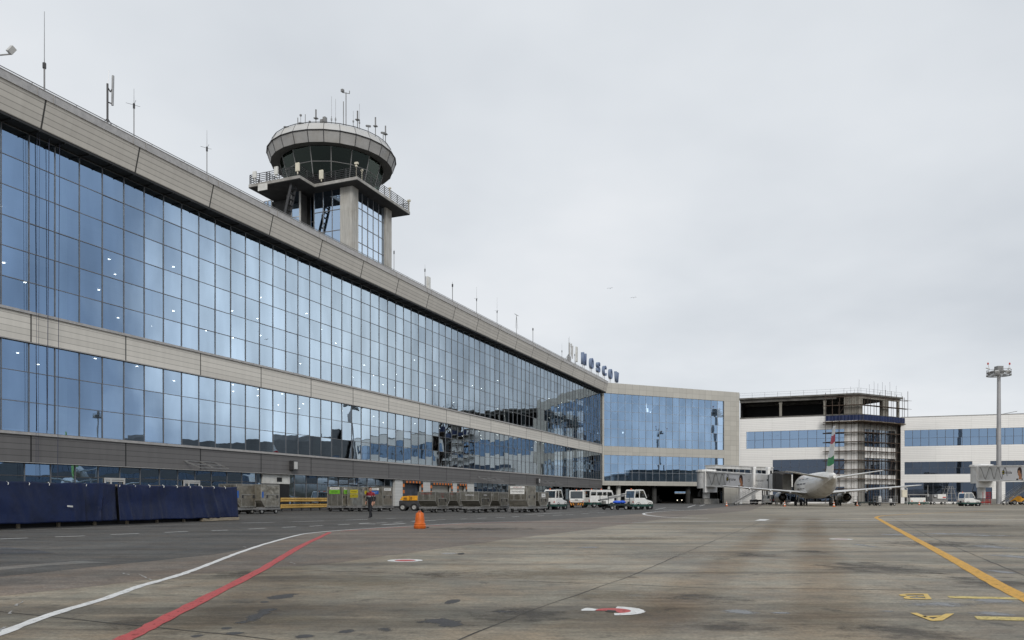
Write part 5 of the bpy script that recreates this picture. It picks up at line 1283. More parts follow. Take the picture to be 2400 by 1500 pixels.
def uld(loc, rz, prof, label, marks=(), dull=False, door=True, m=None):
    t = thing('freight_container', label, 'container', loc, rz, 'metal freight containers waiting on dollies')
    M0 = m or (m_alud if dull else random.choice((m_alu, m_alu2, m_alu3)))
    mb = MB(); mb.prism(prof, -DEPTH / 2, DEPTH / 2); mb.build('shell', M0, t, bevel=.012)
    e = MB(); n = len(prof)
    for y in (-DEPTH / 2, DEPTH / 2):
        for i in range(n):
            a, b = prof[i], prof[(i + 1) % n]; e.tube((a[0], y, a[1]), (b[0], y, b[1]), .022, n=5)
    for a in prof: e.tube((a[0], -DEPTH / 2, a[1]), (a[0], DEPTH / 2, a[1]), .022, n=5)
    e.build('edge_frame', m_edge, t)
    zt_ = max(p[1] for p in prof); x0 = max(p[0] for p in prof if p[1] < .01) ; xl = min(p[0] for p in prof if p[1] < .01)
    if door:
        d = MB(); yy = -DEPTH / 2 - .002
        zc_ = zt_ * .56
        for z in (zc_, .07, zt_ - .07): d.box(xl + .06, x0 - .06, yy - .028, yy, z - .022, z + .022)
        d.box(xl + .06, xl + .09, yy - .02, yy, .095, zc_ - .025); d.box(x0 - .1, x0 - .07, yy - .02, yy, .095, zc_ - .025)
        d.box((xl + x0) / 2 - .25, (xl + x0) / 2 + .2, yy - .045, yy - .03, zc_ - .05, zc_ + .01)
        d.build('door_frame', m_edge, t)
        for u0 in (xl + .14, x0 - .3): l = MB(); l.box(u0, u0 + .12, yy - .05, yy - .002, zc_ - .26, zc_ - .05); l.build('door_latch', M_['darkmetal'], t)
    s = MB()
    xe = min(p[0] for p in prof)
    zlo_ = min(p[1] for p in prof if p[0] <= xe + .01)
    for yv in (-.3, .3): s.box(xe - .012, xe - .001, yv - .02, yv + .02, zlo_ + .04, zt_ - .04)
    s.build('stiffener_frame', m_edge, t)
    for (face, u, z, w, h, bgm, text, tm, size) in marks:
        q = MB()
        if face == 'end':        # the end that looks back along the row (-x)
            if bgm: q.box(xe - .022, xe - .016, u - w / 2, u + w / 2, z - h / 2, z + h / 2)
            loc_, rot_ = (xe - .024, u, z), (R(90), 0, R(-90))
        else:
            if bgm: q.box(u - w / 2, u + w / 2, -DEPTH / 2 - .010, -DEPTH / 2 - .004, z - h / 2, z + h / 2)
            loc_, rot_ = (u, -DEPTH / 2 - .012, z), (R(90), 0, 0)
        if bgm: q.build('label_plate', bgm, t)
        if text: lettering(text, size, tm, t, loc_, rot_, .001)
    return t
m_grn = mat('lime_label_film', (.17, .46, .04), .45, 0, .06, 5); m_yel = mat('yellow_label_film', (.50, .42, .03), .45, 0, .06, 5); m_blu = mat('blue_label_film', (.03, .12, .42), .45, 0, .06, 5)
m_rdk = mat('dull_red_lettering', (.30, .03, .025), .6, 0, .15, 5); m_wht = mat('white_lettering', (.7, .7, .7), .5, 0, .05, 5)
INK, PW_ = M_['ink'], M_['paperw']
DIRT = FT.ux; OUT = -FT.uy
def on_dolly(x, y, prof, label, dlabel, marks=(), **kw):
    """x: photo column of the container's vertical edge between its two visible faces; y: ground row under it"""
    zb_ = ZD_ - .014; g = G(x, y)
    xl = min(p[0] for p in prof); c = Vector((g.x, g.y)) - DIRT * xl - OUT * (DEPTH / 2)
    dolly((c.x, c.y, .010), ANG_T, dlabel); return uld((c.x, c.y, zb_ + .010), ANG_T, prof, label, marks, **kw)
on_dolly(553.5, 1206, P_LD3, 'tall metal container just past the blue barrier, dark stencil on its long end', 'dolly under the container next to the blue barrier',
         (('end', 0, 1.47, 0, 0, None, 'JAE 5479 UN', INK, .17), ('side', -.83, .92, .16, .5, m_blu, None, None, 0)))
on_dolly(612, 1205, P_LD3, 'tall dented metal container with slanted foot beside the yellow guard rail', 'dolly under the dented container by the guard rail',
         (('end', 0.3, 1.05, .75, .26, PW_, 'TRANSAERO', INK, .12), ('side', -.82, .9, .17, .42, m_blu, None, None, 0)))
on_dolly(802, 1199, P_LD3R, 'metal container with two lime green airline stickers near the guard rail end', 'dolly under the lime stickered container',
         (('end', 0, 1.50, 1.0, .2, PW_, 'AKE 4121 S7', INK, .13), ('end', 0, 1.20, 1.1, .34, m_grn, 'AIRLINES', INK, .17), ('side', -.3, 1.50, .95, .2, PW_, 'AKE 4121 S7', INK, .12), ('side', -.28, 1.20, .95, .34, m_grn, 'AIRLINES', INK, .16)))
on_dolly(850, 1199, P_BOX, 'metal container with yellow cargo stickers behind the walking man', 'dolly under the yellow stickered container',
         (('end', .1, 1.22, .8, .34, m_yel, 'AIRLINES', INK, .15), ('end', .1, .85, .8, .28, m_yel, 'CARGO', INK, .22), ('side', -.2, 1.15, .6, .3, m_yel, 'S7', m_rdk, .2)))
on_dolly(897, 1199, P_BOX, 'scraped plain container with a white number strip beside the yellow loader', 'dolly under the scraped container by the yellow loader',
         (('end', .1, 1.44, 1.0, .18, PW_, 'AKE 3012 S7', INK, .12), ('end', .1, 1.15, .9, .28, m_blu, 'Cargo 7', m_wht, .16), ('side', 0, 1.42, 1.1, .22, PW_, 'AKE 3012 S7', INK, .14)))
on_dolly(1020, 1202, P_AKH, 'squat tapered container with a red chevron, nearest the yellow loader', 'dolly under the red chevron container',
         (('end', 0, 1.0, 0, 0, None, 'AKH 6107 OS', m_rdk, .16), ('side', 0, 1.0, 0, 0, None, 'AKH 6107', m_rdk, .13), ('side', 0, .7, 0, 0, None, '>', m_rdk, .62)), dull=True)
on_dolly(1071, 1200, P_AKH, 'squat tapered container half hidden behind the red chevron container', 'dolly under the half hidden squat container',
         (('end', 0, 1.0, 0, 0, None, 'AKH 2213 OS', m_rdk, .15), ('side', 0, .98, 0, 0, None, 'OS', m_rdk, .15)), dull=True)
on_dolly(1122, 1202.5, P_AKH, 'squat tapered container with pale worn stencilling, middle of its row', 'dolly under the pale stencilled squat container',
         (('end', 0, .9, 0, 0, None, 'Lufthansa', m_wht, .19), ('side', 0, .9, 0, 0, None, 'Lufthansa', m_wht, .16)), dull=True)
on_dolly(1168, 1200.5, P_AKH, 'squat tapered container next before the tall airline container', 'dolly under the squat container before the tall one', (('end', .1, .92, 0, 0, None, 'AKH 713 LH', m_wht, .13),), dull=True)
on_dolly(1234, 1202, [(-.9, 0), (.78, 0), (.78, 1.63), (-1.22, 1.63), (-1.22, .5)], 'tall container with white airline label among the squat ones', 'dolly under the tall white labelled container',
         (('end', 0, 1.50, 1.25, .17, PW_, 'AKE 8053 UN', m_rdk, .13), ('end', 0, 1.16, 1.2, .36, PW_, 'TRANSAERO', INK, .18)))
on_dolly(1261.5, 1201, P_AKH, 'squat grey container with two white stickers, last of its row by the tractors', 'dolly under the last squat container',
         (('end', .1, .95, .5, .28, PW_, 'UN', INK, .16), ('side', 0, .88, .9, .3, PW_, 'Pixel'[:0] or 'UN 24', INK, .18)), dull=True)
# yellow guard rail in front of the wall
ra, rb_ = G(658, 1199), G(775, 1195.5)
FR_ = Frame((ra.x, ra.y), math.atan2(rb_.y - ra.y, rb_.x - ra.x)); LR = (rb_ - ra).length
gr = thing('guard_rail', 'double yellow corrugated guard rail along the terminal wall', 'guard rail', FR_.w(0, 0, .010), FR_.a)
for z in (.25, .82):
    mb = MB(); prof = [(-.02, 0), (-.09, .05), (-.09, .11), (-.03, .16), (-.03, .20), (-.09, .25), (-.09, .31), (-.02, .36), (.02, .36), (.02, 0)]
    n = len(prof); vs = [(0, y, z + h) for y, h in prof] + [(LR, y, z + h) for y, h in prof]
    mb.add(vs, [(i, (i + 1) % n, n + (i + 1) % n, n + i) for i in range(n)] + [tuple(range(n)), tuple(range(2 * n - 1, n - 1, -1))])
    mb.build('rail', mat('guard_rail_yellow', (.66, .42, .12), .35, .2, .1, 2, grime=.3), gr)
mb = MB()
for i in range(6): x = .3 + i * (LR - .6) / 5; mb.box(x - .06, x + .06, .025, .14, 0, 1.18)
mb.build('post_frame', M_['darkmetal'], gr)
# orange weighted marker
p = G(984, 1239); bar = thing('orange_marker', 'faded orange plastic marker drum with flared foot standing on the apron', 'marker', (p.x, p.y, .004))
mb = MB(); mb.lathe([(0, .0), (.205, 0), (.225, .03), (.228, .10), (.205, .125), (.205, .14), (.212, .17), (.185, .205), (.172, .215)], 40); mb.build('foot', M_['orange'], bar, smooth=True)
mb = MB(); mb.lathe([(.172, .212), (.168, .25), (.155, .40), (.135, .555), (.12, .585), (.09, .595), (0, .597)], 40)
for i in range(6):
    a = i * 1.047 + .3; mb.tube((.172 * math.cos(a), .172 * math.sin(a), .22), (.137 * math.cos(a), .137 * math.sin(a), .555), .010, n=5)
mb.build('drum', M_['orange'], bar, smooth=True)
mb = MB(); mb.path([(-.05, 0, .59), (-.045, 0, .63), (0, 0, .645), (.045, 0, .63), (.05, 0, .59)], .014, 6); mb.build('handle', M_['orange'], bar)
p = G(1002.5, 1237); mb = MB(); mb.lathe([(0, 0), (.05, 0), (.06, .02), (.03, .04), (0, .045)], 9); o = mb.build('stone', M_['darkmetal']); o.location = (p.x, p.y, .004); tag(o, 'small dark stone lying beside the orange marker', 'stone')
# ------------------------------------------------------------------ yellow towed machine at the gate
p = G(960, 1197.5)
gen = thing('yellow_generator', 'yellow hooded towed machine on wheels parked at the striped loading gate', 'generator', (p.x, p.y, .010), R(-6))
mb = MB(); mb.prism([(-.78, .95), (-.55, 1.30), (.10, 1.36), (.10, .92)], -.6, .6); mb.build('hood', M_['yellow'], gen, bevel=.03)
mb = MB(); mb.box(.13, .86, -.6, .6, .93, 1.36); h2 = mb.build('hood', M_['yellow'], gen, bevel=.03)
mb = MB()
for i in range(4): mb.box(-.42, -.12, -.612, -.604, 1.02 + i * .05, 1.045 + i * .05); mb.box(.2, .36, -.612, -.604, 1.02 + i * .07, 1.055 + i * .07)
mb.build('vent_slats', M_['ink'], gen)
mb = MB(); mb.box(-.85, .86, -.5, .5, .45, .91); mb.box(-1.1, .9, -.42, .42, .34, .445); mb.bar((-1.1, 0, .4), (-1.7, 0, .3), .08, .08); mb.build('chassis', M_['darkmetal'], gen)
wheels(gen, [(-.5, -.5), (-.5, .5), (.55, -.5), (.55, .5)], .34, .2)
# ------------------------------------------------------------------ airliner
m_fus = mat('airliner_white_paint', (.90, .895, .87), .35, 0, .03, .6, coat=.1, grime=.08, gscale=.5)
m_belly = mat('airliner_belly_paint', (.74, .725, .69), .4, 0, .1, .7, grime=.35, gscale=.6)
m_wing = mat('wing_grey_paint', (.70, .70, .69), .35, 0, .08, .8, grime=.2)
m_nac = mat('nacelle_metal', (.42, .42, .41), .35, .35, .1, 1.5, grime=.3)
m_hot = mat('engine_core_metal', (.10, .09, .08), .4, .6, .2, 3)
m_finr = mat('fin_red_paint', (.50, .02, .03), .35, 0, .06, 1); m_fing = mat('fin_green_paint', (.02, .26, .05), .35, 0, .06, 1)
m_lime = mat('lime_fin_paint', (.22, .50, .02), .35, 0, .06, 1)
FUS = [(-15.9, .22, .27, 4.18), (-15.4, .36, .42, 4.12), (-14, .66, .82, 3.98), (-12, 1.06, 1.2, 3.72), (-10, 1.38, 1.52, 3.48), (-8, 1.63, 1.75, 3.3), (-6, 1.8, 1.9, 3.2), (-4, 1.87, 1.98, 3.15), (0, 1.88, 2.0, 3.15), (6, 1.88, 2.0, 3.15), (10, 1.88, 2.0, 3.15), (11.5, 1.8, 1.92, 3.12), (12.8, 1.55, 1.64, 3.0), (13.8, 1.2, 1.25, 2.85), (14.6, .75, .78, 2.7), (15.05, .3, .32, 2.62), (15.12, .05, .05, 2.6)]
def fus_at(x):
    for a, b in zip(FUS[:-1], FUS[1:]):
        if a[0] <= x <= b[0]:
            t = (x - a[0]) / (b[0] - a[0]); return [a[i] + (b[i] - a[i]) * t for i in range(1, 4)]
def airliner(loc, rz, label, fin_bands, group=None, simple=False):
    t = thing('airliner', label, 'airliner', loc, rz, group)
    mb = MB(); N = 32
    mb.loft([[(x, ry * math.cos(2 * math.pi * i / N), zc + rz_ * math.sin(2 * math.pi * i / N)) for i in range(N)] for x, ry, rz_, zc in FUS])
    f = mb.build('fuselage', [m_fus, m_belly], t, smooth=True)
    for p in f.data.polygons:
        if p.center.z < fus_at(max(-15.8, min(15, p.center.x)))[2] - fus_at(max(-15.8, min(15, p.center.x)))[1] * .55: p.material_index = 1
    w = MB(); d = MB()
    for s in (1, -1):
        for i in range(26):
            x = -7.5 + i * .66; ry, rz_, zc = fus_at(x); zz = .62; yy = ry * math.sqrt(1 - (zz / rz_) ** 2) + .006
            w.quad((x - .12, s * yy, zc + zz - .17), (x + .12, s * yy, zc + zz - .17), (x + .12, s * (yy - .055), zc + zz + .17), (x - .12, s * (yy - .055), zc + zz + .17))
        for x in (11.0, -9.3):
            ry, rz_, zc = fus_at(x); pts = []
            for z in (-.75, -.3, .2, .7, 1.05):
                pts.append((ry * math.sqrt(1 - (z / rz_) ** 2) + .008, zc + z))
            for a, b in zip(pts[:-1], pts[1:]):
                d.quad((x - .42, s * a[0], a[1]), (x - .38, s * a[0], a[1]), (x - .38, s * b[0], b[1]), (x - .42, s * b[0], b[1])); d.quad((x + .38, s * a[0], a[1]), (x + .42, s * a[0], a[1]), (x + .42, s * b[0], b[1]), (x + .38, s * b[0], b[1]))
    w.build('cabin_window_panes', M_['ink'], f); d.build('door_seam', M_['greymetal'], f)
    def surface(name, secs, m, par=t, mats=None):
        """secs: [(leading x, trailing x, y, z, thickness)]"""
        mb = MB(); rings = []
        for lx, tx, y, z, th in secs:
            c = lx - tx; prof = [(0, 0), (.04, .28), (.15, .46), (.35, .5), (.65, .34), (1, .02), (.65, -.26), (.35, -.42), (.15, -.38), (.04, -.22)]
            rings.append([(lx - c * u, y, z + th * v) for u, v in prof])
        mb.loft(rings); return mb.build(name, mats or m, par, smooth=True)
    for s in (1, -1):
        wg = surface('wing', [(5.2, -1.9, s * 1.2, 1.95, .75), (4.4, -1.7, s * 1.9, 2.0, .7), (2.2, -1.5, s * 5.2, 2.33, .45), (-1.9, -3.7, s * 14.0, 3.1, .2), (-2.4, -3.75, s * 14.4, 3.14, .10)], m_wing)
        for y, l in ((4.0, 1.6), (7.0, 1.4), (10.2, 1.1)):
            q = MB(); z = 2.0 + (y - 1.9) * .091; x = -1.55 - max(0, (y - 5.2)) * .25
            q.loft([[(x + dx, s * y + r * .16 * math.cos(a * math.pi / 4), z - .16 + r * .20 * math.sin(a * math.pi / 4)) for a in range(8)] for dx, r in ((l, .15), (l * .5, 1), (-.1, .9), (-l * .45, .1))]); q.build('flap_fairing', m_wing, wg, smooth=True)
        surface('tailplane', [(-11.4, -14.6, s * .4, 4.0, .38), (-14.3, -15.9, s * 6.2, 4.95, .14), (-14.7, -15.9, s * 6.35, 4.98, .06)], m_wing)
        e = thing('engine', None, None, (0, s * 4.83, 0)); e.parent = t
        q = MB(); q.lathe([(.62, 1.0), (.72, 1.6), (.86, 2.6), (.92, 3.8), (.90, 4.8), (.82, 5.15), (.74, 5.05), (.72, 4.4), (.66, 2.4), (.58, 1.2), (.62, 1.0)], 28, axis='x', c=(0, 1.32)); q.build('nacelle', m_nac, e, smooth=True)
        q = MB(); q.lathe([(0, -.35), (.14, -.1), (.3, .7), (.42, 1.5), (.40, 2.6), (0, 2.6)], 20, axis='x', c=(0, 1.32)); q.build('core_cone', m_hot, e, smooth=True)
        q = MB(); q.lathe([(0, 2.5), (.68, 2.5), (.7, 2.6), (0, 2.62)], 24, axis='x', c=(0, 1.32)); q.build('fan_face', M_['black'], e)
        q = MB(); q.prism([(-.6, 2.35), (2.8, 2.3), (4.0, 2.2), (4.0, 2.1), (1.2, 1.9), (.2, 2.05)], -.14, .14); q.build('pylon', m_wing, e)
    # fin with its coloured bands
    secs = [(-8.3, -14.7, 4.6), (-10.0, -14.9, 5.0)] + [(-10.0 - (z - 5.0) * .80, -14.9 - (z - 5.0) * .26, z) for z in (5.95, 7.1, 8.95, 10.05, 10.9)] + [(-14.95, -16.4, 11.12)]
    mb = MB(); rings = []
    for lx, tx, z in secs:
        c = lx - tx; th = .62 * c / 5 + .06
        rings.append([(lx - c * u - (.25 if 5.5 < z < 10.5 else 0) * math.sin(u * 3.1) * 0, v * th, z - .28 * math.sin(u * 3.1) * (5.5 < z < 10.5)) for u, v in ((0, 0), (.06, .3), (.25, .5), (.6, .34), (1, .03), (1, -.03), (.6, -.34), (.25, -.5), (.06, -.3))])
    n = len(rings[0])
    for j in range(len(rings) - 1):
        mb.k = fin_bands[min(j, len(fin_bands) - 1)]
        mb.add(rings[j] + rings[j + 1], [(i, (i + 1) % n, n + (i + 1) % n, n + i) for i in range(n)])
    mb.k = 0; mb.add(rings[-1], [tuple(range(n))]); fin = mb.build('fin', [m_fus, m_finr, m_fing, m_lime], t)
    mb = MB(); mb.lathe([(.20, -15.93), (.17, -15.8), (0, -15.7)], 16, axis='x', c=(0, 4.18)); mb.build('exhaust_outlet', M_['black'], f)
    # landing gear
    for s in (1, -1):
        g = thing('main_gear', None, None, (0, s * 2.6, 0)); g.parent = t
        q = MB(); q.tube((0, 0, .5), (0, -s * .15, 1.9), .11, n=10); q.tube((0, -.42, .52), (0, .42, .52), .07, n=8); q.tube((.0, 0, 1.1), (-.9, -s * .8, 1.7), .06, n=7); q.build('gear_leg', m_nac, g)
        wheels(g, [(0, -.42), (0, .42)], .51, .34)
        q = MB(); q.box(-.5, .5, s * .28, s * .32, .95, 1.75); q.build('gear_door', m_belly, g)
    g = thing('nose_gear', None, None, (11.0, 0, 0)); g.parent = t
    q = MB(); q.tube((0, 0, .35), (.1, 0, 1.5), .09, n=8); q.tube((0, -.25, .35), (0, .25, .35), .05, n=6); q.build('gear_leg', m_nac, g); wheels(g, [(0, -.22), (0, .22)], .34, .2)
    return t
TH = .215
pl = Vector((ray(1912) * 124.0, 124.0)); PF = Frame(pl, math.pi / 2 - TH)
plane = airliner((pl.x, pl.y, .004), PF.a, 'white twin jet airliner with red and green banded fin at the boarding bridge', [0, 0, 2, 0, 1, 0, 0])
# a second airliner stands off to the right, known here only by its mirror image in the terminal glass
F9 = math.atan2(.30, .95)
airliner((74.0, 84.0, .004), F9, 'airliner with lime green fin, mirrored low in the glass by the blue barrier', [3, 3, 3, 1, 3, 3, 3])
# pale-and-dark livery strokes on the forward side
m_liv = mat('grey_livery_paint', (.16, .16, .165), .4, 0, .1, 1); m_livr = mat('pale_red_livery_paint', (.55, .2, .2), .4, 0, .1, 1)
for z0, z1, xa, xb, m in ((.95, 1.12, -3.4, 7.0, m_liv), (.18, .40, -2.2, 7.5, m_liv), (-.55, -.38, -1.0, 6.8, m_liv), (1.25, 1.75, 3.0, 8.2, m_livr)):
    mb = MB(); n = 14
    for i in range(n):
        if i % 5 == 4: continue
        x0_, x1_ = xa + (xb - xa) * i / n, xa + (xb - xa) * (i + 1) / n; q = []
        for x, z in ((x0_, z0), (x1_, z0), (x1_, z1), (x0_, z1)):
            ry, rz_, zc_ = fus_at(x); q.append((x, ry * math.sqrt(1 - (z / rz_) ** 2) + .010, zc_ + z))
        mb.quad(*q)
    mb.build('livery_stripe', m, plane)

# ------------------------------------------------------------------ boarding bridges
m_br = mat('bridge_grey_paint', (.60, .605, .60), .5, 0, .08, .7, grime=.3, gscale=.4); m_brl = mat('bridge_light_paint', (.78, .78, .77), .45, 0, .05, .8, grime=.2); m_bell = mat('bridge_bellows', (.17, .18, .185), .6, 0, .15, 2, stretch=(8, 8, .3))
m_ad = mat('pale_advert_panel', (.80, .80, .82), .4, 0, .03, 1); m_skin = mat('printed_skin_tone', (.50, .24, .13), .5, 0, .12, 4); m_hair = mat('printed_dark_hair', (.045, .022, .018), .5, 0, .2, 6)
def plank(mb, p0, p1, w, z0a, z1a, z0b, z1b, k=None):
    """a sloping box between two plan points with its own floor and roof heights at each end"""
    d = Vector((p1[0] - p0[0], p1[1] - p0[1], 0)).normalized(); n = Vector((-d.y, d.x, 0)) * w / 2
    a, b = Vector((p0[0], p0[1], 0)), Vector((p1[0], p1[1], 0)); Z = Vector((0, 0, 1))
    vs = [a - n + Z * z0a, a + n + Z * z0a, a + n + Z * z1a, a - n + Z * z1a, b - n + Z * z0b, b + n + Z * z0b, b + n + Z * z1b, b - n + Z * z1b]
    mb.add(vs, [(0, 1, 2, 3), (7, 6, 5, 4), (0, 4, 5, 1), (1, 5, 6, 2), (2, 6, 7, 3), (3, 7, 4, 0)], k)
def bridge(rot, end, za, zb_, label, advert=True, split=.70, cabin=None, cables=True):
    """rot, end: plan points of the rotunda and of the tunnel's aircraft end; za, zb_: (floor, roof) heights there. local x runs along the tunnel"""
    a = math.atan2(end[1] - rot[1], end[0] - rot[0]); L_ = math.hypot(end[0] - rot[0], end[1] - rot[1])
    t = thing('boarding_bridge', label, 'boarding bridge', (rot[0], rot[1], .004), a)
    mb = MB(); mb.lathe([(0, za[0] - .5), (1.9, za[0] - .5), (1.9, za[1] - .35)], 24); mb.build('rotunda', m_br, t, smooth=True)
    mb = MB(); mb.lathe([(0, za[1] + .25), (2.1, za[1] + .05), (2.15, za[1] - .35), (1.7, za[1] - .35)], 12); mb.build('rotunda_roof', m_brl, t)
    mb = MB(); mb.tube((0, 0, 1.2), (0, 0, za[0] - .5), .75, n=18); mb.build('support_column', m_br, t, smooth=True); mb = MB(); mb.box(-1.9, 1.9, -1.9, 1.9, 0, 1.1); mb.build('concrete_base', M_['concrete'], t, bevel=.05)
    f = lambda x: (za[0] + (zb_[0] - za[0]) * x / L_, za[1] + (zb_[1] - za[1]) * x / L_)
    x0, xs = 1.6, L_ * split
    mb = MB(); plank(mb, (x0, 0), (xs, 0), 2.5, f(x0)[0], f(x0)[1] - .3, f(xs)[0], f(xs)[1] - .3); tun = mb.build('tunnel', m_br, t)
    mb = MB(); plank(mb, (xs - .5, 0), (L_, 0), 2.9, f(xs)[0] - .25, f(xs)[1] - .05, f(L_)[0] - .25, f(L_)[1] - .05); tun2 = mb.build('tunnel', m_brl, t)
    mb = MB()
    for yy in (-1.31, 1.31): mb.bar((x0, yy, f(x0)[1] - .2), (xs - .5, yy, f(xs)[1] - .22), .14, .26); mb.bar((x0, yy, f(x0)[0] + .03), (xs - .5, yy, f(xs)[0] + .03), .14, .2)
    mb.build('tunnel_rail_frame', m_brl, t)
    for i in range(7): mb = MB(); x = x0 + (xs - x0) * (i + .5) / 7; mb.box(x - .18, x + .18, -.25, .25, f(x)[1] - .28, f(x)[1] - .12); mb.build('roof_vent', m_brl, t)
    q = MB(); q.box(x0 - .5, x0 + .1, -1.55, 1.55, f(x0)[0] - 1.3, f(x0)[1] - .15); q.build('entry_frame', m_brl, t)
    # lifting columns and wheel bogie
    xl = xs + (L_ - xs) * .35
    l = MB()
    for yy in (-1.75, 1.75): l.box(xl - .28, xl + .28, yy - .25, yy + .25, .9, f(xl)[1] + 1.25); l.box(xl - .36, xl + .36, yy - .33, yy + .33, f(xl)[1] + .9, f(xl)[1] + 1.24)
    l.build('lift_column_frame', m_brl, t)
    l = MB(); l.box(xl - .5, xl + .5, -2.2, 2.2, .55, .9); l.build('bogie', M_['darkmetal'], t); wheels(t, [(xl - .55, -1.6), (xl + .55, -1.6), (xl - .55, 1.6), (xl + .55, 1.6)], .5, .35)
    if cables:
        for yy in (-1.42,):
            pts = []; nlo = 46
            for i in range(nlo + 1):
                u = i / nlo; x = x0 + .6 + (xs - x0 - 3.0) * .72 * u; fl, ro = f(x); ph = u * 4.2 * math.pi * (1 + .6 * u)
                pts.append((x, yy, fl + .35 + (ro - fl - .85) * (.5 + .5 * math.cos(ph)) ** (.8)))
            l = MB(); l.path(pts, .036, 6); l.build('trailing_cable', M_['rubber'], t)
        l = MB(); l.path([(.6, -1.45, za[0] - .2), (.3, -1.9, 2.6), (-.2, -1.9, 1.7), (-.9, -1.5, 1.9)], .05, 6); l.box(-1.0, -.7, -1.3, -.6, 1.5, 2.6); l.build('supply_cable', M_['rubber'], t)
    if advert:
        y = -1.262
        def T(u, v, dy=0.0):
            """point of the near tunnel side: u along 0..1 (between advert ends), v up 0..1"""
            xa, xb = x0 + (xs - x0) * .47, xs - .55; x = xa + (xb - xa) * u; lo, hi = f(x)[0] + .14, f(x)[1] - .46
            return (x, y - dy, lo + (hi - lo) * v)
        l = MB(); l.add([T(0, 0), T(1, 0), T(1, 1), T(0, 1), T(0, 0, .02), T(1, 0, .02), T(1, 1, .02), T(0, 1, .02)], [(4, 5, 6, 7), (0, 3, 2, 1), (0, 1, 5, 4), (1, 2, 6, 5), (2, 3, 7, 6), (3, 0, 4, 7)]); ad = l.build('advert_panel', m_ad, t)
        def poly(pts, m, dy, nm):
            l = MB(); l.fixn = False; l.add([T(u, v, dy) for u, v in pts], [tuple(range(len(pts)))]); l.build(nm, m, ad)
        asp = 3.2
        poly([(.695, .52), (.685, .68), (.70, .85), (.735, .97), (.79, 1.0), (.835, .95), (.86, .80), (.862, .6), (.868, .4), (.862, .22), (.84, .10), (.80, .3), (.76, .6)], m_hair, .026, 'printed_hair')
        poly([(.715, .72), (.72, .60), (.705, .52), (.715, .49), (.71, .43), (.725, .34), (.75, .33), (.755, .22), (.73, .06), (.86, .04), (.855, .22), (.845, .34), (.852, .46), (.82, .50), (.80, .62), (.785, .74), (.75, .76)], m_skin, .032, 'printed_face')
        poly([(.64, .0), (.66, .12), (.70, .14), (.735, .0)], M_['ink'], .029, 'printed_dress'); poly([(.855, .0), (.865, .12), (.885, .14), (.90, .0)], M_['ink'], .029, 'printed_dress')
        for i in range(12):
            pass
        import itertools
        cu, cv, ru = .125, .60, .048
        for k in range(5):
            v0, v1 = -1 + k * .4, -1 + (k + 1) * .4; w0, w1 = math.sqrt(max(0, 1 - v0 * v0)), math.sqrt(max(0, 1 - v1 * v1)); rv = ru * asp * 1.25
            vm = (v0 + v1) / 2; wm = math.sqrt(1 - vm * vm)
            poly([(cu - ru * w0, cv + rv * v0), (cu + ru * w0, cv + rv * v0), (cu + ru * wm, cv + rv * vm), (cu + ru * w1, cv + rv * v1), (cu - ru * w1, cv + rv * v1), (cu - ru * wm, cv + rv * vm)], M_['ink'] if k % 2 == 0 else m_yel, .026, 'printed_emblem')
        sl = math.atan2(f(xs)[0] - f(x0)[0], xs - x0)
        p = T(.32, .58, .028); lettering('Билайн', .75, M_['ink'], ad, p, (R(90), -sl, 0), .001)
        xm = xs + (L_ - xs) * .52; lettering('Домодедово', .52, M_['greymetal'], t, (xm, -1.46, sum(f(xm)) / 2 + .1), (R(90), -sl, 0), .001, sx=.85)
        l = MB(); l.lathe([(.20, 0), (.26, 0), (.26, .008), (.20, .008)], 16); o = l.build('round_emblem', M_['greymetal'], t); o.location = (xs + .5, -1.46, sum(f(xs)) / 2); o.rotation_euler = (R(90), 0, 0)
        l = MB(); l.lathe([(0, 0), (.18, 0), (.18, .01), (0, .01)], 16); o = l.build('porthole', M_['ink'], t); o.location = (L_ - .55, -1.462, sum(f(L_)) / 2 + .3); o.rotation_euler = (R(90), 0, 0)
    if cabin:
        cx2, cy2 = t.matrix_world.inverted() @ Vector((cabin[0], cabin[1], 0)) if False else (0, 0), 0
        inv = (Matrix.Translation((rot[0], rot[1], 0)) @ Matrix.Rotation(a, 4, 'Z')).inverted(); c = inv @ Vector((cabin[0], cabin[1], 0))
        fl, ro = zb_
        d = Vector((c.x - L_, c.y, 0)); n = d.normalized()
        e1 = Vector((L_, 0, 0)) + n * d.length * .42
        l = MB(); l.tube((L_ + .2, 0, fl - .2), (L_ + .2, 0, ro - .1), 1.62, n=20); l.build('turning_drum', m_bell, t, smooth=True)
        l = MB(); plank(l, (L_ + .2 + n.x * .9, n.y * .9), (e1.x, e1.y), 3.1, fl - .25, ro + .02, fl - .25, ro + .02); l.build('cabin', m_brl, t)
        s_ = Vector((-n.y, n.x, 0))
        h = MB(); W = 1.75; e2 = Vector((c.x, c.y, 0))
        # folding hood: stacked hoops that close on the aircraft
        rings = []
        for i in range(5):
            u = i / 4; q = e1 + (e2 - e1) * u; zt2 = ro + .35 - .5 * u * u
            rings.append([q + s_ * (-W) + Vector((0, 0, fl - .2)), q + s_ * (-W) + Vector((0, 0, zt2 - .3)), q + s_ * (-W * .8) + Vector((0, 0, zt2)), q + s_ * (W * .8) + Vector((0, 0, zt2)), q + s_ * W + Vector((0, 0, zt2 - .3)), q + s_ * W + Vector((0, 0, fl - .2))])
        for j in range(4):
            for i in range(5): h.quad(rings[j][i], rings[j + 1][i], rings[j + 1][i + 1], rings[j][i + 1])
        o = h.build('folding_hood', mat('dark_hood_fabric', (.06, .055, .05), .8, 0, .2, 4), t); md = o.modifiers.new('thickness', 'SOLIDIFY'); md.thickness = .06
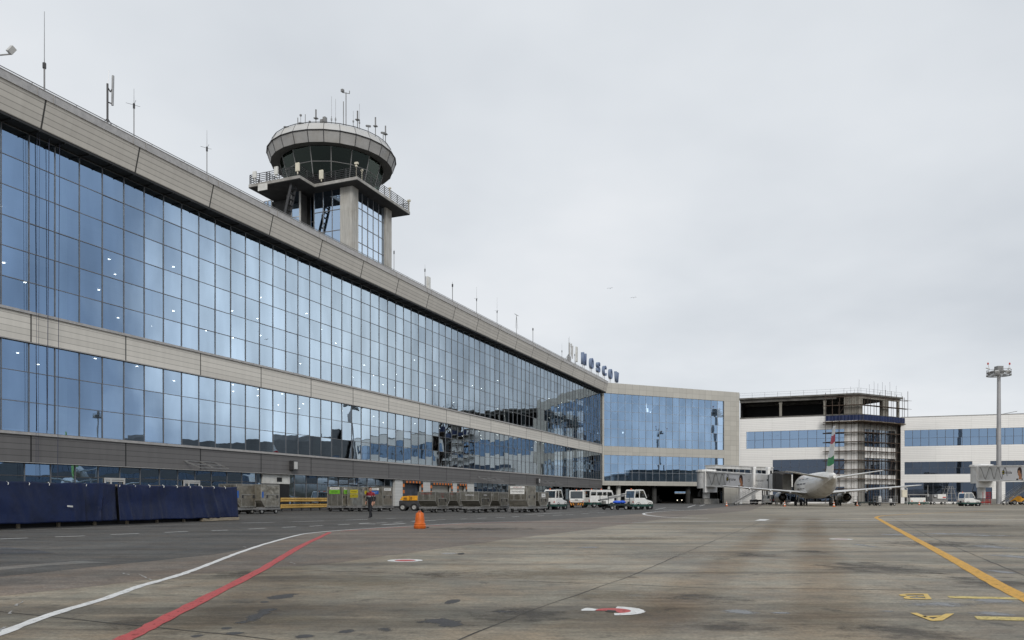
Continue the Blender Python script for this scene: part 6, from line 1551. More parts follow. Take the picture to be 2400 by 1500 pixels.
        l = MB(); l.box(-.35, .35, -.02, .02, -.45, .45); o = l.build('cabin_window', M_['ink'], t); mid = (Vector((L_, 0, 0)) + e1) / 2
        # on the side turned to the apron
        sd_ = -1 if (Matrix.Rotation(a, 3, 'Z') @ s_).y > 0 else 1
        o.location = mid + s_ * sd_ * 1.57 + n * .2 + Vector((0, 0, (fl + ro) / 2 + .1)); o.rotation_euler = (0, 0, math.atan2(n.y, n.x))
    return t
r1 = P(1655, 1150, 166); e1_ = P(1818, 1150, 147)
door_w = PF.w(11.0, 1.95)
zr_ = lambda y, Y: EYE + (HY - y) / FPX * Y
b1_ = bridge((r1.x, r1.y), (e1_.x, e1_.y), (zr_(1139, 166), zr_(1102, 166)), (zr_(1146, 147), zr_(1112, 147)), 'boarding bridge with a printed advert, reaching the white airliner', cabin=(door_w.x, door_w.y))
r2 = P(2300, 1150, 158); e2_ = P(2490, 1150, 132)
bridge((r2.x, r2.y), (e2_.x, e2_.y), (zr_(1127, 158), zr_(1090, 158)), (zr_(1127, 132), zr_(1088, 132)), 'boarding bridge in front of the low wing beside the tall light mast')
# fixed walkways from the buildings to the two rotundas
def walkway(p0, p1, z0, z1, label):
    a = math.atan2(p1[1] - p0[1], p1[0] - p0[0]); L_ = math.hypot(p1[0] - p0[0], p1[1] - p0[1]); t = thing('fixed_walkway', label, 'walkway', (p0[0], p0[1], 0), a)
    mb = MB(); mb.box(0, L_, -1.3, 1.3, z0, z0 + .8); mb.box(0, L_, -1.3, 1.3, z1 - .6, z1); mb.box(0, L_, 1.2, 1.3, z0 + .81, z1 - .61); mb.box(L_ - .3, L_, -1.3, 1.19, z0 + .81, z1 - .61); mb.build('walkway_shell', m_br, t)
    n = 10; g_ = panes('walkway_window', t, 0, n, (L_ - .3) / n, z0 + .8, 1, z1 - z0 - 1.4, -1.2, g_wdk, .12, .06, .003, M_['lightmetal'])
    mb = MB(); mb.tube((L_ * .5, 0, .004), (L_ * .5, 0, z0), .35, n=12); mb.build('support_column', m_br, t)
    mb = MB(); mb.box(-.1, L_ + .1, -1.45, 1.45, z1 + .003, z1 + .15); mb.build('roof', M_['lightmetal'], t)
    return t
w1 = P(1800, 1150, 181)
walkway((r1.x + 1.2, r1.y + 1.2), (w1.x, w1.y), zr_(1124, 172), zr_(1093.5, 172), 'glazed walkway from the white terminal to the bridge rotunda')

# ------------------------------------------------------------------ floodlight mast
mp = P(2341, 1150, 164); mast = thing('light_mast', 'tall grey floodlight mast with a ring of lamps at its head', 'light mast', (mp.x, mp.y, .004))
zh = zr_(880, 164)
mb = MB(); mb.tube((0, 0, 0), (0, 0, zh + 1), .52, .33, n=14); mb.box(-.7, .7, -.7, .7, 0, .25); mb.build('pole', mat('mast_grey_paint', (.36, .36, .37), .5, .2, .08, 1, grime=.2), mast, smooth=True)
mb = MB(); mb.lathe([(2.05, zh - .1), (2.3, zh - .1), (2.3, zh + .08), (2.05, zh + .08), (2.05, zh - .1)], 28)
for i in range(6): a = i * math.pi / 3; mb.bar((.3 * math.cos(a), .3 * math.sin(a), zh), (2.1 * math.cos(a), 2.1 * math.sin(a), zh), .12, .12)
for i in range(10): a = i * .628; mb.tube((2.2 * math.cos(a), 2.2 * math.sin(a), zh), (2.2 * math.cos(a), 2.2 * math.sin(a), zh + 1.1), .04, n=5)
q = [(2.2 * math.cos(i * .314), 2.2 * math.sin(i * .314), zh + 1.1) for i in range(21)]; mb.path(q, .04, 5); mb.box(-.6, .6, -.6, .6, zh + .3, zh + 1.9); mb.build('head_ring_frame', M_['greymetal'], mast)
for i, a in enumerate((3.5, 4.0, 4.5, 5.0, 5.5, 5.95, 2.9, 2.2, 1.2)):
    mb = MB(); mb.M = Matrix.Translation((1.9 * math.cos(a), 1.9 * math.sin(a), zh + .55)) @ Matrix.Rotation(a, 4, 'Z') @ Matrix.Rotation(R(35), 4, 'Y'); mb.box(-.2, .25, -.34, .34, -.28, .28); mb.build('floodlight', M_['lightmetal'] if i % 2 else M_['greymetal'], mast, bevel=.03)
for s in (-1, 1):
    mb = MB(); mb.tube((s * 1.9, 0, zh + 1.1), (s * 2.25, 0, zh + 2.3), .04, n=5); mb.tube((s * 1.9, 0, zh + 1.3), (s * 2.5, .3, zh + 1.6), .12, n=6); mb.build('lamp_arm', M_['lightmetal'], mast)
    mb = MB(); mb.lathe([(0, 0), (.16, 0), (.16, .3), (.08, .42), (0, .44)], 10); o = mb.build('warning_lamp', M_['red'], mast); o.location = (s * 2.25, 0, zh + 2.25)

dup(mast, (159.0, 114.5, .004), .5, 'second tall floodlight mast, mirrored dark in the glass above the blue barrier')
# ------------------------------------------------------------------ ramp vehicles
def beacon(par, x, y, z):
    mb = MB(); mb.lathe([(0, 0), (.07, 0), (.07, .10), (.05, .15), (0, .16)], 10); o = mb.build('beacon', M_['beacon'], par, smooth=True); o.location = (x, y, z)
TUGG = 'white baggage tractors'
def tug(loc, rz, label, driver=False):
    t = thing('baggage_tractor', label, 'tractor', loc, rz, TUGG); W = 1.36
    mb = MB(); mb.prism([(-1.42, .52), (-1.46, .80), (-1.38, 1.18), (.22, 1.18), (.42, 1.02), (1.32, .84), (1.46, .66), (1.46, .52)], -W / 2, W / 2); mb.build('body', M_['white'], t, bevel=.05)
    mb = MB(); mb.box(-1.48, 1.48, -W / 2 - .01, W / 2 + .01, .30, .515); mb.box(-1.56, -1.485, -W / 2 + .05, W / 2 - .05, .32, .5); mb.build('chassis_skirt', M_['green'], t, bevel=.02)
    cw = W / 2 - .05
    c = MB()                                           # cab posts and roof
    prof = [(-1.36, 1.16), (-1.26, 1.86), (-1.12, 1.98), (-.14, 1.98), (.06, 1.88), (.50, 1.16)]
    for s in (-1, 1):
        y = s * (cw - .03)
        for a, b in zip(prof[:-1], prof[1:]): c.bar((a[0], y, a[1]), (b[0], y, b[1]), .08, .09)
        c.bar((-.62, y, 1.16), (-.62, y, 1.96), .07, .09)
    c.build('cab_frame', M_['white'], t)
    c = MB(); c.prism([(-1.28, 1.87), (-1.12, 1.99), (-.14, 1.99), (.06, 1.90), (-.1, 1.90), (-1.2, 1.86)], -cw, cw); c.build('cab_roof', M_['white'], t, bevel=.03)
    g = MB(); g.fixn = False
    for s in (-1, 1):
        y = s * (cw - .02); g.add([(p[0] * .985, y, p[1]) for p in prof], [tuple(range(len(prof)))])
    g.quad((-1.35, -cw, 1.18), (-1.35, cw, 1.18), (-1.25, cw, 1.86), (-1.25, -cw, 1.86)); g.quad((.49, -cw, 1.18), (.49, cw, 1.18), (.07, cw, 1.88), (.07, -cw, 1.88))
    g.build('cab_window', M_['darkglass'], t)
    mb = MB(); mb.box(-1.0, -.55, -.5, .5, .9, 1.28); mb.box(-1.08, -.98, -.5, .5, 1.28, 1.62); mb.build('seat', M_['black'], t)
    beacon(t, -1.0, .15, 1.99)
    mb = MB()
    for s in (-1, 1): mb.box(-1.475, -1.45, s * .5 - .07, s * .5 + .07, .72, .82)
    mb.build('tail_light', M_['red'], t)
    mb = MB(); mb.box(-1.62, -1.465, -.09, .09, .34, .80); mb.build('hitch', M_['darkmetal'], t)
    for s in (-1, 1):
        mb = MB(); mb.lathe([(0, 0), (.08, 0), (.09, .03), (0, .05)], 12); o = mb.build('headlight', M_['paperw'], t); o.location = (1.455, s * .45, .68); o.rotation_euler = (0, R(90), 0)
        mb = MB(); mb.tube((.45, s * cw, 1.3), (.5, s * (cw + .2), 1.4), .015, n=5); mb.box(.47, .51, s * (cw + .2) - .07, s * (cw + .2) + .07, 1.3, 1.56); mb.build('mirror', M_['black'], t)
    a = MB()
    for x in (-.85, .98):
        for s in (-1, 1): a.lathe([(.40, s * (W / 2 + .006)), (.44, s * (W / 2 + .02)), (.44, s * (W / 2 - .2))], 20); a.v[-60:] = [Vector((x + p.x, p.z, .30 + p.y)) for p in a.v[-60:]]
    a.build('wheel_arch_trim', M_['black'], t)
    wheels(t, [(-.85, -W / 2 + .1), (-.85, W / 2 - .1), (.98, -W / 2 + .1), (.98, W / 2 - .1)], .31, .22)
    return t
def at(x, y, z=.010): g = G(x, y); return (g.x, g.y, z)
hd = lambda dx, dy: math.atan2(dy, dx)
tug0 = tug(at(1497, 1194.2), hd(.76, .65), 'white baggage tractor at the head of the open cart with blue sacks')
tug(at(1302, 1194.3), hd(.45, .89), 'white baggage tractor with tall roof rack behind the last squat container')
tug(at(2271, 1186.2), hd(.97, .24), 'white baggage tractor alone on the apron beneath the second boarding bridge')
# wide aircraft tractor with hazard apron
def wide_tractor(loc, rz, label):
    t = thing('aircraft_tractor', label, 'tractor', loc, rz); W = 1.72; w = W / 2
    mb = MB(); mb.prism([(1.9, .62), (1.98, 1.0), (1.9, 1.12), (-2.2, 1.12), (-2.2, .62)], -w, w); mb.build('body', M_['white'], t, bevel=.05)
    mb = MB(); mb.box(-2.18, 1.88, -w + .04, w - .04, .32, .615); mb.build('chassis_skirt', M_['green'], t)
    c = MB()
    for s in (-1, 1):
        y = s * (w - .06); c.bar((1.92, y, 1.1), (1.74, y, 2.02), .12, .12); c.bar((.62, y, 1.1), (.62, y, 2.02), .1, .12); c.bar((-.5, y, 1.1), (-.5, y, 2.02), .12, .2); c.bar((.60, y, 1.35), (-.5, y, 1.35), .1, .5)
    c.build('cab_frame', M_['white'], t)
    c = MB(); c.prism([(1.78, 1.98), (1.70, 2.10), (-.5, 2.10), (-.6, 1.98)], -w, w); c.build('cab_roof', M_['white'], t, bevel=.04)
    g = MB(); g.fixn = False; g.quad((1.90, -w + .1, 1.13), (1.90, w - .1, 1.13), (1.75, w - .1, 1.99), (1.75, -w + .1, 1.99))
    for s in (-1, 1): g.quad((1.86, s * (w - .05), 1.13), (.66, s * (w - .05), 1.13), (.66, s * (w - .05), 1.98), (1.72, s * (w - .05), 1.98)); g.quad((.56, s * (w - .05), 1.6), (-.42, s * (w - .05), 1.6), (-.42, s * (w - .05), 1.98), (.56, s * (w - .05), 1.98))
    g.build('cab_window', M_['darkglass'], t)
    mb = MB(); mb.box(-.9, -.6, -w + .1, w - .1, 1.12, 1.95); mb.build('cab_back', M_['black'], t)
    mb = MB(); mb.box(-2.2, -.95, -w + .03, w - .03, 1.125, 1.7); mb.build('engine_cover', M_['whitedull'], t, bevel=.05)
    # striped apron: slanted bars on a board
    mb = MB(); n = 12; z0, z1 = .30, .60
    for i in range(n):
        a, b = -w + W * i / n, -w + W * (i + 1) / n; sk = .14 if (a + b) / 2 > 0 else -.14
        a0, b0_ = max(-w, min(w, a - sk / 2)), max(-w, min(w, b - sk / 2)); a1, b1 = max(-w, min(w, a + sk / 2)), max(-w, min(w, b + sk / 2))
        mb.add([(2.02, a0, z0), (2.02, b0_, z0), (2.06, b1, z1), (2.06, a1, z1), (1.92, a0, z0), (1.92, b0_, z0), (1.92, b1, z1), (1.92, a1, z1)], [(0, 1, 2, 3), (7, 6, 5, 4), (0, 4, 5, 1), (1, 5, 6, 2), (2, 6, 7, 3), (3, 7, 4, 0)], i % 2)
    mb.build('hazard_board', [M_['ink'], mat('hazard_orange', (.66, .27, .04), .5, 0, .1, 4)], t)
    mb = MB(); mb.box(2.07, 2.16, -.14, .14, .26, .62); mb.build('front_hitch', m_rust, t)
    for s in (-1, 1):
        mb = MB(); mb.box(1.985, 2.02, s * .6 - .14, s * .6 + .14, .70, .84); mb.build('headlight', M_['paperw'], t); mb = MB(); mb.box(1.985, 2.015, s * .79 - .045, s * .79 + .045, .70, .84); mb.build('indicator', M_['beacon'], t)
        mb = MB(); mb.tube((1.935, s * .1 - .3, 1.10), (1.87, s * .1 - .45, 1.38), .02, n=5); mb.build('wiper', M_['ink'], t)
    mb = MB(); mb.box(1.985, 1.995, -.2, .2, .92, 1.0); mb.build('number_plate', M_['ink'], t); beacon(t, .9, -.1, 2.1); beacon(t, -.3, .4, 2.1)
    wheels(t, [(1.15, -w + .14), (1.15, w - .14), (-1.5, -w + .14), (-1.5, w - .14)], .36, .26)
    return t
wide_tractor(at(1354, 1190), hd(-.16, -1), 'wide white aircraft tractor facing the camera with black and orange striped bumper')
# crew truck
def crew_truck(loc, rz, label, L_=4.2):
    t = thing('crew_truck', label, 'truck', loc, rz); w = .95
    mb = MB(); mb.prism([(-2.1, .62), (-2.1, 1.25), (1.75, 1.25), (2.05, 1.1), (2.1, .62)], -w, w); mb.build('body', M_['white'], t, bevel=.05)
    mb = MB(); mb.box(-2.08, 2.08, -w + .03, w - .03, .36, .615); mb.build('chassis_skirt', M_['green'], t)
    c = MB()
    for s in (-1, 1):
        y = s * (w - .05)
        for x0, x1 in ((-2.05, -2.0), (-1.0, -1.0), (.0, .0), (.75, .75), (2.0, 1.55)): c.bar((x0, y, 1.2), (x1, y, 2.12), .10, .16)
        c.bar((-2.0, y, 1.36), (.75, y, 1.36), .10, .26); c.bar((-2.0, y, 2.05), (1.55, y, 2.05), .10, .2)
    c.build('cab_frame', M_['white'], t)
    c = MB(); c.prism([(1.62, 2.08), (1.5, 2.2), (-1.95, 2.2), (-2.05, 2.08)], -w, w); c.build('cab_roof', M_['white'], t, bevel=.04)
    g = MB(); g.fixn = False
    for s in (-1, 1): g.quad((-2.0, s * (w - .06), 1.26), (1.92, s * (w - .06), 1.26), (1.58, s * (w - .06), 2.06), (-2.0, s * (w - .06), 2.06))
    g.quad((2.0, -w + .08, 1.26), (2.0, w - .08, 1.26), (1.6, w - .08, 2.06), (1.6, -w + .08, 2.06)); g.quad((-2.06, -w + .1, 1.5), (-2.06, w - .1, 1.5), (-2.04, w - .1, 2.0), (-2.04, -w + .1, 2.0))
    g.build('cab_window', M_['darkglass'], t)
    mb = MB(); mb.box(-1.9, 1.2, -w + .15, w - .15, 1.255, 1.5); mb.build('seat', M_['black'], t)
    for s in (-1, 1):
        mb = MB(); mb.box(2.085, 2.115, s * .65 - .14, s * .65 + .14, .74, .9); mb.build('headlight', M_['paperw'], t); mb = MB(); mb.box(-2.125, -2.09, s * .8 - .06, s * .8 + .06, .7, 1.0); mb.build('tail_light', M_['red'], t)
        mb = MB(); mb.tube((1.7, s * w, 1.5), (1.8, s * (w + .28), 1.6), .02, n=5); mb.box(1.76, 1.82, s * (w + .28) - .1, s * (w + .28) + .1, 1.4, 1.85); mb.build('mirror', M_['black'], t)
    beacon(t, 1.0, .3, 2.2); beacon(t, .2, -.5, 2.2); beacon(t, -.8, .2, 2.2)
    mb = MB(); mb.box(.3, .75, -w - .015, -w - .002, 1.0, 1.06); mb.build('side_badge', M_['red'], t)
    wheels(t, [(-1.35, -w + .14), (-1.35, w - .14), (1.3, -w + .14), (1.3, w - .14)], .40, .27)
    return t
crew_truck(at(1400, 1189.5), hd(.80, .60), 'white crew truck with large side windows behind the striped bumper tractor')
# open carts
m_crt = mat('dark_green_cart_steel', (.03, .045, .042), .6, .2, .2, 3, grime=.3)
def open_cart(loc, rz, label, L_=3.0, cage=False, light=False):
    t = thing('baggage_cart', label, 'cart', loc, rz, 'open baggage carts'); w = .72; h = L_ / 2; m = M_['greymetal'] if light else m_crt
    mb = MB(); mb.box(-h, h, -w, w, .52, .60); mb.box(-h, h, -w, -w + .08, .42, .518); mb.box(-h, h, w - .08, w, .42, .518); mb.build('deck', m, t)
    f = MB()
    for x in (-h + .04, h - .04):
        if not cage: f = MB()
        for y in (-w + .04, w - .04): f.tube((x, y, .601), (x, y, 1.55), .03, n=6)
        for z in ((1.0, 1.53) if not cage else (.85, 1.1, 1.35, 1.53)): f.tube((x, -w + .04, z), (x, w - .04, z), .022, n=5)
        if not cage: f.build('end_rail', m, t)
    if cage:
        for y in (-w + .04, w - .04):
            for z in (.85, 1.15, 1.5): f.tube((-h + .04, y, z), (h - .04, y, z), .02, n=5)
            for i in range(7): x = -h + .04 + (L_ - .08) * i / 6; f.tube((x, y, .601), (x, y, 1.5), .016, n=5)
    if cage: f.build('rail_frame', m, t)
    b = MB(); b.bar((h, 0, .42), (h + .9, 0, .30), .07, .07); b.tube((h + .9, 0, .24), (h + .9, 0, .36), .06, n=8); b.build('tow_bar', M_['darkmetal'], t)
    b = MB()
    for x in (-h + .5, h - .5): b.tube((x, -w + .1, .2), (x, w - .1, .2), .04, n=6); b.box(x - .06, x + .06, -.3, .3, .2, .418)
    b.build('axle_frame', M_['darkmetal'], t)
    wheels(t, [(-h + .5, -w + .08), (-h + .5, w - .08), (h - .5, -w + .08), (h - .5, w - .08)], .22, .14)
    return t
c0_ = G(1441, 1195.0); cart_rz = hd(.86, .5)
open_cart((c0_.x, c0_.y, .010), cart_rz, 'dark green open cart carrying blue sacks behind a white tractor', 2.7)
m_bag = mat('blue_plastic_sack', (.02, .10, .62), .35, 0, .15, 5, bump=.6, bscale=9)
def sack(off, sx, label):
    p = Vector((c0_.x, c0_.y, 0)) + Matrix.Rotation(cart_rz, 3, 'Z') @ Vector(off); mb = MB(); rs = []
    for j in range(7):
        v = j / 6; r = math.sin(math.pi * (.12 + .80 * v)) ** .7
        rs.append([(sx * .42 * r * math.cos(i * .524) * (1 + .12 * NZ.noise((i, j, off[0]))), .33 * r * math.sin(i * .524) * (1 + .15 * NZ.noise((j, i, off[0]))), .32 * v) for i in range(12)])
    mb.loft(rs); o = mb.build('plastic_sack', m_bag, None, smooth=True); o.location = (p.x, p.y, .609); o.rotation_euler = (0, 0, cart_rz); tag(o, label, 'sack', 'blue sacks on the open cart')
sack((.15, -.2, 0), 1.3, 'larger bright blue plastic sack lying on the open cart'); sack((.9, -.05, 0), .85, 'smaller bright blue plastic sack at the tractor end of the cart')
# hydraulic lifting gear beyond the cart: pale folded loader
def conveyor(loc, rz, label):
    t = thing('belt_loader', label, 'belt loader', loc, rz)
    mb = MB(); mb.box(-1.8, 1.6, -.7, .7, .40, .85); mb.build('body', M_['white'], t, bevel=.05)
    mb = MB(); mb.bar((-2.3, .2, .9), (2.4, .2, 1.75), .62, .16); mb.build('belt_bed', M_['greymetal'], t); mb = MB()
    for y in (-.12, .52): mb.bar((-2.3, y, 1.1), (2.4, y, 1.95), .05, .05); 
    mb.build('hand_rail', M_['lightmetal'], t); wheels(t, [(-1.1, -.6), (-1.1, .6), (1.1, -.6), (1.1, .6)], .33, .22); return t
conveyor(at(1447, 1190.5), hd(.95, .3), 'pale folded belt loader standing beyond the blue sack cart')
# passenger stairs, vans and carts round the airliner
def stairs(loc, rz, label, L_=4.6, H=3.0, grp=None):
    t = thing('boarding_stairs', label, 'stairs', loc, rz, grp); w = .6
    mb = MB()
    for y in (-w, w): mb.bar((0, y, .25), (L_, y, H), .07, .26)
    mb.build('stringer_frame', M_['steel'], t); mb = MB(); n = 15
    for i in range(n): u = (i + .5) / n; mb.box(L_ * u - .14, L_ * u + .14, -w + .04, w - .04, .2 + (H - .25) * u, .24 + (H - .25) * u)
    mb.build('tread', M_['greymetal'], t); mb = MB()
    for y in (-w, w):
        for k in (.35, .7, 1.05): mb.tube((0, y, .3 + k), (L_, y, H + k), .025, n=5)
        for i in range(7): u = i / 6; mb.tube((L_ * u, y, .3 + (H - .3) * u), (L_ * u, y, 1.35 + (H - .3) * u), .022, n=5)
    mb.build('hand_rail', M_['steel'], t)
    mb = MB(); mb.box(L_, L_ + 1.2, -w, w, H - .1, H); mb.box(L_ + .5, L_ + .7, -.5, -.35, .3, H - .1); mb.box(L_ + .5, L_ + .7, .35, .5, .3, H - .1); mb.bar((L_ + .6, -.4, .4), (.9, -.4, .55), .08, .1); mb.build('platform', M_['steel'], t)
    wheels(t, [(.5, -.5), (.5, .5), (L_ + .6, -.5), (L_ + .6, .5)], .18, .12); return t
def at2(x, Y, z=.010): return (ray(x) * Y, Y, z)
stairs(at2(1719, 140), hd(1, .12), 'open steel service stairs rising under the near wing of the airliner', 5.0, 2.9, 'steel ramp stairs')
stairs(at2(2350, 142), hd(1, .1), 'open steel service stairs climbing to the second boarding bridge', 5.2, 3.6, 'steel ramp stairs')
def van(loc, rz, label, m, group='vans behind the airliner'):
    t = thing('service_van', label, 'van', loc, rz, group); w = .85
    mb = MB(); mb.prism([(-2.0, .35), (-2.05, .95), (-2.0, 1.0), (1.1, 1.0), (1.9, .85), (2.05, .6), (2.05, .35)], -w, w); mb.build('body', m, t, bevel=.06)
    mb = MB(); mb.prism([(-2.0, 1.0), (-1.9, 1.75), (-1.7, 1.85), (.2, 1.85), (.45, 1.75), (1.15, 1.0)], -w + .06, w - .06); mb.build('roof_shell', m, t, bevel=.05)
    g = MB()
    for s in (-.36, .36): g.box(-1.995, -1.955, s - .26, s + .26, 1.12, 1.62)
    for s in (-1, 1): g.prism([(.45, 1.08), (.95, 1.08), (.38, 1.7), (.1, 1.7), (.1, 1.08)], s * (w - .055) - .004, s * (w - .055) + .004)
    g.prism([(.50, 1.78), (1.2, 1.03), (1.18, 1.02), (.47, 1.76)], -w + .14, w - .14); g.build('window', M_['darkglass'], t)
    for s in (-1, 1): mb = MB(); mb.box(-2.08, -2.03, s * .72 - .06, s * .72 + .06, .75, 1.0); mb.build('tail_light', M_['red'], t)
    wheels(t, [(-1.3, -w + .1), (-1.3, w - .1), (1.25, -w + .1), (1.25, w - .1)], .31, .2); return t
van(at2(1797, 150), hd(.35, .94), 'white van with twin rear windows parked behind the near engine', M_['white'])
van(at2(1826, 152), hd(.9, .4), 'dark van parked between the white van and the near engine', mat('dark_van_paint', (.03, .03, .032), .3, 0, .1, 2, coat=.3))
open_cart(at2(2027, 128), hd(1, .1), 'long low dark cart trailing from the airliner towards the cage cart', 3.4)
open_cart(at2(2075, 126), hd(-1, .05), 'light railed cage cart behind the far wing with pale bundles', 3.3, True, True)
open_cart(at2(1958, 126), hd(.2, 1), 'railed cart close behind the far main wheels of the airliner', 2.6, True)
for x, dz, lb in ((2062, .0, 'upright pale wrapped bundle in the cage cart'), (2087, 0, 'low pale wrapped bundle in the cage cart')):
    p = at2(x, 126.0); mb = MB(); h = .95 if x < 2070 else .5; rs = []
    for j in range(5): v = j / 4; rs.append([(.26 * (1 - .3 * v ** 3) * math.cos(i * .628) * (1 + .2 * NZ.noise((i, j, x))), .26 * (1 - .3 * v ** 3) * math.sin(i * .628), h * v) for i in range(10)])
    mb.loft(rs); o = mb.build('wrapped_bundle', M_['paperw'], None, smooth=True); o.location = (p[0], p[1], .610); tag(o, lb, 'bundle', 'bundles in the cage cart')
# ground loader, label-sided container, high stairs stack at the far side
def low_loader(loc, rz, label):
    t = thing('cargo_loader', label, 'loader', loc, rz)
    mb = MB(); mb.box(-1.4, 1.4, -.8, .8, .45, 1.3); mb.build('body', M_['white'], t, bevel=.06); mb = MB(); mb.box(-1.7, 1.9, -.95, .95, .18, .44); mb.build('chassis_skirt', M_['green'], t)
    mb = MB(); mb.box(-1.8, 1.6, -.9, .9, 1.75, 1.95)
    for x in (-1.6, 1.4):
        for y in (-.8, .8): mb.tube((x, y, .44), (x, y, 1.75), .06, n=6)
    mb.build('platform', M_['greymetal'], t)
    for s in (-1, 1): mb = MB(); mb.box(s * 1.1 - .12, s * 1.1 + .12, -.83, -.802, .6, .74); mb.build('headlight', M_['beacon'], t)
    mb = MB(); mb.tube((1.8, -.7, .44), (1.8, -.7, 3.6), .05, n=6); mb.box(1.65, 1.95, -.85, -.55, 1.5, 2.0); mb.build('lamp_post', M_['steel'], t)
    wheels(t, [(-1.1, -.75), (1.1, -.75), (-1.1, .75), (1.1, .75)], .17, .14); return t
low_loader(at2(2147, 146), hd(1, -.05), 'low white cargo loader with grey deck beyond the far wing tip')
t = thing('air_start_unit', 'grey cart with a white and red lettered box, between loader and lone tractor', 'ramp cart', at2(2198, 148), hd(1, .0))
mb = MB(); mb.box(-1.4, 1.4, -.7, .7, .5, 1.0); mb.box(-1.35, -.4, -.6, .6, 1.01, 1.9); mb.build('body', M_['greymetal'], t, bevel=.03); mb = MB(); mb.box(-.38, 1.2, -.66, .6, 1.1, 1.95); q = mb.build('equipment_box', M_['white'], t, bevel=.03)
mb = MB(); mb.box(.55, 1.15, -.68, -.665, 1.25, 1.45); mb.build('red_label', M_['red'], q); mb = MB(); mb.tube((-1.1, -.62, 1.5), (-.7, -.62, 1.5), .25, n=14); mb.build('hose_reel', M_['steel'], t)
wheels(t, [(-1.0, -.6), (1.0, -.6), (-1.0, .6), (1.0, .6)], .24, .16)
t = thing('maintenance_steps', 'tall grey wheeled maintenance steps near the lone tractor', 'steps', at2(2224, 150), hd(1, .05)); mb = MB()
for y in (-.6, .6):
    for x0, x1 in ((-1.2, -.3), (1.3, .4), (.1, .1)): mb.bar((x0, y, .35), (x1, y, 3.4), .07, .07)
    for z in (1.2, 2.1, 3.0): mb.bar((-1.0, y, z), (1.0, y, z), .05, .05)
mb.build('leg_frame', M_['steel'], t); mb = MB()
for i in range(8): mb.box(1.25 - i * .11, 1.55 - i * .11, -.55, .55, .5 + i * .35, .54 + i * .35)
mb.box(-.6, .5, -.6, .6, 3.4, 3.46); mb.build('tread', M_['greymetal'], t); wheels(t, [(-1.1, -.6), (1.2, -.6), (-1.1, .6), (1.2, .6)], .2, .12)
t = thing('tow_machine', 'orange yellow towing machine beneath the second boarding bridge', 'towing machine', at2(2384, 146), hd(1, -.1))
mb = MB(); mb.prism([(-1.1, .5), (-1.1, 1.5), (.2, 1.65), (.6, 1.2), (1.4, 1.1), (1.4, .5)], -.7, .7); mb.build('body', M_['yellow'], t, bevel=.06); mb = MB(); mb.box(.7, 1.5, -.6, .6, 1.11, 1.5); mb.build('engine_cover', M_['darkmetal'], t, bevel=.04); wheels(t, [(-.8, -.62), (.9, -.62), (-.8, .62), (.9, .62)], .42, .26)
for x, lb in ((2313, 'red slatted stand near the second bridge column'),):
    t = thing('red_stand', lb, 'stand', at2(x, 150), .1); mb = MB()
    for sx in (-.5, .5):
        for sy in (-.4, .4): mb.tube((sx, sy, 0), (sx, sy, 2.4), .05, n=6)
    for i in range(7): mb.box(-.5, .5, -.44, -.38, .3 + i * .32, .45 + i * .32)
    mb.build('slat_frame', M_['red'], t)
t = thing('tow_bar', 'red aircraft tow bar lying behind the lone tractor', 'tow bar', at2(2300, 146), hd(1, .2)); mb = MB(); mb.tube((-1.6, 0, .35), (1.6, 0, .5), .09, n=8); mb.bar((1.6, -.4, .5), (1.6, .4, .5), .14, .14); mb.build('shaft', M_['red'], t); wheels(t, [(-.5, -.25), (-.5, .25)], .25, .12)
# hanging box at the far wing tip
p = P(2119, 1149, 136); t = thing('lamp_post', 'cream equipment box on a hooked post under the far wing tip', 'post', (p.x, p.y, .004)); mb = MB(); mb.tube((.6, .1, 0), (.6, .1, 2.9), .05, n=6); mb.tube((.6, .1, 2.9), (-.4, 0, 3.2), .05, n=6); mb.tube((-.4, 0, 3.2), (-.4, 0, 2.6), .04, n=6); mb.build('post', M_['lightmetal'], t)
mb = MB(); mb.box(-.42, .42, -.2, .2, 1.35, 2.65); mb.build('box', M_['cream'], t, bevel=.04)
# traffic cones
m_cw = M_['paperw']
for x, y, lb in ((1703, 1186.5, 'small orange white cone before the first bridge base'), (1839, 1187, 'small orange white cone before the near engine'), (1954.5, 1188, 'small orange white cone behind the airliner tail'), (2009, 1185.5, 'small orange white cone before the far cart'), (2154.5, 1183.5, 'small orange white cone before the low white loader')):
    g = G(x, y); t = thing('traffic_cone', lb, 'cone', (g.x, g.y, .004), 0, 'traffic cones round the airliner')
    h = .78; mb = MB(); mb.box(-.2, .2, -.2, .2, 0, .04); mb.lathe([(.15, .041), (.125, .2), (.125, .2)], 14); mb.lathe([(.095, .36), (.07, .52)], 14); mb.lathe([(.045, .64), (.03, h), (0, h)], 14); mb.build('cone_body', M_['orange'], t, smooth=True)
    mb = MB(); mb.lathe([(.125, .2), (.095, .36)], 14); mb.lathe([(.07, .52), (.045, .64)], 14); mb.build('white_stripe', m_cw, t, smooth=True)
# dark van coming through the passage with its headlights on
p = at2(1594, 215); dv = van(p, hd(-.28, -1), 'dark van with lit headlights inside the drive-through passage', mat('black_van_paint', (.012, .012, .014), .3, 0, .1, 2, coat=.3), 'vans in the passage')
for s in (-1, 1):
    mb = MB(); mb.lathe([(0, 0), (.12, 0), (.12, .04), (0, .05)], 14); o = mb.build('headlight', glow('headlight_glow', (1, .9, .72), 2.5), dv); o.location = (2.06, s * .6, .72); o.rotation_euler = (0, R(90), 0)
van(at2(1537, 196), hd(.5, .9), 'grey van parked deep in the dark passage', M_['greymetal'], 'vans in the passage')
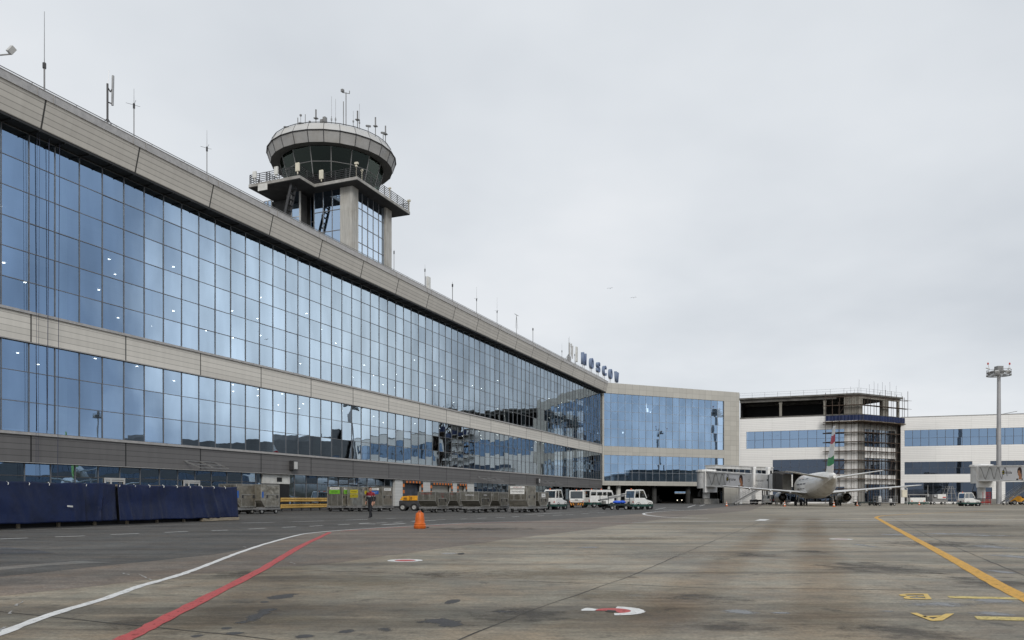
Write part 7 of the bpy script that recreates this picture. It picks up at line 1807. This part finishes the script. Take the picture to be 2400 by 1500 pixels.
# gulls far off
for x, y, lb in ((1430, 676, 'tiny distant bird, higher of the two in the sky'), (1485, 698, 'tiny distant bird, lower of the two in the sky')):
    p = P(x, y, 90); mb = MB(); mb.loft([[(u, .035 * r * math.cos(a * 1.047), .03 * r * math.sin(a * 1.047)) for a in range(6)] for u, r in ((-.16, .2), (-.05, 1), (.1, .8), (.18, .15))])
    for s in (-1, 1): mb.add([(.05, 0, .01), (-.05, 0, .01), (-.04, s * .16, .08), (.06, s * .16, .09), (-.10, s * .34, .02), (.02, s * .34, .03), (.0, s * .16, .065), (-.03, s * .3, .01)], [(0, 1, 2, 3), (3, 2, 4, 5), (0, 3, 6), (3, 5, 7, 6), (2, 1, 6), (4, 2, 6, 7), (5, 4, 7)])
    o = mb.build('bird', M_['darkmetal'], None); o.location = p; o.rotation_euler = (0, R(-10), 1.2); tag(o, lb, 'bird', 'birds in the sky')
# ------------------------------------------------------------------ people
m_face = mat('skin', (.42, .22, .15), .5, 0, .08, 9); m_hairp = mat('dark_brown_hair', (.025, .018, .014), .6, 0, .2, 20)
m_jr = mat('dark_red_jacket', (.22, .012, .02), .7, 0, .15, 9, bump=.2); m_jk = mat('black_jacket_cloth', (.014, .015, .02), .75, 0, .2, 9, bump=.2); m_refl = mat('grey_reflective_tape', (.45, .45, .46), .4, .2, .08, 9)
m_tr = mat('black_trousers', (.011, .012, .016), .75, 0, .2, 9, bump=.2); m_shoe = mat('black_shoes', (.012, .012, .012), .4, 0, .1, 9); m_hv = mat('lime_safety_vest', (.35, .70, .05), .6, 0, .1, 9)
def person(name_label, loc, rz, pose, pal, group=None, scale=1.0):
    """pose: joint -> (x, y, z) with x forward, y left; the body is one skinned surface coloured by what covers it"""
    t = thing('person', name_label, 'person', loc, rz, group); t.scale = (scale,) * 3
    J = pose; V = []; E = []; Rr = []; Lb = []
    def v(p, r): V.append(p); Rr.append(r if isinstance(r, tuple) else (r, r)); return len(V) - 1
    def e(a, b, l): E.append((a, b)); Lb.append((a, b, l))
    hip = v(J['hip'], (.155, .125)); wa = v(J['waist'], (.15, .115)); ch = v(J['chest'], (.175, .125)); sh = v(J['neckbase'], (.10, .085)); nk = v(J['neck'], .058)
    jaw = v(J['jaw'], (.068, .078)); hd_ = v(J['head'], (.082, .098)); tp = v(J['crown'], (.06, .07))
    e(hip, wa, 'torso'); e(wa, ch, 'torso'); e(ch, sh, 'torso'); e(sh, nk, 'torso'); e(nk, jaw, 'head'); e(jaw, hd_, 'head'); e(hd_, tp, 'head')
    for s in 'LR':
        a = v(J['sh' + s], .078); b = v(J['el' + s], .058); c = v(J['wr' + s], .042); p = v(J['pa' + s], (.044, .026))
        e(ch, a, 'arm'); e(a, b, 'arm'); e(b, c, 'arm'); e(c, p, 'hand')
        d = (Vector(J['pa' + s]) - Vector(J['wr' + s])).normalized(); sd_ = 1 if s == 'L' else -1
        for k, (off, ln) in enumerate(((.030, .072), (.010, .082), (-.012, .076), (-.031, .060))):
            m1 = Vector(J['pa' + s]) + d * .035 + Vector((off, 0, 0)); m2 = m1 + d * ln * .55 + Vector((.0, -sd_ * .006, 0)); m3 = m2 + d * ln * .5 + Vector((-.004, -sd_ * .022, .004))
            i1 = v(m1, .0105); i2 = v(m2, .0095); i3 = v(m3, .008); e(p, i1, 'hand'); e(i1, i2, 'hand'); e(i2, i3, 'hand')
        m1 = Vector(J['pa' + s]) + Vector((.038, -sd_ * .012, 0)) + d * .0; m2 = m1 + d * .035 + Vector((.012, -sd_ * .006, 0)); i1 = v(m1, .012); i2 = v(m2, .010); e(p, i1, 'hand'); e(i1, i2, 'hand')
        a = v(J['hp' + s], .105); b = v(J['kn' + s], .078); c = v(J['an' + s], .056); h = v(J['he' + s], .048); q = v(J['to' + s], (.042, .034))
        e(hip, a, 'leg'); e(a, b, 'leg'); e(b, c, 'leg'); e(c, h, 'shoe'); e(h, q, 'shoe') if False else e(c, q, 'shoe')
    me = bpy.data.meshes.new('body'); me.from_pydata([tuple(x) for x in V], E, []); o = bpy.data.objects.new('body', me); COL.objects.link(o); o.parent = t
    sk = o.modifiers.new('skin', 'SKIN'); sk.use_smooth_shade = True; sk.branch_smoothing = .4
    for i, r in enumerate(Rr): me.skin_vertices[0].data[i].radius = r
    me.skin_vertices[0].data[0].use_root = True
    ss = o.modifiers.new('subdivision', 'SUBSURF'); ss.levels = 2; ss.render_levels = 2
    dg = bpy.context.evaluated_depsgraph_get(); dg.update(); m2 = bpy.data.meshes.new_from_object(o.evaluated_get(dg)); o.modifiers.clear(); o.data = m2; m2.materials.clear()
    for m in pal['mats']: m2.materials.append(m)
    segs = [(Vector(V[a]), Vector(V[b]), l) for a, b, l in Lb]
    for f in m2.polygons:
        c = f.center; best = None
        for a, b, l in segs:
            ab = b - a; u = max(0, min(1, (c - a).dot(ab) / max(1e-9, ab.dot(ab)))); dd = (c - a - ab * u).length
            if best is None or dd < best[0]: best = (dd, l, u)
        f.material_index = pal['fun'](best[1], c); f.use_smooth = True
    # hair, nose, ears, eyes
    hc = Vector(J['head']); fd = Vector(J['face'])
    mb = MB(); rs = []
    sdv = Vector((-fd.y, fd.x, 0))
    for j in range(7):
        v_ = j / 6; a = v_ * math.pi / 2
        rs.append([hc - fd * .018 + Vector((0, 0, .018)) + fd * (.107 * math.cos(a) * math.cos(i * .449)) * (.72 if math.cos(i * .449) > 0 and j < 2 else 1) + sdv * (.089 * math.cos(a) * math.sin(i * .449)) + Vector((0, 0, .115 * math.sin(a) - (.07 if math.cos(i * .449) < -.2 and j == 0 else 0))) for i in range(14)])
    mb.loft(rs, caps=False); mb.build('hair', m_hairp, t, smooth=True)
    mb = MB(); n0 = hc + fd * .088 + Vector((0, 0, -.03)); mb.loft([[n0 + sdv * (.012 * r * math.cos(i * 1.047)) + Vector((0, 0, .016 * r * math.sin(i * 1.047))) + fd * d for i in range(6)] for d, r in ((0, 1.3), (.014, 1), (.026, .4))]); 
    nose = mb.build('nose', m_face, t, smooth=True)
    for s in (-1, 1):
        mb = MB(); c = hc + fd * .086 + sdv * (s * .031) + Vector((0, 0, .006)); mb.lathe([(0, -.006), (.009, 0), (0, .006)], 8); q = mb.build('eye', M_['ink'], t); q.location = c
        mb = MB(); c = hc + sdv * (s * .083) + Vector((0, 0, -.015)) - fd * .01; mb.lathe([(0, -.03), (.014, -.012), (.016, .014), (0, .03)], 8); q = mb.build('ear', m_face, t); q.location = c
    return t
def pal_ramp(z_b):
    def fun(l, c):
        if l == 'head' or l == 'hand': return 0
        if l == 'shoe': return 4
        if l == 'leg': return 3 if c.z < z_b - .42 else 2
        if l in ('torso', 'arm'):
            if c.z > z_b + .015: return 1
            if c.z > z_b - .015: return 5
            if c.z < z_b - .36 and c.z > z_b - .385: return 5
            return 2
    return dict(mats=[m_face, m_jr, m_jk, m_tr, m_shoe, m_refl], fun=fun)
walk = dict(hip=(0, 0, .93), waist=(.01, 0, 1.10), chest=(.03, 0, 1.33), neckbase=(.03, 0, 1.47), neck=(.04, 0, 1.53), jaw=(.06, .01, 1.585), head=(.055, .01, 1.655), crown=(.04, .01, 1.735), face=(.80, .60, -.0),
            shL=(.02, .19, 1.41), elL=(-.06, .25, 1.14), wrL=(-.02, .24, .92), paL=(.0, .235, .85), shR=(.03, -.19, 1.41), elR=(.0, -.25, 1.13), wrR=(.12, -.23, .93), paR=(.155, -.22, .865),
            hpL=(.0, .095, .86), knL=(.17, .09, .49), anL=(.17, .085, .10), heL=(.13, .08, .04), toL=(.33, .09, .035), hpR=(.0, -.095, .86), knR=(-.02, -.09, .48), anR=(-.20, -.085, .13), heR=(-.25, -.08, .06), toR=(-.08, -.09, .032))
walk['face'] = tuple(Vector(walk['face']).normalized())
g = G(869, 1214.6)
person('man in dark red and black jacket walking past the metal containers', (g.x, g.y, .012), hd(-.42, -.9), walk, pal_ramp(1.24), None, 1.0)
stand = dict(walk); stand.update(knL=(.03, .10, .48), anL=(.0, .11, .09), heL=(-.04, .11, .04), toL=(.17, .12, .035), knR=(.02, -.10, .48), anR=(-.01, -.11, .09), heR=(-.05, -.11, .04), toR=(.16, -.12, .035), elR=(.12, -.24, 1.16), wrR=(.33, -.16, 1.12), paR=(.40, -.14, 1.12))
def hv(l, c):
    if l in ('head', 'hand'): return 0
    if l == 'shoe': return 2
    if l == 'torso' and 1.0 < c.z: return 1
    return 2
q = at2(1968, 127.0, .004); person('worker in lime safety vest standing beside the airliner far wheels', q, hd(-.8, -.5), stand, dict(mats=[m_face, m_hv, m_jk], fun=hv))
